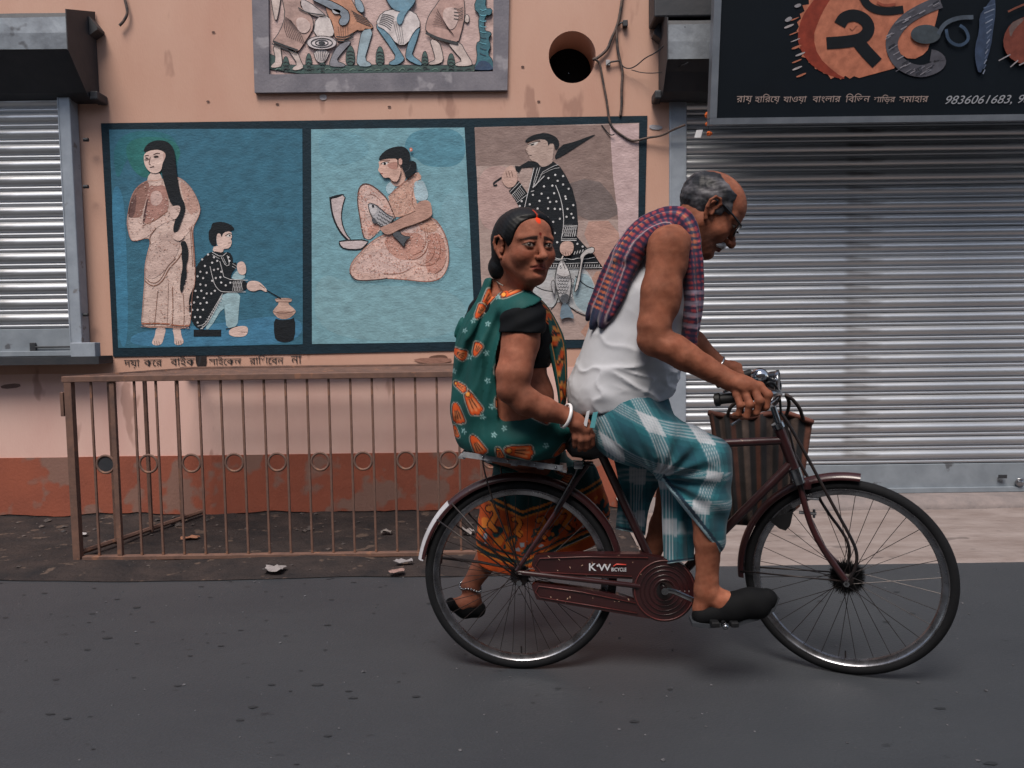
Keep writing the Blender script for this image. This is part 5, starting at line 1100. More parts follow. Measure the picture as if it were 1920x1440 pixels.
for side in (0, 1):
    for i in range(NU+1):
        t = i/NU; si = int(t*16.999); cc = lin(cols[(si*5+side) % 8])
        for j in range(NV+1):
            v_ = j/NV; p = lerpc(topc, t)*(1-v_)+lerpc(botc, t)*v_
            bulge = 0.05*math.sin(math.pi*min(1, 0.2+t*0.8*0.75+0.1))*(0.35+0.65*math.sin(math.pi*min(v_*0.9+0.08, 1)))+0.008*math.sin(t*38+side)*(1-0.3*v_)
            V.append(B(p[0], p[1], 0.27+(bulge if side else -bulge)*(1 if 0 < i < NU and j < NV else 0.05))); C.append(cc*(1.0 if (j//2) % 2 else 0.82))
    b0 = side*(NU+1)*(NV+1)
    for i in range(NU):
        for j in range(NV):
            a = b0+i*(NV+1)+j; F.append((a, a+NV+1, a+NV+2, a+1) if not side else (a, a+1, a+NV+2, a+NV+1))
o = mk('bag_body', V, F, M_bag, bag, smooth=True, cols=np.array(C))
for s_ in (-1, 1):
    pts = []
    for i in range(25):
        t = i/24; p = lerpc(topc, t); bulge = 0.05*math.sin(math.pi*min(1, 0.3+t*0.6))*0.35; pts.append(B(p[0], p[1]+2, 0.27+s_*(bulge+0.004)))
    b = MB(); b.tube(pts, 0.011, 8); b.build('bag_hem', mat('bag_hem', (92, 52, 42), rough=0.8, bump=0.5, bscale=120), bag, smooth=True)
for x0 in (1362, 1472):
    b = MB(); b.tube(smoothpts([B(x0, 785, 0.25), B(x0+10, 755, 0.2), B(1430 if x0 < 1400 else 1470, 735, 0.16), B(x0+26, 760, 0.2), B(x0+34, 786, 0.25)], 2, False), 0.007, 8); b.build('bag_handle', mat('bag_strap', (50, 40, 38), rough=0.8), bag, smooth=True)
# ------------------------------------------------------------------ solid modelling for people and cloth
def axis(lo, hi, h, fine=()):
    """monotonic grid coordinates, finer inside the given (a, b, step) spans"""
    x = lo; out = [lo]
    while x < hi:
        st = h
        for a, b, s in fine:
            if a-st < x < b: st = min(st, s)
        x += st; out.append(x)
    return np.array(out, np.float32)
class Vol:
    def __init__(s, X, Y, Z):
        s.ax = (X, Y, Z); s.D = np.full((len(X), len(Y), len(Z)), 0.5, np.float32)
    def _sl(s, lo, hi):
        return tuple(slice(max(0, int(np.searchsorted(a, l))-1), int(np.searchsorted(a, h))+1) for a, l, h in zip(s.ax, lo, hi))
    def _g(s, sl):
        return s.ax[0][sl[0]][:, None, None], s.ax[1][sl[1]][None, :, None], s.ax[2][sl[2]][None, None, :]
    def put(s, fn, lo, hi, k=0.01, op='u'):
        pad = k+0.015; sl = s._sl(np.asarray(lo)-pad, np.asarray(hi)+pad)
        if any(q.stop <= q.start for q in sl): return s
        X, Y, Z = s._g(sl); d = fn(X, Y, Z).astype(np.float32); A = s.D[sl]
        if op == 'u':
            h = np.clip(0.5+0.5*(A-d)/k, 0, 1) if k > 0 else (A > d); s.D[sl] = A*(1-h)+d*h-k*h*(1-h)
        elif op == 's':
            d = -d; h = np.clip(0.5-0.5*(A-d)/k, 0, 1); s.D[sl] = A*(1-h)+d*h+k*h*(1-h)
        return s
    def cone(s, a, b, ra, rb, k=0.01, op='u', flat=None, fs=1.0):
        a = np.asarray(a, float); b = np.asarray(b, float); R = max(ra, rb)
        lo = np.minimum(a, b)-R; hi = np.maximum(a, b)+R
        ba = b-a; L2 = float(ba@ba)+1e-12
        def fn(X, Y, Z):
            px, py, pz = X-a[0], Y-a[1], Z-a[2]
            if flat is not None:
                n = np.asarray(flat, float); n = n/np.linalg.norm(n); q = (px*n[0]+py*n[1]+pz*n[2])
                qa = q*(1/fs-1); px, py, pz = px+qa*n[0], py+qa*n[1], pz+qa*n[2]
            t = np.clip((px*ba[0]+py*ba[1]+pz*ba[2])/L2, 0, 1); r = ra+(rb-ra)*t
            return (np.sqrt((px-t*ba[0])**2+(py-t*ba[1])**2+(pz-t*ba[2])**2)-r)*(fs if flat is not None and fs < 1 else 1.0)
        return s.put(fn, lo, hi, k, op)
    def chain(s, P, R, k=0.01, **kw):
        for i in range(len(P)-1): s.cone(P[i], P[i+1], R[i], R[i+1], k, **kw)
        return s
    def ell(s, c, r, k=0.01, op='u', A=None):
        c = np.asarray(c, float); r = np.asarray(r, float); A = np.eye(3) if A is None else np.asarray(A, float)   # rows are the local axes
        ext = np.sqrt(((A*r[:, None])**2).sum(0))
        def fn(X, Y, Z):
            px, py, pz = X-c[0], Y-c[1], Z-c[2]; q = [(px*A[i][0]+py*A[i][1]+pz*A[i][2])/r[i] for i in range(3)]
            k0 = np.sqrt(q[0]**2+q[1]**2+q[2]**2); k1 = np.sqrt((q[0]/r[0])**2+(q[1]/r[1])**2+(q[2]/r[2])**2)
            return k0*(k0-1)/(k1+1e-9)
        return s.put(fn, c-ext, c+ext, k, op)
    def cut(s, p, n, k=0.004):
        p = np.asarray(p, float); n = np.asarray(n, float); n = n/np.linalg.norm(n); X, Y, Z = s._g((slice(None),)*3)
        d = ((X-p[0])*n[0]+(Y-p[1])*n[1]+(Z-p[2])*n[2]).astype(np.float32); h = np.clip(0.5-0.5*(s.D-d)/k, 0, 1); s.D = s.D*(1-h)+d*h+k*h*(1-h); return s
    def mesh(s):
        D = s.D; S = D < 0; nx, ny, nz = D.shape
        c = np.zeros((nx-1, ny-1, nz-1), np.uint8)
        for i in (0, 1):
            for j in (0, 1):
                for k in (0, 1): c += S[i:nx-1+i, j:ny-1+j, k:nz-1+k]
        I = np.argwhere((c > 0) & (c < 8)); idx = np.full(c.shape, -1, np.int32); idx[I[:, 0], I[:, 1], I[:, 2]] = np.arange(len(I))
        acc = np.zeros((len(I), 3)); cnt = np.zeros(len(I)); X, Y, Z = [a.astype(float) for a in s.ax]
        for a in range(3):
            for o1 in (0, 1):
                for o2 in (0, 1):
                    o = [0, 0, 0]; others = [q for q in range(3) if q != a]; o[others[0]] = o1; o[others[1]] = o2
                    i0 = I+np.array(o); i1 = i0.copy(); i1[:, a] += 1
                    d0 = D[i0[:, 0], i0[:, 1], i0[:, 2]].astype(float); d1 = D[i1[:, 0], i1[:, 1], i1[:, 2]].astype(float)
                    m = (d0 < 0) != (d1 < 0); t = np.where(m, d0/np.where(m, d0-d1, 1), 0)
                    p0 = np.stack([X[i0[:, 0]], Y[i0[:, 1]], Z[i0[:, 2]]], 1); p1 = np.stack([X[i1[:, 0]], Y[i1[:, 1]], Z[i1[:, 2]]], 1)
                    acc += np.where(m[:, None], p0+(p1-p0)*t[:, None], 0); cnt += m
        V = acc/np.maximum(cnt, 1)[:, None]; F = []
        for a in range(3):
            b, cc = (a+1) % 3, (a+2) % 3
            sl0 = [slice(1, -1)]*3; sl0[a] = slice(0, -1); sl1 = list(sl0); sl1[a] = slice(1, None)
            A0 = S[tuple(sl0)]; A1 = S[tuple(sl1)]
            E = np.argwhere(A0 != A1); off = np.array([1, 1, 1]); off[a] = 0; E = E+off
            fl = S[E[:, 0], E[:, 1], E[:, 2]]
            def id_(db, dc):
                q = E.copy(); q[:, b] -= db; q[:, cc] -= dc; return idx[q[:, 0], q[:, 1], q[:, 2]]
            Q = np.stack([id_(1, 1), id_(0, 1), id_(0, 0), id_(1, 0)], 1); Q[~fl] = Q[~fl][:, ::-1]; F.append(Q)
        F = np.concatenate(F); F = F[(F >= 0).all(1)]
        return V, F
def relax(V, F, it=1, lam=0.5):
    E = np.concatenate([F[:, [0, 1]], F[:, [1, 2]], F[:, [2, 3]], F[:, [3, 0]]]); n = len(V)
    for _ in range(it):
        acc = np.zeros_like(V); cnt = np.bincount(E.ravel(), minlength=n)
        for a, b in ((0, 1), (1, 0)):
            for d in range(3): acc[:, d] += np.bincount(E[:, a], weights=V[E[:, b], d], minlength=n)
        V = V*(1-lam)+lam*acc/np.maximum(cnt, 1)[:, None]
    return V
def islands(V, F, minshare=0.02):
    """drop stray crumbs: keep the connected pieces larger than a share of the whole"""
    lab = np.arange(len(V))
    E = np.concatenate([F[:, [0, 1]], F[:, [1, 2]], F[:, [2, 3]]])
    for _ in range(400):
        m = np.minimum(lab[E[:, 0]], lab[E[:, 1]]); old = lab.copy(); np.minimum.at(lab, E[:, 0], m); np.minimum.at(lab, E[:, 1], m); lab = lab[lab]; lab = lab[lab]
        if (lab == old).all(): break
    u, c = np.unique(lab, return_counts=True); keep = np.isin(lab, u[c > minshare*len(V)])
    mp = np.cumsum(keep)-1; F = F[keep[F].all(1)]; return V[keep], mp[F]
def fast(name, V, F, m, parent, cols=None):
    V = V-ROOTLOC.get(parent.name, np.zeros(3)); me = bpy.data.meshes.new(name); n = len(V); k = len(F)
    me.vertices.add(n); me.vertices.foreach_set('co', V.astype(np.float32).ravel()); me.loops.add(4*k); me.loops.foreach_set('vertex_index', F.astype(np.int32).ravel())
    me.polygons.add(k); me.polygons.foreach_set('loop_start', np.arange(0, 4*k, 4, dtype=np.int32))
    try: me.polygons.foreach_set('loop_total', np.full(k, 4, np.int32))
    except Exception: pass
    me.update(calc_edges=True); me.validate(); me.shade_smooth()
    if cols is not None:
        at = me.color_attributes.new('Col', 'FLOAT_COLOR', 'POINT'); c4 = np.ones((n, 4), np.float32); c4[:, :3] = cols; at.data.foreach_set('color', c4.ravel())
    return newobj(name, me, parent, m)
def crease(P, along, f, seed, st=0.3, pw=3.0):
    """irregular long creases running roughly in one direction"""
    a = np.asarray(along, float); a = a/np.linalg.norm(a); t = P@a; Q = P-a*(t*(1-st))[:, None]; n = nz3(Q, f, seed, 2); return (1-np.clip(np.abs(n), 0, 1))**pw*np.clip(0.55+0.8*nz3(P, f*0.22, seed+50, 2), 0, 1.3)
def nz3(V, f, seed, oct=3):
    r = np.random.default_rng(seed); out = np.zeros(V.shape[:-1] if V.ndim > 1 else len(V)); a = 1.0
    for o in range(oct):
        for k in range(6):
            d = r.normal(0, 1, 3); d /= np.linalg.norm(d); out += a*np.sin((V@d)*f*(2**o)*r.uniform(.7, 1.4)+r.uniform(0, 6.28))/6*1.7
        a *= 0.55
    return out
def box_axes(pts, pad, h, fine=((), (), ())):
    P = np.asarray(pts, float); lo = P.min(0)-pad; hi = P.max(0)+pad
    return [axis(lo[i], hi[i], h, fine[i]) for i in range(3)]

def vnormals(V, F):
    n = np.cross(V[F[:, 2]]-V[F[:, 0]], V[F[:, 3]]-V[F[:, 1]]); N = np.zeros_like(V)
    for k in range(4):
        for d in range(3): N[:, d] += np.bincount(F[:, k], weights=n[:, d], minlength=len(V))
    return N/(np.linalg.norm(N, axis=1)[:, None]+1e-12)
def drape(name, L, R, nu, nv, m, par, fold, col, th=0.004, ease=1.0):
    """a hanging sheet between two edges given as (picture x, y, distance from the bicycle plane)"""
    def at(Q, t):
        k = min(int(t*(len(Q)-1)), len(Q)-2); f_ = t*(len(Q)-1)-k; return np.array(Q[k])*(1-f_)+np.array(Q[k+1])*f_
    L = [tuple(q) for q in smoothpts(L, 2, False)]; R = [tuple(q) for q in smoothpts(R, 2, False)]; V = []; UV = []
    for s_ in (0, 1):
        for i in range(nu+1):
            for j in range(nv+1):
                u, v_ = i/nu, j/nv; q = at(L, v_)*(1-u)+at(R, v_)*u; e = 1.0 if 0 < i < nu else 0.0
                V.append(B(q[0], q[1], q[2]-fold(u, v_)+s_*th*(0.3+0.7*e))); UV.append((u, v_))
    m_ = (nu+1)*(nv+1); F = []
    for i in range(nu):
        for j in range(nv): a = i*(nv+1)+j; F += [(a, a+1, a+nv+2, a+nv+1), (m_+a, m_+a+nv+1, m_+a+nv+2, m_+a+1)]
    for i in range(nu): a = i*(nv+1); F += [(a, a+nv+1, m_+a+nv+1, m_+a), (a+nv, m_+a+nv, m_+a+2*nv+1, a+2*nv+1)]
    for j in range(nv): a = j; F += [(a, m_+a, m_+a+1, a+1)]; a = nu*(nv+1)+j; F += [(a, a+1, m_+a+1, m_+a)]
    V = np.array(V); return fast(name, V, np.array(F), m, par, col(V, np.array(UV)))
class Head:
    """a head in its own frame: f forward, u up, s towards the person's left"""
    def __init__(h, O, f, u, sc, us=1.0):
        h.O = np.asarray(O, float); f = np.asarray(f, float); f /= np.linalg.norm(f); u = np.asarray(u, float); u = u-f*(u@f); u /= np.linalg.norm(u)
        h.f, h.u = f, u; h.s = np.cross(u, f); h.sc = sc; h.A = np.stack([h.f, h.u, h.s]); h.us = us
    def p(h, f, u, s=0.0): return h.O+(h.f*f+h.u*u*h.us+h.s*s)*h.sc
    def loc(h, V): return ((V-h.O)@h.A.T)/h.sc/np.array([1, h.us, 1])
    def sculpt(h, v, cran=(0.102, 0.088, 0.077), cranc=(-0.012, 0.032), jaw=0.0, nose=1.0, fat=0.0, chin=0.0, brow=1.0):
        S = h.sc; E = lambda c, r, k, op='u', A=None: v.ell(h.p(*c), np.array(r)*S*np.array([1, h.us, 1]), k*S, op, h.A if A is None else A)
        C = lambda a, b, ra, rb, k, op='u': v.cone(h.p(*a), h.p(*b), ra*S, rb*S, k*S, op)
        E((cranc[0], cranc[1], 0), cran, 0.01)
        E((0.03, -0.03, 0), (0.060, 0.078, 0.061+fat*0.5), 0.03)
        for q in (-1, 1):
            C((-0.005, -0.055, q*(0.050+fat)), (0.062, -0.102, q*0.014), 0.026+fat*0.6, 0.022, 0.025)
            E((0.056, -0.036, q*0.043), (0.026, 0.026, 0.023+fat*0.5), 0.025)
            C((0.078, 0.020, q*0.014), (0.062, 0.021, q*0.052), 0.012*brow, 0.009*brow, 0.014)
        E((0.074, -0.106-chin, 0), (0.020, 0.017, 0.022), 0.016)
        E((0.065, -0.070, 0), (0.030, 0.024, 0.030), 0.02)
        for q in (-1, 1):
            E((0.097, -0.002, q*0.032), (0.016, 0.013, 0.020), 0.012, 's')
            v.ell(h.p(0.0755, -0.002, q*0.032), np.array((0.0135, 0.0125, 0.0150))*S, 0.002*S, 'u', h.A)
            # lids: upper and lower folds
            C((0.087, 0.0085, q*0.021), (0.0850, 0.0095, q*0.034), 0.0028, 0.003, 0.004); C((0.0850, 0.0095, q*0.034), (0.078, 0.005, q*0.046), 0.003, 0.0025, 0.004)
            C((0.087, -0.0085, q*0.024), (0.083, -0.0095, q*0.038), 0.003, 0.003, 0.005)
        C((0.088, 0.004, 0), (0.111*nose+0.0*S, -0.036, 0), 0.0075, 0.0115, 0.012)
        E((0.113*nose, -0.040, 0), (0.011, 0.0105, 0.012), 0.008)
        for q in (-1, 1):
            E((0.101, -0.043, q*0.0135), (0.0115, 0.0085, 0.0075), 0.006)
            E((0.106, -0.0515, q*0.007), (0.005, 0.004, 0.0035), 0.003, 's')
        C((0.090, -0.050, -0.004), (0.090, -0.060, -0.004), 0.005, 0.005, 0.008); C((0.090, -0.050, 0.004), (0.090, -0.060, 0.004), 0.005, 0.005, 0.008)
        for q in (-1, 1):
            C((0.0945, -0.066, 0), (0.081, -0.0740, q*0.023), 0.0070, 0.0040, 0.006)
            C((0.0925, -0.0775, 0), (0.080, -0.0768, q*0.021), 0.0080, 0.0042, 0.006)
        C((0.104, -0.0718, -0.012), (0.104, -0.0718, 0.012), 0.0022, 0.0022, 0.003, 's')
        for q in (-1, 1): C((0.098, -0.0722, q*0.012), (0.084, -0.0770, q*0.026), 0.0030, 0.0022, 0.004, 's')
        C((0.093, -0.090, -0.010), (0.093, -0.090, 0.010), 0.005, 0.005, 0.010, 's')
        for q in (-1, 1): C((0.098, -0.048, q*0.024), (0.088, -0.070, q*0.034), 0.0044, 0.0040, 0.012, 's')
    def ear(h, v, q, big=1.0):
        S = h.sc*big; b = lambda f, u, s: h.O+(h.f*(-0.008+f*big)+h.u*(-0.012+u*big)+h.s*q*(0.074+s*big))*h.sc
        ring = [(0.010, 0.012, 0.004), (0.012, 0.026, 0.009), (0.002, 0.036, 0.014), (-0.012, 0.032, 0.020), (-0.018, 0.016, 0.021), (-0.014, -0.002, 0.017), (-0.006, -0.018, 0.010), (0.003, -0.028, 0.007)]
        for i in range(len(ring)-1): v.cone(b(*ring[i]), b(*ring[i+1]), (0.0045 if i < 5 else 0.0055)*S, (0.0045 if i < 4 else 0.006)*S, 0.003*S)
        v.ell(b(-0.004, 0.006, 0.006), np.array((0.014, 0.026, 0.008))*S, 0.004*S, 'u', h.A)
        v.ell(b(0.001, 0.008, 0.014), np.array((0.009, 0.016, 0.007))*S, 0.004*S, 's', h.A); v.cone(b(0.009, -0.002, 0.006), b(0.008, -0.010, 0.007), 0.004*S, 0.005*S, 0.003*S)
    def paint(h, V, skin, brow=(28, 22, 22), lip=(120, 62, 56), white=(124, 114, 106), browu=0.0172, browt=0.0066, lid=(40, 26, 24), gaze=(0.0, 0.0), slope=0.004):
        L = h.loc(V); f, u, s = L[:, 0], L[:, 1], L[:, 2]; C = np.tile(lin(skin), (len(V), 1)); front = (f > 0.045) & (np.abs(s) < 0.085) & (u < 0.13) & (u > -0.15)
        n = nz3(V, 60, 4); C *= (1+0.14*n+0.07*nz3(V, 190, 5))[:, None]
        def mixin(m, c, a=1.0):
            m = (np.clip(m, 0, 1)*a*front)[:, None]; C[:] = C*(1-m)+lin(c)*m
        sm = lambda d, w=0.0016: np.clip(0.5-d/(2*w), 0, 1)
        # flush and darker skin round the eyes, on the lips and beside the nose
        for q in (-1, 1): mixin(np.exp(-(((s-q*0.033)/0.022)**2+((u+0.006)/0.014)**2)), np.array(skin)*0.66, 0.55)
        mixin(np.exp(-((s/0.028)**2+((u+0.074)/0.014)**2)), np.array(skin)*0.75, 0.5)
        mixin(np.exp(-(((np.abs(s)-0.040)/0.02)**2+((u+0.032)/0.02)**2)), np.minimum(255, np.array(skin)*np.array((1.12, 1.02, 1.0))), 0.5)
        lipd = np.hypot(s/0.024, (u+0.0735+0.003*(s/0.023)**2)/0.0110)-1; mixin(sm(lipd*0.01, 0.0015), lip, 0.85); mixin(sm(np.hypot(s/0.023, (u+0.0722+0.0045*(s/0.023)**2)/0.0019)-1, 0.5), (46, 24, 24), 0.85)
        for q in (-1, 1):
            ex = (s*q-0.033); ey = (u+0.0005)/1.2
            inside = np.maximum(np.abs(ex)/0.0165, 0); up_ = 0.0058*(1-np.clip(inside, 0, 1)**2); dn = -0.0050*(1-np.clip(inside, 0, 1)**2)
            d = np.maximum(ey-up_, dn-ey); d = np.where(inside > 1, 0.004, d); mixin(sm(d, 0.0010), white, 0.95)
            iris = np.hypot(ex-gaze[0]*q, ey-gaze[1]-0.0005)-0.0056; mixin(sm(np.maximum(iris, d), 0.0009), (26, 17, 14)); 
            mixin(sm(np.hypot(ex-gaze[0]*q+0.0018*q, ey-gaze[1]-0.0025)-0.0011, 0.0008), (215, 215, 215), 0.7)  # catchlight painted into the eye colour
            mixin(sm(np.abs(ey-up_-0.0008)-0.0014, 0.001)*(inside < 1.15), lid, 0.95); mixin(sm(np.abs(ey-dn+0.0004)-0.0010, 0.001)*(inside < 1.05), lid, 0.8)
            bx = np.clip((s*q-0.012)/0.040, 0, 1); by = browu+0.0045*np.sin(bx*2.2)+slope*(0.5-bx); bt = browt*(1-0.7*bx**2)
            d = np.abs(u-by)-bt; d = np.where((s*q < 0.010) | (s*q > 0.056), 0.01, d); mixin(sm(d, 0.0018), brow, 0.95)
            mixin(sm(np.hypot((s*q-0.0075)/0.0055, (u+0.0515)/0.0036)-1, 0.3), (40, 24, 22), 0.85)
        return C
M_skin = mat('brown_skin', attr=True, rough=0.68, c2=(218, 200, 194), mscale=28, mcontrast=0.05, bump=0.3, bscale=300, bdist=0.0012, bump2=0.35, b2scale=75, spec=0.14, sss=0.05)
M_hair = mat('dark_hair', attr=True, rough=0.5, c2=(200, 200, 205), mscale=60, mcontrast=0.2, bump=0.3, bscale=240, bdist=0.0015, stretch=(0.35, 1, 1.4), spec=0.22)
# ------------------------------------------------------------------ the man on the saddle
man = thing('person', 'man in white vest and green checked lungi riding the bicycle, bent over the handlebar', 'person', (BB[0]-0.05, BB[1], 0))
TH = math.radians(38)
MH = Head(B(1331, 399, -0.02), (math.cos(TH), -0.05, -math.sin(TH)), (math.sin(TH), 0.0, math.cos(TH)), 1.08)
mhc = MH.p(0.0, 0.01)
R_sh, R_el, R_wr = B(1253, 462, -0.175), B(1221, 630, -0.215), B(1366, 712, -0.245)
L_sh, L_el, L_wr = B(1262, 462, 0.165), B(1250, 612, 0.215), B(1352, 688, 0.235)
HC = B(1396, 727, -0.252)
lo = np.minimum.reduce([R_sh, L_sh, R_el, HC, B(1060, 1190, 0)])-0.14; hi = np.maximum.reduce([MH.p(0.12, 0.12), HC, B(1440, 720, 0.3), B(1330, 300, 0.0)])+0.10
lo[2] = 0.0; lo[1] = HC[1]-0.12; hi[1] = L_wr[1]+0.12; hi[0] = B(1475, 740, -0.25)[0]
v = Vol(axis(lo[0], hi[0], 0.0055, [(mhc[0]-0.16, mhc[0]+0.16, 0.0024)]), axis(lo[1], hi[1], 0.0055, [(mhc[1]-0.115, mhc[1]+0.115, 0.0026), (HC[1]-0.07, HC[1]+0.07, 0.0032)]), axis(lo[2], hi[2], 0.0055, [(mhc[2]-0.17, mhc[2]+0.16, 0.0024), (HC[2]-0.08, HC[2]+0.07, 0.0032)]))
MH.sculpt(v, cran=(0.108, 0.092, 0.079), cranc=(-0.010, 0.036), nose=1.05, brow=1.15, chin=0.002)
MH.ear(v, -1, 1.12); MH.ear(v, 1, 1.12)
# trunk (under the vest), neck, shoulders
NK = B(1283, 428, 0.0)
v.cone(NK, MH.p(-0.028, -0.045), 0.068, 0.060, 0.02); v.cone(NK+np.array([0.03, 0, -0.02]), MH.p(0.02, -0.085), 0.035, 0.03, 0.03)
v.cone(B(1160, 735, 0), B(1215, 560, 0), 0.150, 0.150, 0.04, flat=BN, fs=1.05); v.cone(B(1215, 560, 0), B(1262, 470, 0), 0.150, 0.085, 0.05)
for shd in (R_sh, L_sh): v.cone(B(1272, 445, 0), shd, 0.075, 0.068, 0.03)
v.ell(B(1168, 792, 0), (0.135, 0.165, 0.12), 0.04)
# right arm: deltoid, upper arm, elbow, forearm with its bulk near the elbow
v.ell(B(1252, 488, -0.18), (0.068, 0.060, 0.090), 0.02, A=None)
v.chain([R_sh, B(1240, 545, -0.195), B(1226, 612, -0.21)], [0.062, 0.060, 0.053], 0.012); v.ell(B(1256, 555, -0.20), (0.036, 0.045, 0.070), 0.025); v.ell(B(1222, 560, -0.20), (0.034, 0.045, 0.075), 0.025)
v.chain([B(1226, 612, -0.21), B(1228, 640, -0.215), B(1285, 668, -0.232), R_wr], [0.053, 0.049, 0.046, 0.0325], 0.014)
v.cone(B(1219, 634, -0.21), B(1217, 638, -0.21), 0.040, 0.040, 0.012)
v.ell(B(1260, 650, -0.232), (0.056, 0.042, 0.040), 0.02); v.ell(B(1212, 640, -0.218), (0.022, 0.022, 0.024), 0.012)
v.cone(B(1262, 618, -0.27), B(1250, 632, -0.275), 0.006, 0.008, 0.012, 's')
for q_ in ([(1384, 716, -.287), (1404, 722, -.291), (1416, 732, -.291)], [(1380, 722, -.288), (1394, 732, -.292)]): v.chain([B(*p_) for p_ in q_], [0.0014, 0.0018, 0.0017, 0.0016, 0.0014][:len(q_)], 0.006)
v.chain([L_sh, B(1256, 540, 0.19), L_el, B(1300, 645, 0.225), L_wr], [0.068, 0.062, 0.052, 0.048, 0.032], 0.02)
# right hand round the grip: palm, four unequal fingers, thumb
gd = (RG1-RG0)/np.linalg.norm(RG1-RG0); gn = np.array([0, -1, 0.0])
v.chain([R_wr, B(1384, 719, -0.252), B(1402, 724, -0.262)], [0.034, 0.036, 0.034], 0.012, flat=np.array([0.25, -0.2, 1.0]), fs=0.82)
v.ell(B(1396, 724, -0.262), (0.050, 0.036, 0.029), 0.012, A=np.array([[0.93, 0, -0.36], [0, 1, 0], [0.36, 0, 0.93]]))
fin = [[(1424, 724, -.272), (1440, 741, -.292), (1436, 763, -.290), (1424, 768, -.268)], [(1412, 729, -.278), (1424, 752, -.303), (1418, 774, -.296), (1408, 777, -.268)], [(1396, 735, -.280), (1406, 759, -.305), (1400, 780, -.296), (1391, 782, -.268)], [(1381, 740, -.276), (1388, 760, -.296), (1384, 777, -.288), (1377, 778, -.266)]]
for i, fpts in enumerate(fin):
    rr = (0.0125, 0.0125, 0.0118, 0.0105)[i]; P = [B(*q_) for q_ in fpts]; v.cone(B(1392+i*-4, 727, -0.262), P[0], 0.020, rr*1.15, 0.008); v.chain(P, [rr*1.12, rr*1.08, rr, rr*0.85], 0.004)
    v.ell(P[0], (rr*1.2, rr*1.15, rr*1.1), 0.006); v.ell(P[1], (rr*1.18,)*3, 0.004)
v.chain([B(1380, 722, -0.235), B(1404, 727, -0.222), B(1426, 732, -0.220), B(1443, 737, -0.228)], [0.018, 0.016, 0.0135, 0.010], 0.008)
# left hand over the far grip
v.chain([L_wr, B(1370, 690, 0.245), B(1388, 694, 0.25)], [0.031, 0.034, 0.030], 0.012, flat=np.array([0.2, 0.1, 1.0]), fs=0.8)
for i, x in enumerate((1398, 1387, 1377, 1367)):
    P = [B(x-4, 693+i*2, 0.25), B(x+2, 697+i*2, 0.285), B(x, 714+i*2, 0.285), B(x-4, 718+i*2, 0.26)]; rr = (0.0118, 0.012, 0.0112, 0.010)[i]; v.chain(P, [rr*1.1, rr, rr, rr*0.85], 0.004)
v.chain([B(1372, 696, 0.225), B(1394, 702, 0.215), B(1410, 708, 0.222)], [0.015, 0.0135, 0.010], 0.006)
# legs
R_hp, R_kn, R_an = B(1165, 800, -0.085), B(1332, 868, -0.13), B(1325, 1104, -0.135)
L_hp, L_kn, L_an = B(1165, 800, 0.085), B(1290, 872, 0.13), B(1212, 1058, 0.14)
for hp, kn, an in ((R_hp, R_kn, R_an), (L_hp, L_kn, L_an)):
    v.cone(hp, kn, 0.088, 0.056, 0.03); d = an-kn
    v.chain([kn, kn+d*0.3+np.array([-0.012, 0, 0]), kn+d*0.6, an-d*0.06, an], [0.055, 0.055, 0.046, 0.036, 0.038], 0.02)
# bare foot inside the shoe, ankle bones
v.chain([R_an+np.array([-0.006, 0, -0.01]), B(1352, 1126, -0.14), B(1395, 1132, -0.145), B(1432, 1128, -0.148)], [0.036, 0.036, 0.028, 0.02], 0.02); v.cone(R_an, B(1314, 1142, -0.135), 0.033, 0.030, 0.015)
v.ell(B(1336, 1112, -0.168), (0.011, 0.009, 0.013), 0.012)
v.chain([L_an, B(1232, 1072, 0.15), B(1255, 1076, 0.155)], [0.036, 0.032, 0.022], 0.02)
V, F = v.mesh(); V, F = islands(V, F); V = relax(V, F, 1, 0.4)
MSK = (132, 84, 65)
C = MH.paint(V, MSK, brow=(60, 52, 50), lip=(110, 58, 50), lid=(50, 30, 26))
V = V+vnormals(V, F)*(0.0011*nz3(V, 34, 61)+0.0005*nz3(V, 120, 62))[:, None]
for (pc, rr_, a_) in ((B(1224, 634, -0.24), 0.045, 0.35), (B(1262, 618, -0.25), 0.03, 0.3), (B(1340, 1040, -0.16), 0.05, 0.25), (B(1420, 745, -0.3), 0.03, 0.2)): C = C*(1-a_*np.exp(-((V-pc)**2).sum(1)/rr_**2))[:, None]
hd = np.exp(-((V-MH.O)**2).sum(1)/0.02); n = nz3(V, 22, 8)
C = C*(1-0.10*n[:, None])
L = MH.loc(V); stub = np.clip(1-np.hypot((L[:, 1]+0.085)/0.05, (L[:, 0]-0.05)/0.06), 0, 1)*(L[:, 1] < -0.04); C = C*(1-stub[:, None]*0.45)+lin((70, 66, 66))*stub[:, None]*0.45
Lt = MH.loc(V); thin = np.clip((Lt[:, 1]-0.075)/0.03, 0, 1)*(Lt[:, 0] < 0.075)*(0.35+0.25*nz3(V, 150, 12)); C = C*(1-thin[:, None]*0.5)+lin((62, 56, 56))*thin[:, None]*0.5
mb = fast('body', V, F, M_skin, man, C); del v
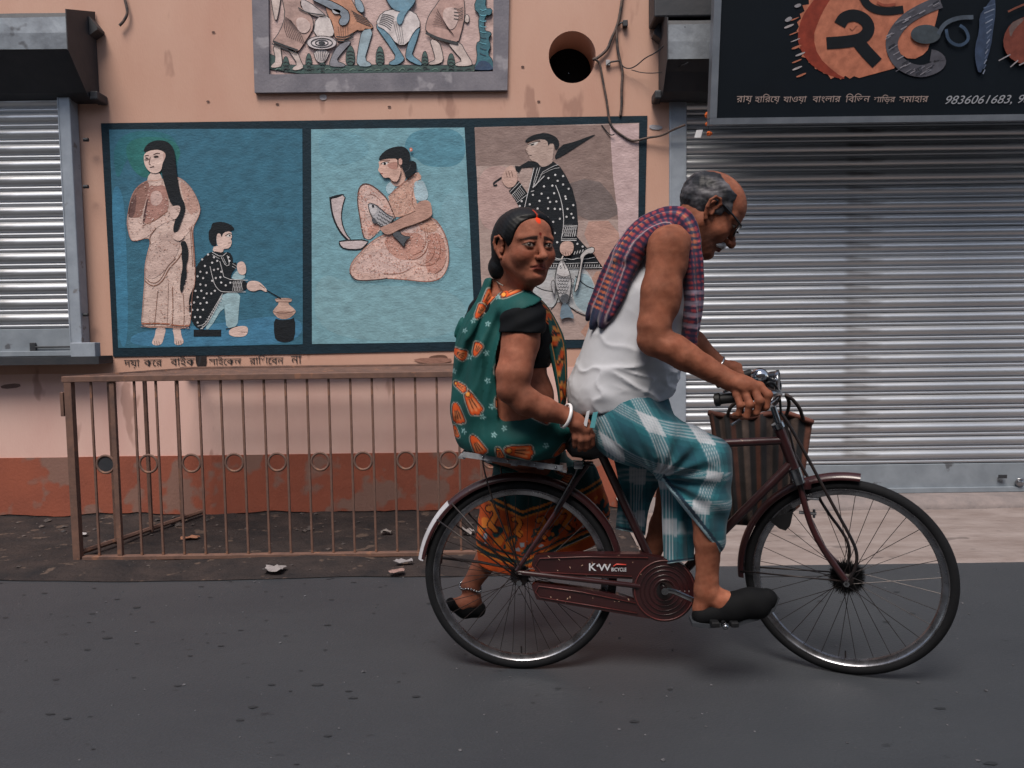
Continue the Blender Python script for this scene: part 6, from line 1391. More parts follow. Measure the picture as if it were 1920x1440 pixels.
# hair: a grey-black fringe round the sides and back, thin on the crown
hv = Vol(*box_axes([MH.p(-0.14, -0.08, -0.1), MH.p(0.1, 0.15, 0.1), MH.p(-0.14, 0.15, 0), MH.p(0.1, -0.08, 0)], 0.03, 0.0028))
hv.ell(MH.p(-0.010, 0.036), np.array((0.114, 0.0985, 0.0865))*MH.sc, 0.01*MH.sc, 'u', MH.A)
X, Y, Z = hv._g((slice(None),)*3); P = np.stack(np.broadcast_arrays(X, Y, Z), -1).astype(float); L = MH.loc(P.reshape(-1, 3)).reshape(P.shape); nn = nz3(P.reshape(-1, 3), 55, 3).reshape(P.shape[:3])
lf, lu, ls = L[..., 0], L[..., 1], np.abs(L[..., 2])
front = lf-(0.030+0.022*np.clip(1-np.abs(lu-0.02)/0.03, 0, 1)*(lu < 0.06)+0.010*np.clip((lu-0.09)/0.03, 0, 1))-0.006*nn
bottom = (-0.035-lu)-0.0+np.clip(lf+0.03, 0, 1)*0.55+0.004*nn
top = (lu-(0.094-0.40*np.clip(lf+0.02, 0, 0.1)))-0.010*nn
side = np.where((lf > 0.012) & (lu < 0.012), (lf-0.028+0.35*np.clip(-lu-0.005, 0, 1)), -1)
hv.D = np.maximum.reduce([hv.D+0.005*np.clip(1+np.maximum(front, top)/0.022, 0, 1)+0.0016*nz3(P.reshape(-1, 3), 170, 9).reshape(nn.shape), front*0.8, bottom*0.8, top*0.7, side]).astype(np.float32)
V, F = hv.mesh(); V, F = islands(V, F); g_ = np.clip(0.25+0.6*nz3(V*np.array([1, 1, 1.0]), 95, 21), 0, 1); L = MH.loc(V); g_ = np.clip(g_+0.9*np.exp(-((L[:, 0]-0.018)/0.018)**2-((L[:, 1]+0.005)/0.022)**2), 0, 1)
fast('hair', V, F, M_hair, man, lin((26, 27, 31))*(1-g_[:, None]*0.8)+lin((104, 102, 106))*0.8*g_[:, None])
# moustache, spectacles
hv = Vol(*box_axes([MH.p(0.06, -0.09, -0.05), MH.p(0.14, -0.03, 0.05), MH.p(0.06, -0.03, 0), MH.p(0.14, -0.09, 0)], 0.02, 0.0024)); S = MH.sc
for q in (-1, 1): hv.chain([MH.p(0.098, -0.058, q*0.003), MH.p(0.095, -0.063, q*0.018), MH.p(0.079, -0.076, q*0.036)], [0.0095*S, 0.0100*S, 0.0055*S], 0.003)
V, F = hv.mesh(); V = V+0.0012*nz3(V, 300, 5)[:, None]*MH.f; fast('moustache', V, F, mat('white_hair', (188, 186, 188), rough=0.7, c2=(120, 118, 120), mscale=90, mcontrast=0.3, bump=0.5, bscale=400), man)
sp = MB(); M_spec = mat('spectacle_frame', (16, 17, 20), rough=0.3)
for q in (-1, 1):
    sp.tube([MH.p(-0.012, 0.022, q*0.083), MH.p(0.004, 0.023, q*0.085), MH.p(0.06, 0.014, q*0.082), MH.p(0.100, 0.008, q*0.066)], 0.0032*S, 6)
    ringp = [MH.p(0.104-0.010*abs(math.cos(a))*(1 if math.cos(a)*1 > 0 else 0.2), -0.004+0.018*math.sin(a), q*(0.036+0.027*math.cos(a))) for a in [i*math.pi/12 for i in range(25)]]; sp.tube(ringp, 0.0026*S, 6)
sp.tube([MH.p(0.106, 0.002, -0.011), MH.p(0.112, 0.004, 0), MH.p(0.106, 0.002, 0.011)], 0.0024*S, 6)
so = sp.build('spectacles', M_spec, man, smooth=True)
for q in (-1, 1):
    lz = MB(); lz.add([MH.p(0.104-0.010*abs(math.cos(a))*(1 if math.cos(a) > 0 else 0.2), -0.004+0.017*math.sin(a), q*(0.036+0.026*math.cos(a))) for a in [i*math.pi/12 for i in range(24)]], [tuple(range(24))]); lz.build('lens', mat('spectacle_lens', (60, 66, 74), rough=0.05, trans=0.85), so)

# the vest
def solid(pts, pad, h): return Vol(*box_axes(pts, pad, h))
hv = solid([B(1050, 790, -0.2), B(1330, 430, 0.2), B(1330, 790, 0.2), B(1050, 430, -0.2)], 0.03, 0.0046)
hv.cone(B(1151, 738, 0), B(1210, 560, 0), 0.168, 0.160, 0.04, flat=BN, fs=1.05); hv.cone(B(1212, 560, 0), B(1258, 480, 0), 0.160, 0.100, 0.05); hv.cone(B(1200, 720, 0), B(1222, 650, 0), 0.120, 0.120, 0.05)
for sgn_ in (-1, 1): hv.cone(B(1240, 520, sgn_*0.10), B(1280, 440, sgn_*0.105), 0.06, 0.045, 0.03)
X, Y, Z = hv._g((slice(None),)*3); P = np.stack(np.broadcast_arrays(X, Y, Z), -1).astype(float).reshape(-1, 3); sh = hv.D.shape
def pxof(Pts, Yc): return topx(Pts, Yc)
near = np.abs(hv.D.ravel()) < 0.06; Q = pxof(P[near], 2.57); x, y = Q[:, 0], Q[:, 1]
Pn = P[near]; dd = np.zeros(len(P), np.float32); lowr = np.clip((y-590)/110, 0.12, 1); hem_ = np.clip((770-y)/26, 0, 1)
dd[near] = (-0.0080*crease(Pn, (0.88, 0.1, -0.45), 40, 301)-0.0052*crease(Pn, (1, 0, -0.1), 66, 302)*np.clip((y-660)/40, 0, 1)-0.0060*crease(Pn, (0.5, 0, 0.85), 34, 303)*np.clip((700-y)/70, 0, 1))*lowr*(0.35+0.65*hem_)+0.0024+0.003*nz3(Pn, 14, 304)
hv.D = hv.D+dd.reshape(sh)
hv.cut(B(1150, 762, 0), (B(1150, 762, 0)-B(1139, 700, 0))*np.array([1, 0, 1])+0, 0.004)
hv.cut(B(1262, 462, 0), B(1290, 428, 0)-B(1240, 500, 0), 0.004)
hv.cone(B(1250, 500, -0.29), B(1240, 560, -0.29), 0.095, 0.075, 0.012, 's'); hv.cone(B(1250, 500, 0.29), B(1240, 560, 0.29), 0.10, 0.09, 0.012, 's')
V, F = hv.mesh(); V, F = islands(V, F); V = relax(V, F, 1, 0.5)
M_vest = mat('white_cotton', (178, 180, 186), rough=0.85, c2=(162, 164, 170), mscale=7, mcontrast=0.1, bump=0.25, bscale=380, bdist=0.001, bump2=0.35, b2scale=24, sheen=0.05, spec=0.2)
M_vest.node_tree.nodes['Principled BSDF'].inputs['Specular IOR Level'].default_value = 0.2
fast('vest', V, F, M_vest, man)

# the lungi
hv = solid([B(1080, 700, -0.28), B(1390, 1075, 0.24), B(1390, 700, 0.24), B(1080, 1075, -0.28)], 0.02, 0.0044)
hv.ell(B(1172, 795, 0), (0.150, 0.185, 0.125), 0.03); hv.ell(B(1172, 755, 0), (0.150, 0.165, 0.09), 0.04)
hv.cone(B(1185, 805, -0.09), B(1322, 862, -0.135), 0.118, 0.082, 0.04); hv.cone(B(1185, 805, 0.09), B(1290, 868, 0.13), 0.112, 0.085, 0.04); hv.cone(B(1200, 800, 0), B(1300, 862, 0), 0.10, 0.075, 0.06)
hv.chain([B(1322, 868, -0.135), B(1326, 930, -0.14), B(1328, 1010, -0.14)], [0.086, 0.074, 0.052], 0.03, flat=(0, 1, 0), fs=0.9)
hv.chain([B(1262, 890, -0.10), B(1292, 945, -0.115), B(1322, 1000, -0.125)], [0.060, 0.052, 0.035], 0.04, flat=(0, 1, 0), fs=0.6)
X, Y, Z = hv._g((slice(None),)*3); P = np.stack(np.broadcast_arrays(X, Y, Z), -1).astype(float).reshape(-1, 3); sh = hv.D.shape
near = np.abs(hv.D.ravel()) < 0.05; Q = pxof(P[near], 2.57); x, y = Q[:, 0], Q[:, 1]
a = np.arctan2(y-902, x-1236); r = np.hypot(y-902, x-1236); fold = np.sin(a*15+0.8*np.sin(r*0.03))*np.clip(r/60, 0, 1)*np.exp(-(r/125)**2)
fold2 = np.sin((0.62*x-0.78*y)*0.085+1.5*np.sin((x+y)*0.012))*np.clip((830-y)/70, 0, 1); vert = np.sin(x*0.16+y*0.02)*np.clip((y-930)/60, 0, 1)
dd = np.zeros(len(P), np.float32); dd[near] = 0.0075*fold+0.0042*fold2-0.0055*crease(P[near], (0.75, 0, -0.65), 36, 311)+0.0045*vert*(((P[near]-np.array([BRX, BRY, 0]))@BN) < 0.03)+0.002*nz3(P[near], 24, 18); hv.D = hv.D+dd.reshape(sh)
hv.cut(B(1165, 738, 0), np.array([-0.12, 0, 1.0]), 0.004)
# hems: front flap rises from its tip towards the calf, the inner flaps hang square
Q = pxof(P, 2.59); x, y = Q[:, 0].reshape(sh), Q[:, 1].reshape(sh); Yb = ((P-np.array([BRX, BRY, 0]))@BN).reshape(sh)
mm = 2.59/FPX
lim_ = lambda x: np.where(x < 1245, 905+0*x, np.where(x < 1353, 905+(x-1245)*1.28, 1044+0*x))
hemA = (y-lim_(x))*mm*0.7; hv.D = np.maximum(hv.D, hemA.astype(np.float32))
# hollow the cloth from below so that the legs show inside it
V, F = hv.mesh(); V, F = islands(V, F, 0.004); V = relax(V, F, 1, 0.4)
Q = topx(V, 2.59); x, y = Q[:, 0], Q[:, 1]
# the check runs with the cloth: threads along the thigh bend down over the knee
def warp(x, y):
    t = np.clip((x-1120)/250, 0, 1.1); hang = 1/(1+np.exp(-(y-900)/18))
    gx = x-0.45*(y-800)*(1-hang)-0.12*(y-900)*hang; gy = y-(0.34*(x-1150))*(1-0.75*hang)-16*np.sin(t*3)
    return gx+6*np.sin(y*0.02+1), gy+5*np.sin(x*0.025)
base = lin((32, 92, 102)); dk = lin((17, 52, 68)); lt = lin((84, 138, 150)); wh = lin((198, 196, 202))
def stripes(g, per, ph):
    q = ((g+ph) % per)/per; band = ((q > 0.10) & (q < 0.46)).astype(float); fine_ = np.zeros_like(q)
    for c in (0.14, 0.20, 0.26, 0.32, 0.38): fine_ = np.maximum(fine_, np.clip(1-np.abs(q-c)*per/1.7, 0, 1))
    dark = ((q > 0.58) & (q < 0.90)).astype(float); return band, fine_, dark
def plaid(gx, gy, n):
    b1, f1, d1 = stripes(gx, 86, 14); b2, f2, d2 = stripes(gy, 84, 30)
    C = np.tile(base, (n, 1)); C = C*(1-0.45*d1[:, None])+dk*0.45*d1[:, None]; C = C*(1-0.4*d2[:, None])+dk*0.4*d2[:, None]
    k = 0.22*b1[:, None]; C = C*(1-k)+lt*k; k = 0.22*b2[:, None]; C = C*(1-k)+lt*k; k = 0.5*(b1*b2)[:, None]; C = C*(1-k)+wh*k
    k = 0.55*f1[:, None]; C = C*(1-k)+wh*k; k = 0.42*f2[:, None]; C = C*(1-k)+wh*k
    return C
gx, gy = warp(x, y); wob = nz3(V, 12, 31)*3; C = plaid(gx+wob, gy+wob, len(V))
hb_ = np.where(x > 1243, (y-lim_(x))*0.7, -99)
m1 = (hb_ > -5)[:, None]; m2 = ((hb_ > -12) & (hb_ <= -5))[:, None]; C = np.where(m1, lin((138, 164, 172)), C); C = np.where(m2, lin((16, 44, 62)), C)
M_lungi = mat('checked_cotton', attr=True, rough=0.85, c2=(216, 216, 216), mscale=9, mcontrast=0.1, bump=0.25, bscale=420, bdist=0.001, bump2=0.3, b2scale=30, sheen=0.15, spec=0.2)
fast('lungi', V, F, M_lungi, man, C)
# the flaps that hang square below it, inside the calf and on the far side
def flapcol(hem, x0):
    def f(V, UV):
        Q = topx(V, 2.73); C = plaid(Q[:, 0]-x0, Q[:, 1]+20, len(V)); d = (1-UV[:, 1])*hem
        C = np.where((d < 7)[:, None], lin((138, 164, 172)), C); return np.where(((d >= 7) & (d < 16))[:, None], lin((16, 44, 62)), C)
    return f
drape('lungi_flap', [(1226, 868, -0.02), (1240, 930, -0.03), (1242, 1000, -0.035), (1245, 1058, -0.035)], [(1320, 868, -0.02), (1308, 930, -0.045), (1303, 1000, -0.05), (1301, 1050, -0.05)], 60, 50, M_lungi, man, lambda u, v_: 0.016*(abs(math.sin(u*7.5+0.6*math.sin(v_*3)))-0.5)*(0.3+0.7*v_)+0.03*math.sin(u*3.14), flapcol(190, 1236))['label'] = 'inner flap of the lungi hanging behind the calf'
drape('lungi_flap', [(1150, 858, 0.05), (1160, 900, 0.07), (1158, 950, 0.08), (1154, 992, 0.08)], [(1290, 862, 0.06), (1240, 900, 0.06), (1216, 950, 0.07), (1210, 1004, 0.075)], 60, 50, M_lungi, man, lambda u, v_: 0.014*(abs(math.sin(u*8.5+0.8*math.sin(v_*3)))-0.5)*(0.3+0.7*v_)+0.025*math.sin(u*3.14), flapcol(140, 1190))['label'] = 'far flap of the lungi beyond the seat tube'
# knotted end of the lungi at the back of the waist
b = MB(); b.prism([B(1100, 772, -0.17), B(1106, 770, -0.17), B(1100, 800, -0.175), B(1094, 797, -0.175)], BN*0.006); o = b.build('lungi_end', M_vest, man); fixnormals(o); o['label'] = 'white selvedge of the lungi hanging at the waist'
b = MB(); b.prism([B(1112, 774, -0.172), B(1121, 772, -0.172), B(1115, 802, -0.178), B(1106, 802, -0.178)], BN*0.006); o = b.build('lungi_end', mat('teal_cloth', (64, 128, 136), rough=0.85), man); fixnormals(o)

# the checked cloth over the shoulder
path = [B(1290, 652, -0.085), B(1299, 590, -0.115), B(1300, 520, -0.130), B(1296, 462, -0.135), B(1284, 424, -0.125), B(1258, 412, -0.115), B(1222, 424, -0.115), B(1192, 452, -0.125), B(1168, 500, -0.120), B(1148, 550, -0.110), B(1133, 588, -0.100)]
wid = [0.022, 0.026, 0.027, 0.028, 0.034, 0.048, 0.058, 0.063, 0.066, 0.064, 0.052]
hv = solid(path, 0.11, 0.0042)
PP = smoothpts(path, 2, False); n_ = len(PP); WW = np.interp(np.linspace(0, 1, n_), np.linspace(0, 1, len(wid)), wid)
# thickness direction: outward from the trunk
ctr = B(1235, 560, 0.0)
def outdir(p):
    ax_ = B(1262, 470, 0)-B(1160, 735, 0); ax_ /= np.linalg.norm(ax_); q = p-B(1160, 735, 0); q = q-ax_*(q@ax_); q = q+np.array([0, 0, 0.12])*(1 if p[2] > B(1262, 470, 0)[2] else 0.2); return q/np.linalg.norm(q)
for i in range(n_-1):
    o_ = outdir((PP[i]+PP[i+1])/2); hv.cone(PP[i]+o_*0.004, PP[i+1]+o_*0.004, WW[i], WW[i+1], 0.010, flat=o_, fs=min(1.0, 0.023/WW[i]))
PA = np.array(PP); seg = np.cumsum([0]+[np.linalg.norm(PA[i+1]-PA[i]) for i in range(n_-1)])
def along(Vt):
    best = np.full(len(Vt), 1e9); tt = np.zeros(len(Vt)); ww = np.zeros(len(Vt))
    for i in range(n_-1):
        a_, b_ = PA[i], PA[i+1]; ab = b_-a_; t = np.clip(((Vt-a_)@ab)/(ab@ab), 0, 1); q = Vt-(a_+t[:, None]*ab); d = (q**2).sum(1); o_ = outdir((a_+b_)/2); sd_ = np.cross(ab/np.linalg.norm(ab), o_); w_ = q@sd_
        m = d < best; best[m] = d[m]; tt[m] = seg[i]+t[m]*np.linalg.norm(ab); ww[m] = w_[m]
    return tt, ww
X, Y, Z = hv._g((slice(None),)*3); P = np.stack(np.broadcast_arrays(X, Y, Z), -1).astype(float).reshape(-1, 3); near = np.abs(hv.D.ravel()) < 0.03
tt, ww = along(P[near]); dd = np.zeros(len(P), np.float32); dd[near] = 0.0085*(np.abs(np.sin(ww*62+1.3*np.sin(tt*6)+0.4))-0.6)+0.0025*np.sin(ww*150+2*np.sin(tt*9))+0.002*nz3(P[near], 30, 41); hv.D = hv.D+dd.reshape(hv.D.shape)
V, F = hv.mesh(); V, F = islands(V, F); V = relax(V, F, 1, 0.4); tt, ww = along(V)
ww2 = ww+0.006*np.sin(tt*30)*0.3
ct, cw = np.sin(tt*2*math.pi/0.0185), np.sin(ww2*2*math.pi/0.0155); C = np.tile(lin((36, 37, 66)), (len(V), 1)); st = lambda q: np.clip(q*2.5+0.2, 0, 1)[:, None]
C = C*(1-0.24*st(ct))+lin((130, 54, 66))*0.24*st(ct); C = C*(1-0.24*st(cw))+lin((104, 56, 78))*0.24*st(cw); k = st(ct)*st(cw)*0.5; C = C*(1-k)+lin((186, 66, 62))*k
fr_ = np.clip(1-np.abs(ww-0.004)/0.016, 0, 1)[:, None]*(tt > seg[-1]*0.38)[:, None]*0.75; orange = lin((206, 118, 74)); C = np.where((ct > 0.1)[:, None], C*(1-fr_)+orange*fr_, C*(1-fr_*0.5)+lin((46, 74, 96))*fr_*0.5)
pl = ((tt > 0.06) & (tt < 0.20))[:, None]*np.clip(np.sin(tt*170)*2, 0, 1)[:, None]*0.5; C = C*(1-pl)+lin((176, 164, 186))*pl
ed = np.clip(1-np.abs(np.abs(ww)-0.047)/0.003, 0, 1)[:, None]*(tt > seg[-1]*0.3)[:, None]*0.7; C = C*(1-ed)+lin((196, 176, 180))*ed
fast('shoulder_cloth', V, F, mat('checked_towel', attr=True, rough=0.9, c2=(212, 212, 212), mscale=16, mcontrast=0.1, bump=0.4, bscale=420, bdist=0.0012, sheen=0.2, spec=0.15), man, C)

# black slip-on shoes
def shoe(P, name='shoe'):
    hv = solid(P['box'], 0.06, 0.0036)
    hv.chain(P['low'], P['lr'], 0.02); hv.chain(P['up'], P['ur'], 0.02); 
    if 'hole' in P: hv.chain(P['hole'], P['hr'], 0.006, op='s')
    hv.cut(P['cut'][0], P['cut'][1], 0.008); V, F = hv.mesh(); V, F = islands(V, F); V = relax(V, F, 1, 0.5)
    return V, F
M_shoe = mat('black_canvas', (6, 7, 9), rough=0.8, c2=(10, 11, 14), mscale=12, mcontrast=0.2, bump=0.3, bscale=300, bdist=0.001, spec=0.15)
so_ = -0.142
V, F = shoe(dict(box=[B(1295, 1180, so_-0.06), B(1470, 1090, so_+0.06)], low=[B(1316, 1154, so_), B(1370, 1144, so_-0.004), B(1420, 1134, so_-0.008), B(1441, 1126, so_-0.008)], lr=[0.034, 0.042, 0.043, 0.030], up=[B(1370, 1134, so_), B(1405, 1126, so_-0.004), B(1438, 1118, so_-0.008)], ur=[0.044, 0.040, 0.026], hole=[B(1306, 1108, so_), B(1346, 1112, so_)], hr=[0.050, 0.036], cut=(B(1378, 1170, so_), B(1378, 1190, so_)-B(1371, 1150, so_))))
fast('shoe', V, F, M_shoe, man)
b = MB(); pts_t = [(1298, 1168), (1330, 1171), (1380, 1167), (1420, 1157), (1452, 1139), (1462, 1122), (1459, 1130), (1453, 1146), (1420, 1164), (1380, 1174), (1330, 1178), (1298, 1175)]
b.prism([B(x, y, so_-0.036) for x, y in pts_t], BN*0.07); o = b.build('shoe_sole', mat('worn_rubber_sole', (40, 44, 50), rough=0.7), man); fixnormals(o)
V, F = shoe(dict(box=[B(1190, 1110, 0.08), B(1290, 1050, 0.2)], low=[B(1208, 1082, 0.148), B(1243, 1088, 0.15), B(1272, 1090, 0.15)], lr=[0.034, 0.038, 0.028], up=[B(1238, 1080, 0.15), B(1270, 1086, 0.15)], ur=[0.038, 0.026], hole=[B(1202, 1052, 0.148), B(1218, 1054, 0.148)], hr=[0.038, 0.034], cut=(B(1240, 1108, 0.15), np.array([0.05, 0, -1.0])))); fast('shoe', V, F, M_shoe, man)
# steel bangle on the far wrist
b = MB(); ax_ = L_wr-L_el; b.ring(B(1346, 684, 0.234), ax_, [(0.036+0.003*math.cos(t), 0.004*math.sin(t)) for t in [i*math.pi/4 for i in range(9)]], n=28); b.build('bangle', M_chr, man, smooth=True)
# ------------------------------------------------------------------ the woman sitting sideways on the carrier
wom = thing('person', 'woman in green sari sitting sideways on the bicycle carrier, looking back over her shoulder', 'person', (B(960, 860, 0.1)[0], B(960, 860, 0.1)[1], 0))
YW = math.radians(27)
WH = Head(B(986, 460, -0.10), (math.sin(YW), -math.cos(YW), -0.09), (0.03, -0.05, 1.0), 1.13, 0.88)
whc = WH.p(0.0, 0.0)
Rx = np.array([0.707, -0.707, 0]); Fx = np.array([0.707, 0.707, 0])       # her right, her front
C0 = B(952, 700, 0.04)
S_R, S_L = B(984, 592, -0.125), B(918, 600, 0.10)
E_R, W_R, H_R = B(962, 728, -0.205), B(1062, 780, -0.165), B(1096, 806, -0.125)
lo = np.array([B(835, 700, 0)[0]-0.05, S_R[1]-0.22, 0.0]); hi = np.array([B(1130, 820, -0.05)[0]+0.05, B(960, 700, 0.45)[1], WH.p(0, 0.13)[2]+0.06])
v = Vol(axis(lo[0], hi[0], 0.0058, [(whc[0]-0.14, whc[0]+0.15, 0.0022), (W_R[0]-0.02, H_R[0]+0.06, 0.0034)]), axis(lo[1], hi[1], 0.0058, [(whc[1]-0.15, whc[1]+0.12, 0.0023)]), axis(lo[2], hi[2], 0.0058, [(whc[2]-0.16, whc[2]+0.16, 0.0022)]))
WH.sculpt(v, cran=(0.100, 0.088, 0.077), fat=0.002, nose=1.0, brow=0.75, chin=0.0)
WH.ear(v, -1, 1.0); WH.ear(v, 1, 1.0)
NB = B(950, 548, 0.01)
v.cone(NB, WH.p(-0.025, -0.06), 0.066, 0.058, 0.03); v.cone(NB+np.array([0.03, -0.02, 0]), WH.p(0.035, -0.10), 0.045, 0.038, 0.03)
A3 = np.stack([Rx, Fx, np.array([0, 0, 1.0])])
v.ell(B(948, 640, 0.03), (0.185, 0.135, 0.20), 0.04, A=A3); v.ell(B(955, 745, 0.03), (0.175, 0.150, 0.14), 0.05, A=A3); v.ell(B(958, 810, 0.04), (0.20, 0.17, 0.12), 0.05, A=A3)
v.ell(B(1000, 640, 0.10), (0.11, 0.09, 0.085), 0.05, A=A3)
for shd in (S_R, S_L): v.cone(B(948, 565, 0.02), shd, 0.07, 0.066, 0.03)
v.chain([S_R, B(976, 640, -0.16), B(964, 700, -0.195), E_R], [0.062, 0.063, 0.059, 0.048], 0.014)
v.chain([E_R, B(985, 752, -0.205), B(1022, 768, -0.19), W_R], [0.047, 0.046, 0.040, 0.030], 0.014)
v.ell(B(957, 733, -0.20), (0.042, 0.040, 0.042), 0.02)
v.chain([S_L, B(900, 690, 0.18), B(900, 760, 0.24), B(960, 800, 0.26)], [0.064, 0.058, 0.045, 0.035], 0.02)
# right hand: back of the hand up, fingers hooked over the saddle edge
v.chain([W_R, B(1078, 790, -0.155), B(1094, 803, -0.145)], [0.0315, 0.033, 0.031], 0.012, flat=np.array([0.35, -0.5, 0.8]), fs=0.72)
fin = [[(1100, 800, -.148), (1110, 816, -.150), (1110, 832, -.136), (1106, 838, -.118)], [(1093, 806, -.156), (1100, 823, -.160), (1100, 838, -.146), (1097, 843, -.126)], [(1084, 808, -.160), (1089, 825, -.165), (1089, 839, -.150), (1087, 843, -.130)], [(1075, 806, -.160), (1078, 821, -.166), (1078, 833, -.152), (1077, 837, -.135)]]
for i, fpts in enumerate(fin):
    rr = (0.0108, 0.011, 0.0105, 0.009)[i]; P = [B(*q_) for q_ in fpts]; v.cone(B(1086, 797, -0.152), P[0], 0.018, rr*1.1, 0.008); v.chain(P, [rr*1.1, rr*1.05, rr*0.95, rr*0.8], 0.004); v.ell(P[0], (rr*1.2,)*3, 0.005)
v.chain([B(1082, 790, -0.13), B(1100, 792, -0.11), B(1112, 803, -0.10), B(1117, 816, -0.10)], [0.016, 0.0135, 0.0115, 0.009], 0.007)
# legs under the skirt; the foot hangs behind
K_R, K_L = B(1050, 905, 0.30), B(1010, 905, 0.42)
AN = B(882, 1098, 0.20)
v.cone(B(975, 820, 0.04), K_R, 0.105, 0.070, 0.04); v.cone(B(945, 815, 0.12), K_L, 0.105, 0.070, 0.04)
v.chain([B(985, 930, 0.24), B(930, 1020, 0.22), AN], [0.062, 0.055, 0.034], 0.03); v.cone(K_R, B(985, 930, 0.24), 0.065, 0.06, 0.03)
v.chain([K_L, B(990, 980, 0.34), B(975, 1025, 0.33)], [0.062, 0.05, 0.04], 0.03)
v.chain([AN, B(884, 1124, 0.20), B(866, 1132, 0.175), B(848, 1130, 0.155)], [0.034, 0.034, 0.027, 0.018], 0.015); v.cone(AN, B(892, 1132, 0.215), 0.03, 0.028, 0.012)
V, F = v.mesh(); V, F = islands(V, F); V = relax(V, F, 1, 0.4)
WSK = (138, 89, 71)
C = WH.paint(V, WSK, brow=(26, 20, 20), lip=(128, 66, 60), gaze=(-0.0022, 0.0010), slope=0.012)
V = V+vnormals(V, F)*(0.0009*nz3(V, 36, 71)+0.0004*nz3(V, 130, 72))[:, None]
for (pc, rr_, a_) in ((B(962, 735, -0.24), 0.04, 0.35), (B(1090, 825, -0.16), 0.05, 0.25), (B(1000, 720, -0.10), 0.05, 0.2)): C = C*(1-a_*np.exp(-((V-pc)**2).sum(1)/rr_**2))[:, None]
L = WH.loc(V); n = nz3(V, 22, 9); C = C*(1-0.08*n[:, None])
def spot(cu, cs, r, c, a=1.0, el=1.0):
    global C
    m = np.clip((1-np.hypot((L[:, 2]-cs)/r, (L[:, 1]-cu)/(r*el)))*3, 0, 1)*(L[:, 0] > 0.04)*a; C = C*(1-m[:, None])+lin(c)*m[:, None]
spot(0.036, 0.0, 0.0055, (96, 18, 16), 0.9, 1.25); spot(0.083, 0.001, 0.010, (226, 62, 24), 0.95, 1.5); spot(0.026, 0.0, 0.003, (80, 30, 26), 0.6, 2.0)
mb = fast('body', V, F, M_skin, wom, C); del v
# hair: parted in the middle, pulled back over the ears into a low knot
hv = Vol(*box_axes([WH.p(-0.16, -0.12, -0.10), WH.p(0.11, 0.14, 0.10), WH.p(-0.16, 0.14, 0.1), WH.p(0.11, -0.12, -0.1)], 0.03, 0.0028)); S = WH.sc
hv.ell(WH.p(-0.016, 0.032), np.array((0.115, 0.0985*WH.us, 0.091))*S, 0.01, 'u', WH.A); hv.cone(WH.p(-0.055, -0.02, -0.012), WH.p(-0.075, -0.075, -0.030), 0.076*S, 0.050*S, 0.03); hv.ell(WH.p(-0.092, -0.078, -0.030), np.array((0.042, 0.044, 0.048))*S, 0.012, 'u', WH.A)
X, Y, Z = hv._g((slice(None),)*3); P = np.stack(np.broadcast_arrays(X, Y, Z), -1).astype(float).reshape(-1, 3); sh = hv.D.shape; L = WH.loc(P); lf, lu, ls = L[:, 0], L[:, 1], np.abs(L[:, 2]); nn = nz3(P, 70, 3)
hl = 0.083-0.0*lu                                                # hairline: front limit of f, falling back at the temples
lim = np.interp(lu, [-0.2, -0.034, -0.020, 0.0, 0.02, 0.045, 0.070, 0.088, 0.12], [-0.034, -0.030, 0.010, 0.032, 0.043, 0.049, 0.055, 0.065, 0.12])
lim = lim-np.clip(0.030-ls, 0, 0.03)*0.12+np.clip(lu-0.070, 0, 1)*0.0
part = 0.0035*np.exp(-(ls/0.004)**2)*(lf > -0.02); strand = 0.0014*np.sin((lf*0.6+lu*0.9)*420+6*np.sin(ls*40))
hv.D = np.maximum.reduce([hv.D.ravel()+0.008*np.clip(1+(lf-lim)/0.024, 0, 1)*(lf > 0)+part+strand*0.25+0.0008*nn, (lf-lim)*0.75+0.0012*nn, (-0.118-lu)]).reshape(sh).astype(np.float32)
hv.ell(WH.p(-0.004, -0.012, -0.092), np.array((0.028, 0.036, 0.030))*S, 0.005, 's', WH.A); hv.ell(WH.p(-0.004, -0.012, 0.092), np.array((0.028, 0.036, 0.030))*S, 0.005, 's', WH.A)
V, F = hv.mesh(); V, F = islands(V, F, 0.05); V = relax(V, F, 1, 0.4); L = WH.loc(V); pm = np.clip(1-np.abs(L[:, 2])/0.0035, 0, 1)*(L[:, 0] > 0.03)*(L[:, 1] > 0.05); C = lin((8, 9, 12))*np.ones((len(V), 1)); C = C*(1-pm[:, None])+lin((196, 62, 30))*pm[:, None]
fast('hair', V, F, M_hair, wom, C)

# cloth: shared pattern of the sari
MOT = [  # orange motifs: (centre x, y, turn, size) in pattern units
    (912, 560, -55, 24, 0), (896, 583, -62, 19, 1), (955, 545, -28, 30, 0), (856, 663, 20, 22, 1), (893, 655, -68, 17, 1), (884, 752, 62, 31, 0), (857, 779, 78, 26, 1), (860, 727, 30, 17, 0), (893, 833, 60, 26, 1), (930, 690, 80, 12, 1), (942, 524, -12, 22, 1), (934, 752, 85, 12, 0), (850, 815, 80, 14, 1), (968, 842, 8, 34, 0), (1008, 775, 10, 26, 1), (1050, 848, -50, 22, 1), (935, 845, 70, 16, 0), (1005, 905, 0, 26, 1), (1062, 905, 20, 20, 0), (865, 880, 40, 22, 1)]
STARS = [(870, 620), (913, 606), (879, 670), (910, 660), (914, 712), (922, 760), (869, 812), (926, 812), (932, 556), (974, 765), (945, 800), (1020, 830), (1012, 740), (905, 780), (850, 700), (885, 600), (960, 880)]
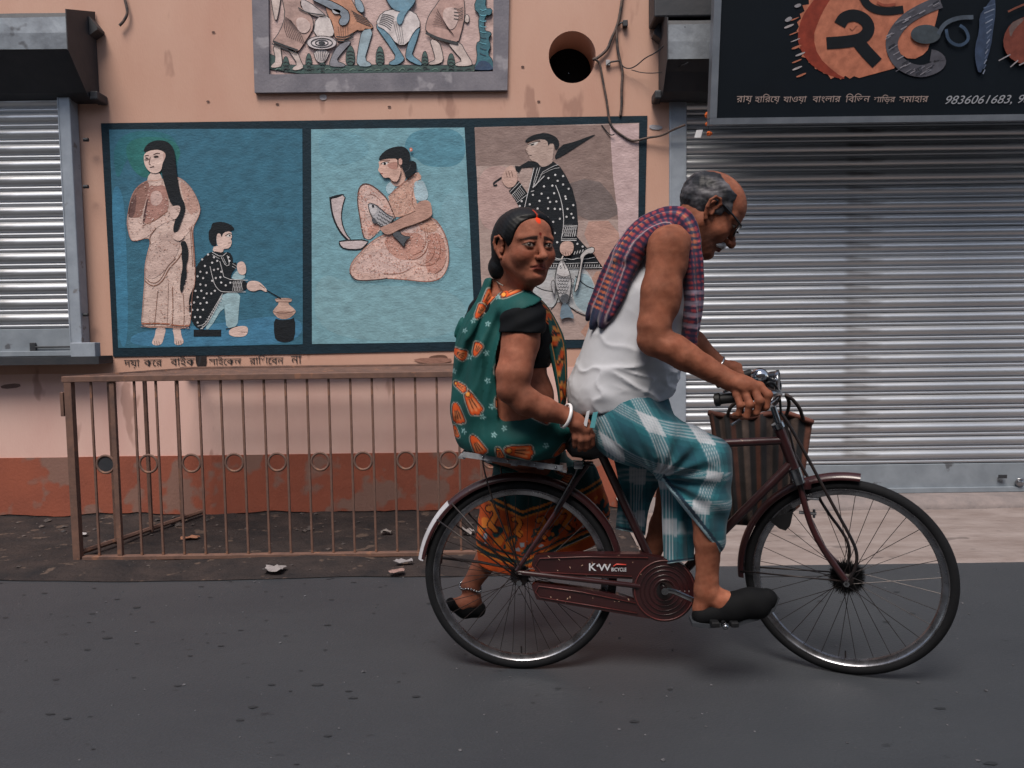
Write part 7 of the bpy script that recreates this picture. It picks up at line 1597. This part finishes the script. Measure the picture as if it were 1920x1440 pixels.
def sari_cols(V, Yc, grd=(14, 74, 72), seed=1):
    Q = topx(V, Yc); wv = nz3(V, 18, seed+3)*3.0; x, y = Q[:, 0]+wv, Q[:, 1]+wv*0.6; C = np.tile(lin(grd), (len(V), 1)); C *= (1+0.12*nz3(V, 9, seed))[:, None]
    def lay(m, c, a=1.0):
        nonlocal C
        m = np.clip(m, 0, 1)[:, None]*a; C = C*(1-m)+lin(c)*m
    for (cx, cy, an, s_, kind) in MOT:
        s_ = s_*0.62
        a = math.radians(an); dx, dy = (x-cx)/s_, (y-cy)/s_; p, q = dx*math.cos(a)+dy*math.sin(a), -dx*math.sin(a)+dy*math.cos(a)
        near = np.hypot(p, q) < 2.2
        if not near.any(): continue
        P2 = np.stack([p, q], 1); fan = [(-0.55, 0.30, 0.0), (-0.15, 0.32, 0.1), (0.28, 0.32, 0.05), (0.62, 0.24, -0.1)] if kind else [(-0.5, 0.27, 0.1), (-0.05, 0.30, 0.25), (0.42, 0.28, 0.1)]
        d = np.minimum.reduce([segdist(P2, [(-0.55+sh_*0.2, k_*0.35), (0.95+sh_, k_*0.85)])-w_ for (k_, w_, sh_) in fan]+[np.hypot((p+0.75)/1.0, q/0.9)-0.40])*s_*0.9
        lay((0.5-(d-2.2)/1.4)*near, (176, 168, 158), 0.8); lay((0.5-(d-1.0)/1.2)*near, (26, 20, 24)); lay((0.5-(d+0.6)/1.2)*near, (212, 84, 32))
        inner = np.minimum.reduce([segdist(P2, [(-0.1+sh_*0.2, k_*0.5), (0.8+sh_, k_*0.82)])-w_*0.42 for (k_, w_, sh_) in fan])*s_; lay((0.5-inner/1.4)*near, (224, 138, 88), 0.8)
        gap = np.minimum.reduce([segdist(P2, [(-0.2, (fan[i_][0]+fan[i_+1][0])*0.22), (0.75, (fan[i_][0]+fan[i_+1][0])*0.42)])-0.03 for i_ in range(len(fan)-1)])*s_; lay((0.5-(gap-0.6)/1.2)*near, (44, 20, 22), 0.9)
        if not kind: lay((0.5-(np.hypot(p+0.75, q)*s_-s_*0.22)/1.5), (226, 146, 60)); lay((0.5-(np.abs(np.hypot(p+0.75, q)*s_-s_*0.28)-0.9)/1.2), (30, 24, 28))
    for i, (cx, cy) in enumerate(STARS):
        r = np.hypot(x-cx, y-cy); th = np.arctan2(y-cy, x-cx); d = r-(3.6+2.0*np.cos(th*5+i)); lay((0.5-d/1.6)*(r < 9), (136, 176, 178), 0.9); lay((0.5-(r-1.4)/1.0), grd)
    return C
M_sari = mat('printed_sari', attr=True, rough=0.72, c2=(206, 210, 210), mscale=8, mcontrast=0.1, bump=0.2, bscale=480, bdist=0.0008, bump2=0.25, b2scale=28, spec=0.25)
# blouse: snug, with a short right sleeve
hv = solid([B(880, 740, -0.26), B(1075, 520, 0.3), B(1075, 740, 0.3), B(880, 520, -0.26)], 0.03, 0.0046)
hv.ell(B(948, 640, 0.03), (0.193, 0.143, 0.21), 0.04, A=A3); hv.ell(B(1002, 640, 0.10), (0.118, 0.097, 0.092), 0.05, A=A3); hv.ell(B(955, 745, 0.03), (0.176, 0.151, 0.13), 0.05, A=A3)
for shd in (S_R, S_L): hv.cone(B(955, 575, 0.02), shd, 0.066, 0.066, 0.03)
hv.chain([S_R, B(980, 606, -0.145), B(974, 650, -0.165)], [0.070, 0.073, 0.077], 0.02)
X, Y, Z = hv._g((slice(None),)*3); P = np.stack(np.broadcast_arrays(X, Y, Z), -1).astype(float).reshape(-1, 3); sh = hv.D.shape; near = np.abs(hv.D.ravel()) < 0.03; dd = np.zeros(len(P), np.float32); Q = topx(P[near], 2.63); dd[near] = 0.0022*np.sin(Q[:, 0]*0.10+Q[:, 1]*0.22)+0.0016*nz3(P[near], 34, 4); hv.D = hv.D+dd.reshape(sh)
Q = topx(P, 2.63); y_ = Q[:, 1].reshape(sh); x_ = Q[:, 0].reshape(sh); arm_side = ((P-B(974, 640, -0.11))@BN).reshape(sh) < 0
mm = 2.61/FPX; bot = np.where(arm_side, y_-(624+0.02*(x_-980)), y_-692)*mm; hv.D = np.maximum(hv.D, bot.astype(np.float32)); hv.D = np.maximum(hv.D, ((548-y_)*mm).astype(np.float32))
V, F = hv.mesh(); V, F = islands(V, F); V = relax(V, F, 1, 0.5)
fast('blouse', V, F, mat('black_blouse_cloth', (8, 10, 13), rough=0.8, c2=(13, 16, 20), mscale=9, mcontrast=0.2, bump=0.3, bscale=320, bdist=0.001, spec=0.12), wom)
# sari: back drape over the left shoulder, cloth round hips and lap
hv = solid([B(838, 890, -0.24), B(1110, 510, 0.44), B(1110, 890, 0.44), B(838, 510, -0.24)], 0.04, 0.0044)
def upper(hv, g):
    hv.ell(B(944, 666, 0.03), (0.190+g, 0.152+g, 0.228), 0.05, A=A3); hv.ell(B(936, 760, 0.03), (0.166+g, 0.152+g, 0.19), 0.06, A=A3)
    for shd, r_ in ((S_R, 0.086), (S_L, 0.068)): hv.cone(B(948, 558, 0.02), shd+np.array([0, 0, -0.002]), 0.078, r_, 0.03)
    hv.cone(B(945, 540, 0.01), B(945, 575, 0.01), 0.075, 0.10, 0.03)
upper(hv, 0.012)
X, Y, Z = hv._g((slice(None),)*3); P = np.stack(np.broadcast_arrays(X, Y, Z), -1).astype(float).reshape(-1, 3); sh = hv.D.shape
Q = topx(P, 2.67); x_, y_ = Q[:, 0], Q[:, 1]
xb = np.interp(y_, [505, 540, 560, 572, 582, 592, 605, 625, 660, 700, 780, 850, 900], [1004, 1010, 1018, 1004, 980, 960, 947, 940, 931, 929, 934, 936, 936])
near = np.abs(hv.D.ravel()) < 0.05; xx, yy = x_[near], y_[near]
t_ = (yy-540)/300; fx = xx+(yy-560)*0.30*np.exp(-((yy-560)/190)**2*0.3); fo = np.abs(np.sin(fx*0.078+0.9*np.sin(yy*0.011)+0.6))-0.55
dd = np.zeros(len(P), np.float32); dd[near] = -0.019*fo*np.clip((955-xx)/40, 0.04, 1)*np.clip(0.5+(xx-850)/70, 0.45, 1)-0.005*np.sin(fx*0.19+yy*0.012+1.2*np.sin(yy*.02))*np.clip((960-xx)/40, 0.0, 1)-0.0105*crease(P[near], (0.33, 0, 1), 42, 321)*np.clip((960-xx)/40, 0.0, 1)+0.003*nz3(P[near], 20, 8); D = hv.D.ravel()+dd
D = np.maximum(D, (x_-xb)*mm*0.9); D = np.maximum(D, (518-y_+ (x_-930)*-0.02)*mm*0.9); hv.D = D.reshape(sh).astype(np.float32)
# neck opening
hv.cone(B(955, 540, -0.03), WH.p(-0.01, -0.05), 0.070, 0.075, 0.006, 's')
# hips and lap
hv.ell(B(955, 815, 0.04), (0.215, 0.185, 0.118), 0.03, A=A3); hv.cone(B(975, 820, 0.05), K_R, 0.120, 0.085, 0.03); hv.cone(B(945, 815, 0.12), K_L, 0.115, 0.085, 0.04); hv.ell(B(1002, 808, 0.0), (0.14, 0.15, 0.095), 0.05, A=A3)
near = np.abs(hv.D.ravel()) < 0.03; xx, yy = x_[near], y_[near]; dd[:] = 0; dd[near] = (0.0045*np.sin((yy+0.55*xx)*0.12+np.sin(xx*.03)))*np.clip((xx-945)/30, 0, 1)*np.clip((yy-735)/20, 0, 1); hv.D = hv.D+dd.reshape(sh)
bott = (y_-np.interp(x_, [830, 862, 880, 1070, 1100], [842, 850, 851, 870, 905]))*mm; yb = (P-np.array([BRX, BRY, 0]))@BN; bott = np.where(yb > 0.085, bott-0.2, bott); hv.D = np.maximum(hv.D, bott.reshape(sh).astype(np.float32)); 
V, F = hv.mesh(); V, F = islands(V, F, 0.01); V = relax(V, F, 1, 0.4)
Q = topx(V, 2.67); C = sari_cols(V, 2.67)
nb = np.clip(1-np.abs(np.hypot(Q[:, 0]-962, (Q[:, 1]-520)*1.3)-42)/14, 0, 1)*(Q[:, 1] < 560)*(Q[:, 0] > 918); st = (np.sin(Q[:, 0]*0.7) > -0.1)
fast('sari', V, F, M_sari, wom, C)
# pallu edge falling down her front
def pallucol(V, UV):
    u, t = UV[:, 0], UV[:, 1]; wv = nz3(V, 60, 3); C = np.tile(lin((18, 76, 72)), (len(V), 1)); m = (u > 0.28) & (u < 0.86) & (t > 0.14) & (np.sin(t*38+u*5+wv*1.2) > -0.35)
    C = np.where(m[:, None], lin((208, 84, 36)), C); C = np.where((m & (np.sin(t*95+wv) > 0.3))[:, None], lin((212, 140, 70)), C); C = np.where((m & (np.sin(t*70+2+wv*2) > 0.75))[:, None], lin((30, 26, 30)), C)
    C = np.where((((np.abs(u-0.26) < 0.022) | (np.abs(u-0.88) < 0.022)) & (t > 0.12))[:, None], lin((196, 130, 60)), C); return C
drape('sari_edge', [(985, 556, -0.115), (1004, 572, -0.125), (1014, 600, -0.105), (1024, 640, -0.07), (1036, 690, -0.045), (1046, 740, -0.04), (1048, 772, -0.04)], [(1000, 552, 0.03), (1022, 566, 0.02), (1044, 600, 0.03), (1062, 640, 0.04), (1064, 690, 0.05), (1064, 740, 0.05), (1058, 775, 0.05)], 44, 70, M_sari, wom, lambda u, v_: 0.010*(abs(math.sin(u*9+0.5*math.sin(v_*4)))-0.5)*min(1, v_*3)+0.022*math.sin(u*3.14), pallucol)['label'] = 'orange bordered edge of the sari hanging down her front'
# skirt of the sari with its broad orange border, hanging on the far side
hv = solid([B(868, 1100, 0.0), B(1130, 880, 0.42), B(1130, 1100, 0.42), B(868, 880, 0.0)], 0.03, 0.0042)
hv.chain([B(1000, 880, 0.20), B(990, 960, 0.235), B(975, 1100, 0.25)], [0.150, 0.160, 0.150], 0.03, flat=BN, fs=0.62); hv.chain([B(1058, 900, 0.24), B(1068, 960, 0.26), B(1060, 1060, 0.27)], [0.135, 0.135, 0.11], 0.04, flat=BN, fs=0.6); hv.chain([B(940, 930, 0.20), B(932, 1000, 0.21), B(925, 1100, 0.21)], [0.06, 0.075, 0.078], 0.03)
X, Y, Z = hv._g((slice(None),)*3); P = np.stack(np.broadcast_arrays(X, Y, Z), -1).astype(float).reshape(-1, 3); sh = hv.D.shape; near = np.abs(hv.D.ravel()) < 0.04; Q = topx(P, 2.90); dd = np.zeros(len(P), np.float32); qn = Q[near]
dd[near] = -0.007*(np.abs(np.sin((qn[:, 0]-0.15*(qn[:, 1]-950))*0.075+0.5))-0.5)+0.0025*nz3(P[near], 22, 6); D = hv.D.ravel()+dd
hemy = 1062+np.clip(Q[:, 0]-885, 0, 95)*0.30+np.clip(Q[:, 0]-980, 0, 400)*-0.42; D = np.maximum(D, (Q[:, 1]-hemy)*2.90/FPX*0.9); D = np.maximum(D, (876-Q[:, 1])*2.90/FPX); hv.D = D.reshape(sh).astype(np.float32)
hv.cone(B(925, 1050, 0.20), B(905, 1120, 0.20), 0.055, 0.05, 0.005, 's')
V, F = hv.mesh(); V, F = islands(V, F); V = relax(V, F, 1, 0.4); Q = topx(V, 2.81); x, y = Q[:, 0], Q[:, 1]; C = sari_cols(V, 2.81, (14, 62, 62), 4)
hemy = 1062+np.clip(x-885, 0, 95)*0.30+np.clip(x-980, 0, 400)*-0.42; topb = hemy-132+0.10*np.clip(x-900, 0, 200); hgt = hemy-y
bd = y > topb
def lay(m, c): 
    global C
    C = np.where(m[:, None], lin(c), C)
lay(bd, (196, 82, 36))
for o1, o2, c in ((0, 5, (222, 130, 54)), (5, 12, (18, 60, 62)), (12, 16, (222, 130, 54))): q_ = y-topb; lay((q_ >= o1) & (q_ < o2), c)
for o1, o2, c in ((0, 4, (196, 82, 36)), (9, 13, (222, 130, 54)), (13, 21, (18, 60, 62)), (21, 25, (222, 130, 54)), (28, 33, (18, 60, 62))): lay((hgt >= o1) & (hgt < o2), c)
mid = bd & (hgt > 36) & (y-topb > 17); px_ = x-(y-1000)*0.1; n1 = nz3(V, 95, 51, 2); n2 = nz3(V, 110, 57, 2); low = np.clip((80-hgt)/20, 0, 1)
lay(mid & (hgt < 78) & (n1 > 0.35), (16, 70, 74)); lay(mid & (hgt < 84) & (n2 > 0.55), (226, 128, 48)); lay(mid & (hgt < 60) & (n1 < -0.85), (176, 186, 196)); lay(mid & (n2 < -1.0) & (hgt < 70), (60, 22, 20))
for bx, by, s_ in ((916, 984, 1.0), (1012, 1000, 0.9), (965, 998, 0.8), (1060, 985, 0.9)):        # curled bird figures woven in the border
    d = segdist(np.stack([x, y], 1), [(bx+(-2)*s_, by-16*s_), (bx+8*s_, by-20*s_), (bx+14*s_, by-8*s_), (bx+8*s_, by+4*s_), (bx+2*s_, by+14*s_), (bx+12*s_, by+22*s_)]); lay(mid & (d < 4.6*s_), (228, 126, 44)); lay(mid & (np.abs(d-6.2*s_) < 1.2), (66, 22, 18)); lay(mid & (np.hypot(x-bx-1, y-by-10*s_+18) < 1.8), (30, 20, 20))
fast('sari_skirt', V, F, M_sari, wom, C)['label'] = 'lower sari with broad orange border seen through the rear wheel'
# bangle, anklet, neck chain, slippers
b = MB(); ax_ = W_R-B(1022, 768, -0.19); b.ring(W_R-ax_*0.02, ax_, [(0.0405+0.0045*math.cos(t), 0.006*math.sin(t)) for t in [i*math.pi/5 for i in range(11)]], n=36); o = b.build('bangle', mat('white_shell', (206, 204, 206), rough=0.35), wom, smooth=True); o['label'] = 'white bangle on her wrist'
b = MB(); c = AN+np.array([0, 0, -0.006]); 
for i in range(22): a = 2*math.pi*i/22; b.sphere(c+np.array([0.041*math.cos(a), 0.041*math.sin(a), 0.006*math.sin(a*3)-0.008*math.cos(a)]), 0.0058, 6, 4)
o = b.build('anklet', M_chr, wom, smooth=True); o['label'] = 'silver beaded anklet'
b = MB(); b.tube(smoothpts([WH.p(-0.105, -0.120, -0.03), WH.p(-0.085, -0.124, -0.055), WH.p(-0.050, -0.132, -0.066), WH.p(-0.015, -0.140, -0.066)], 2, False), 0.0026, 6); b.build('neck_chain', mat('silver_chain', (186, 176, 164), rough=0.4, metal=0.7, c2=(60, 54, 50), mscale=160, mcontrast=0.8), wom, smooth=True)
hv = solid([B(838, 1155, 0.12), B(912, 1115, 0.26)], 0.07, 0.0034); hv.chain([B(895, 1142, 0.215), B(872, 1142, 0.19), B(846, 1132, 0.155)], [0.034, 0.034, 0.024], 0.015); hv.cone(B(890, 1120, 0.215), B(872, 1112, 0.195), 0.038, 0.034, 0.006, 's'); hv.cone(B(872, 1116, 0.185), B(858, 1116, 0.165), 0.030, 0.020, 0.006, 's')
V, F = hv.mesh(); V, F = islands(V, F); V = relax(V, F, 1, 0.4); fast('slipper', V, F, M_shoe, wom)
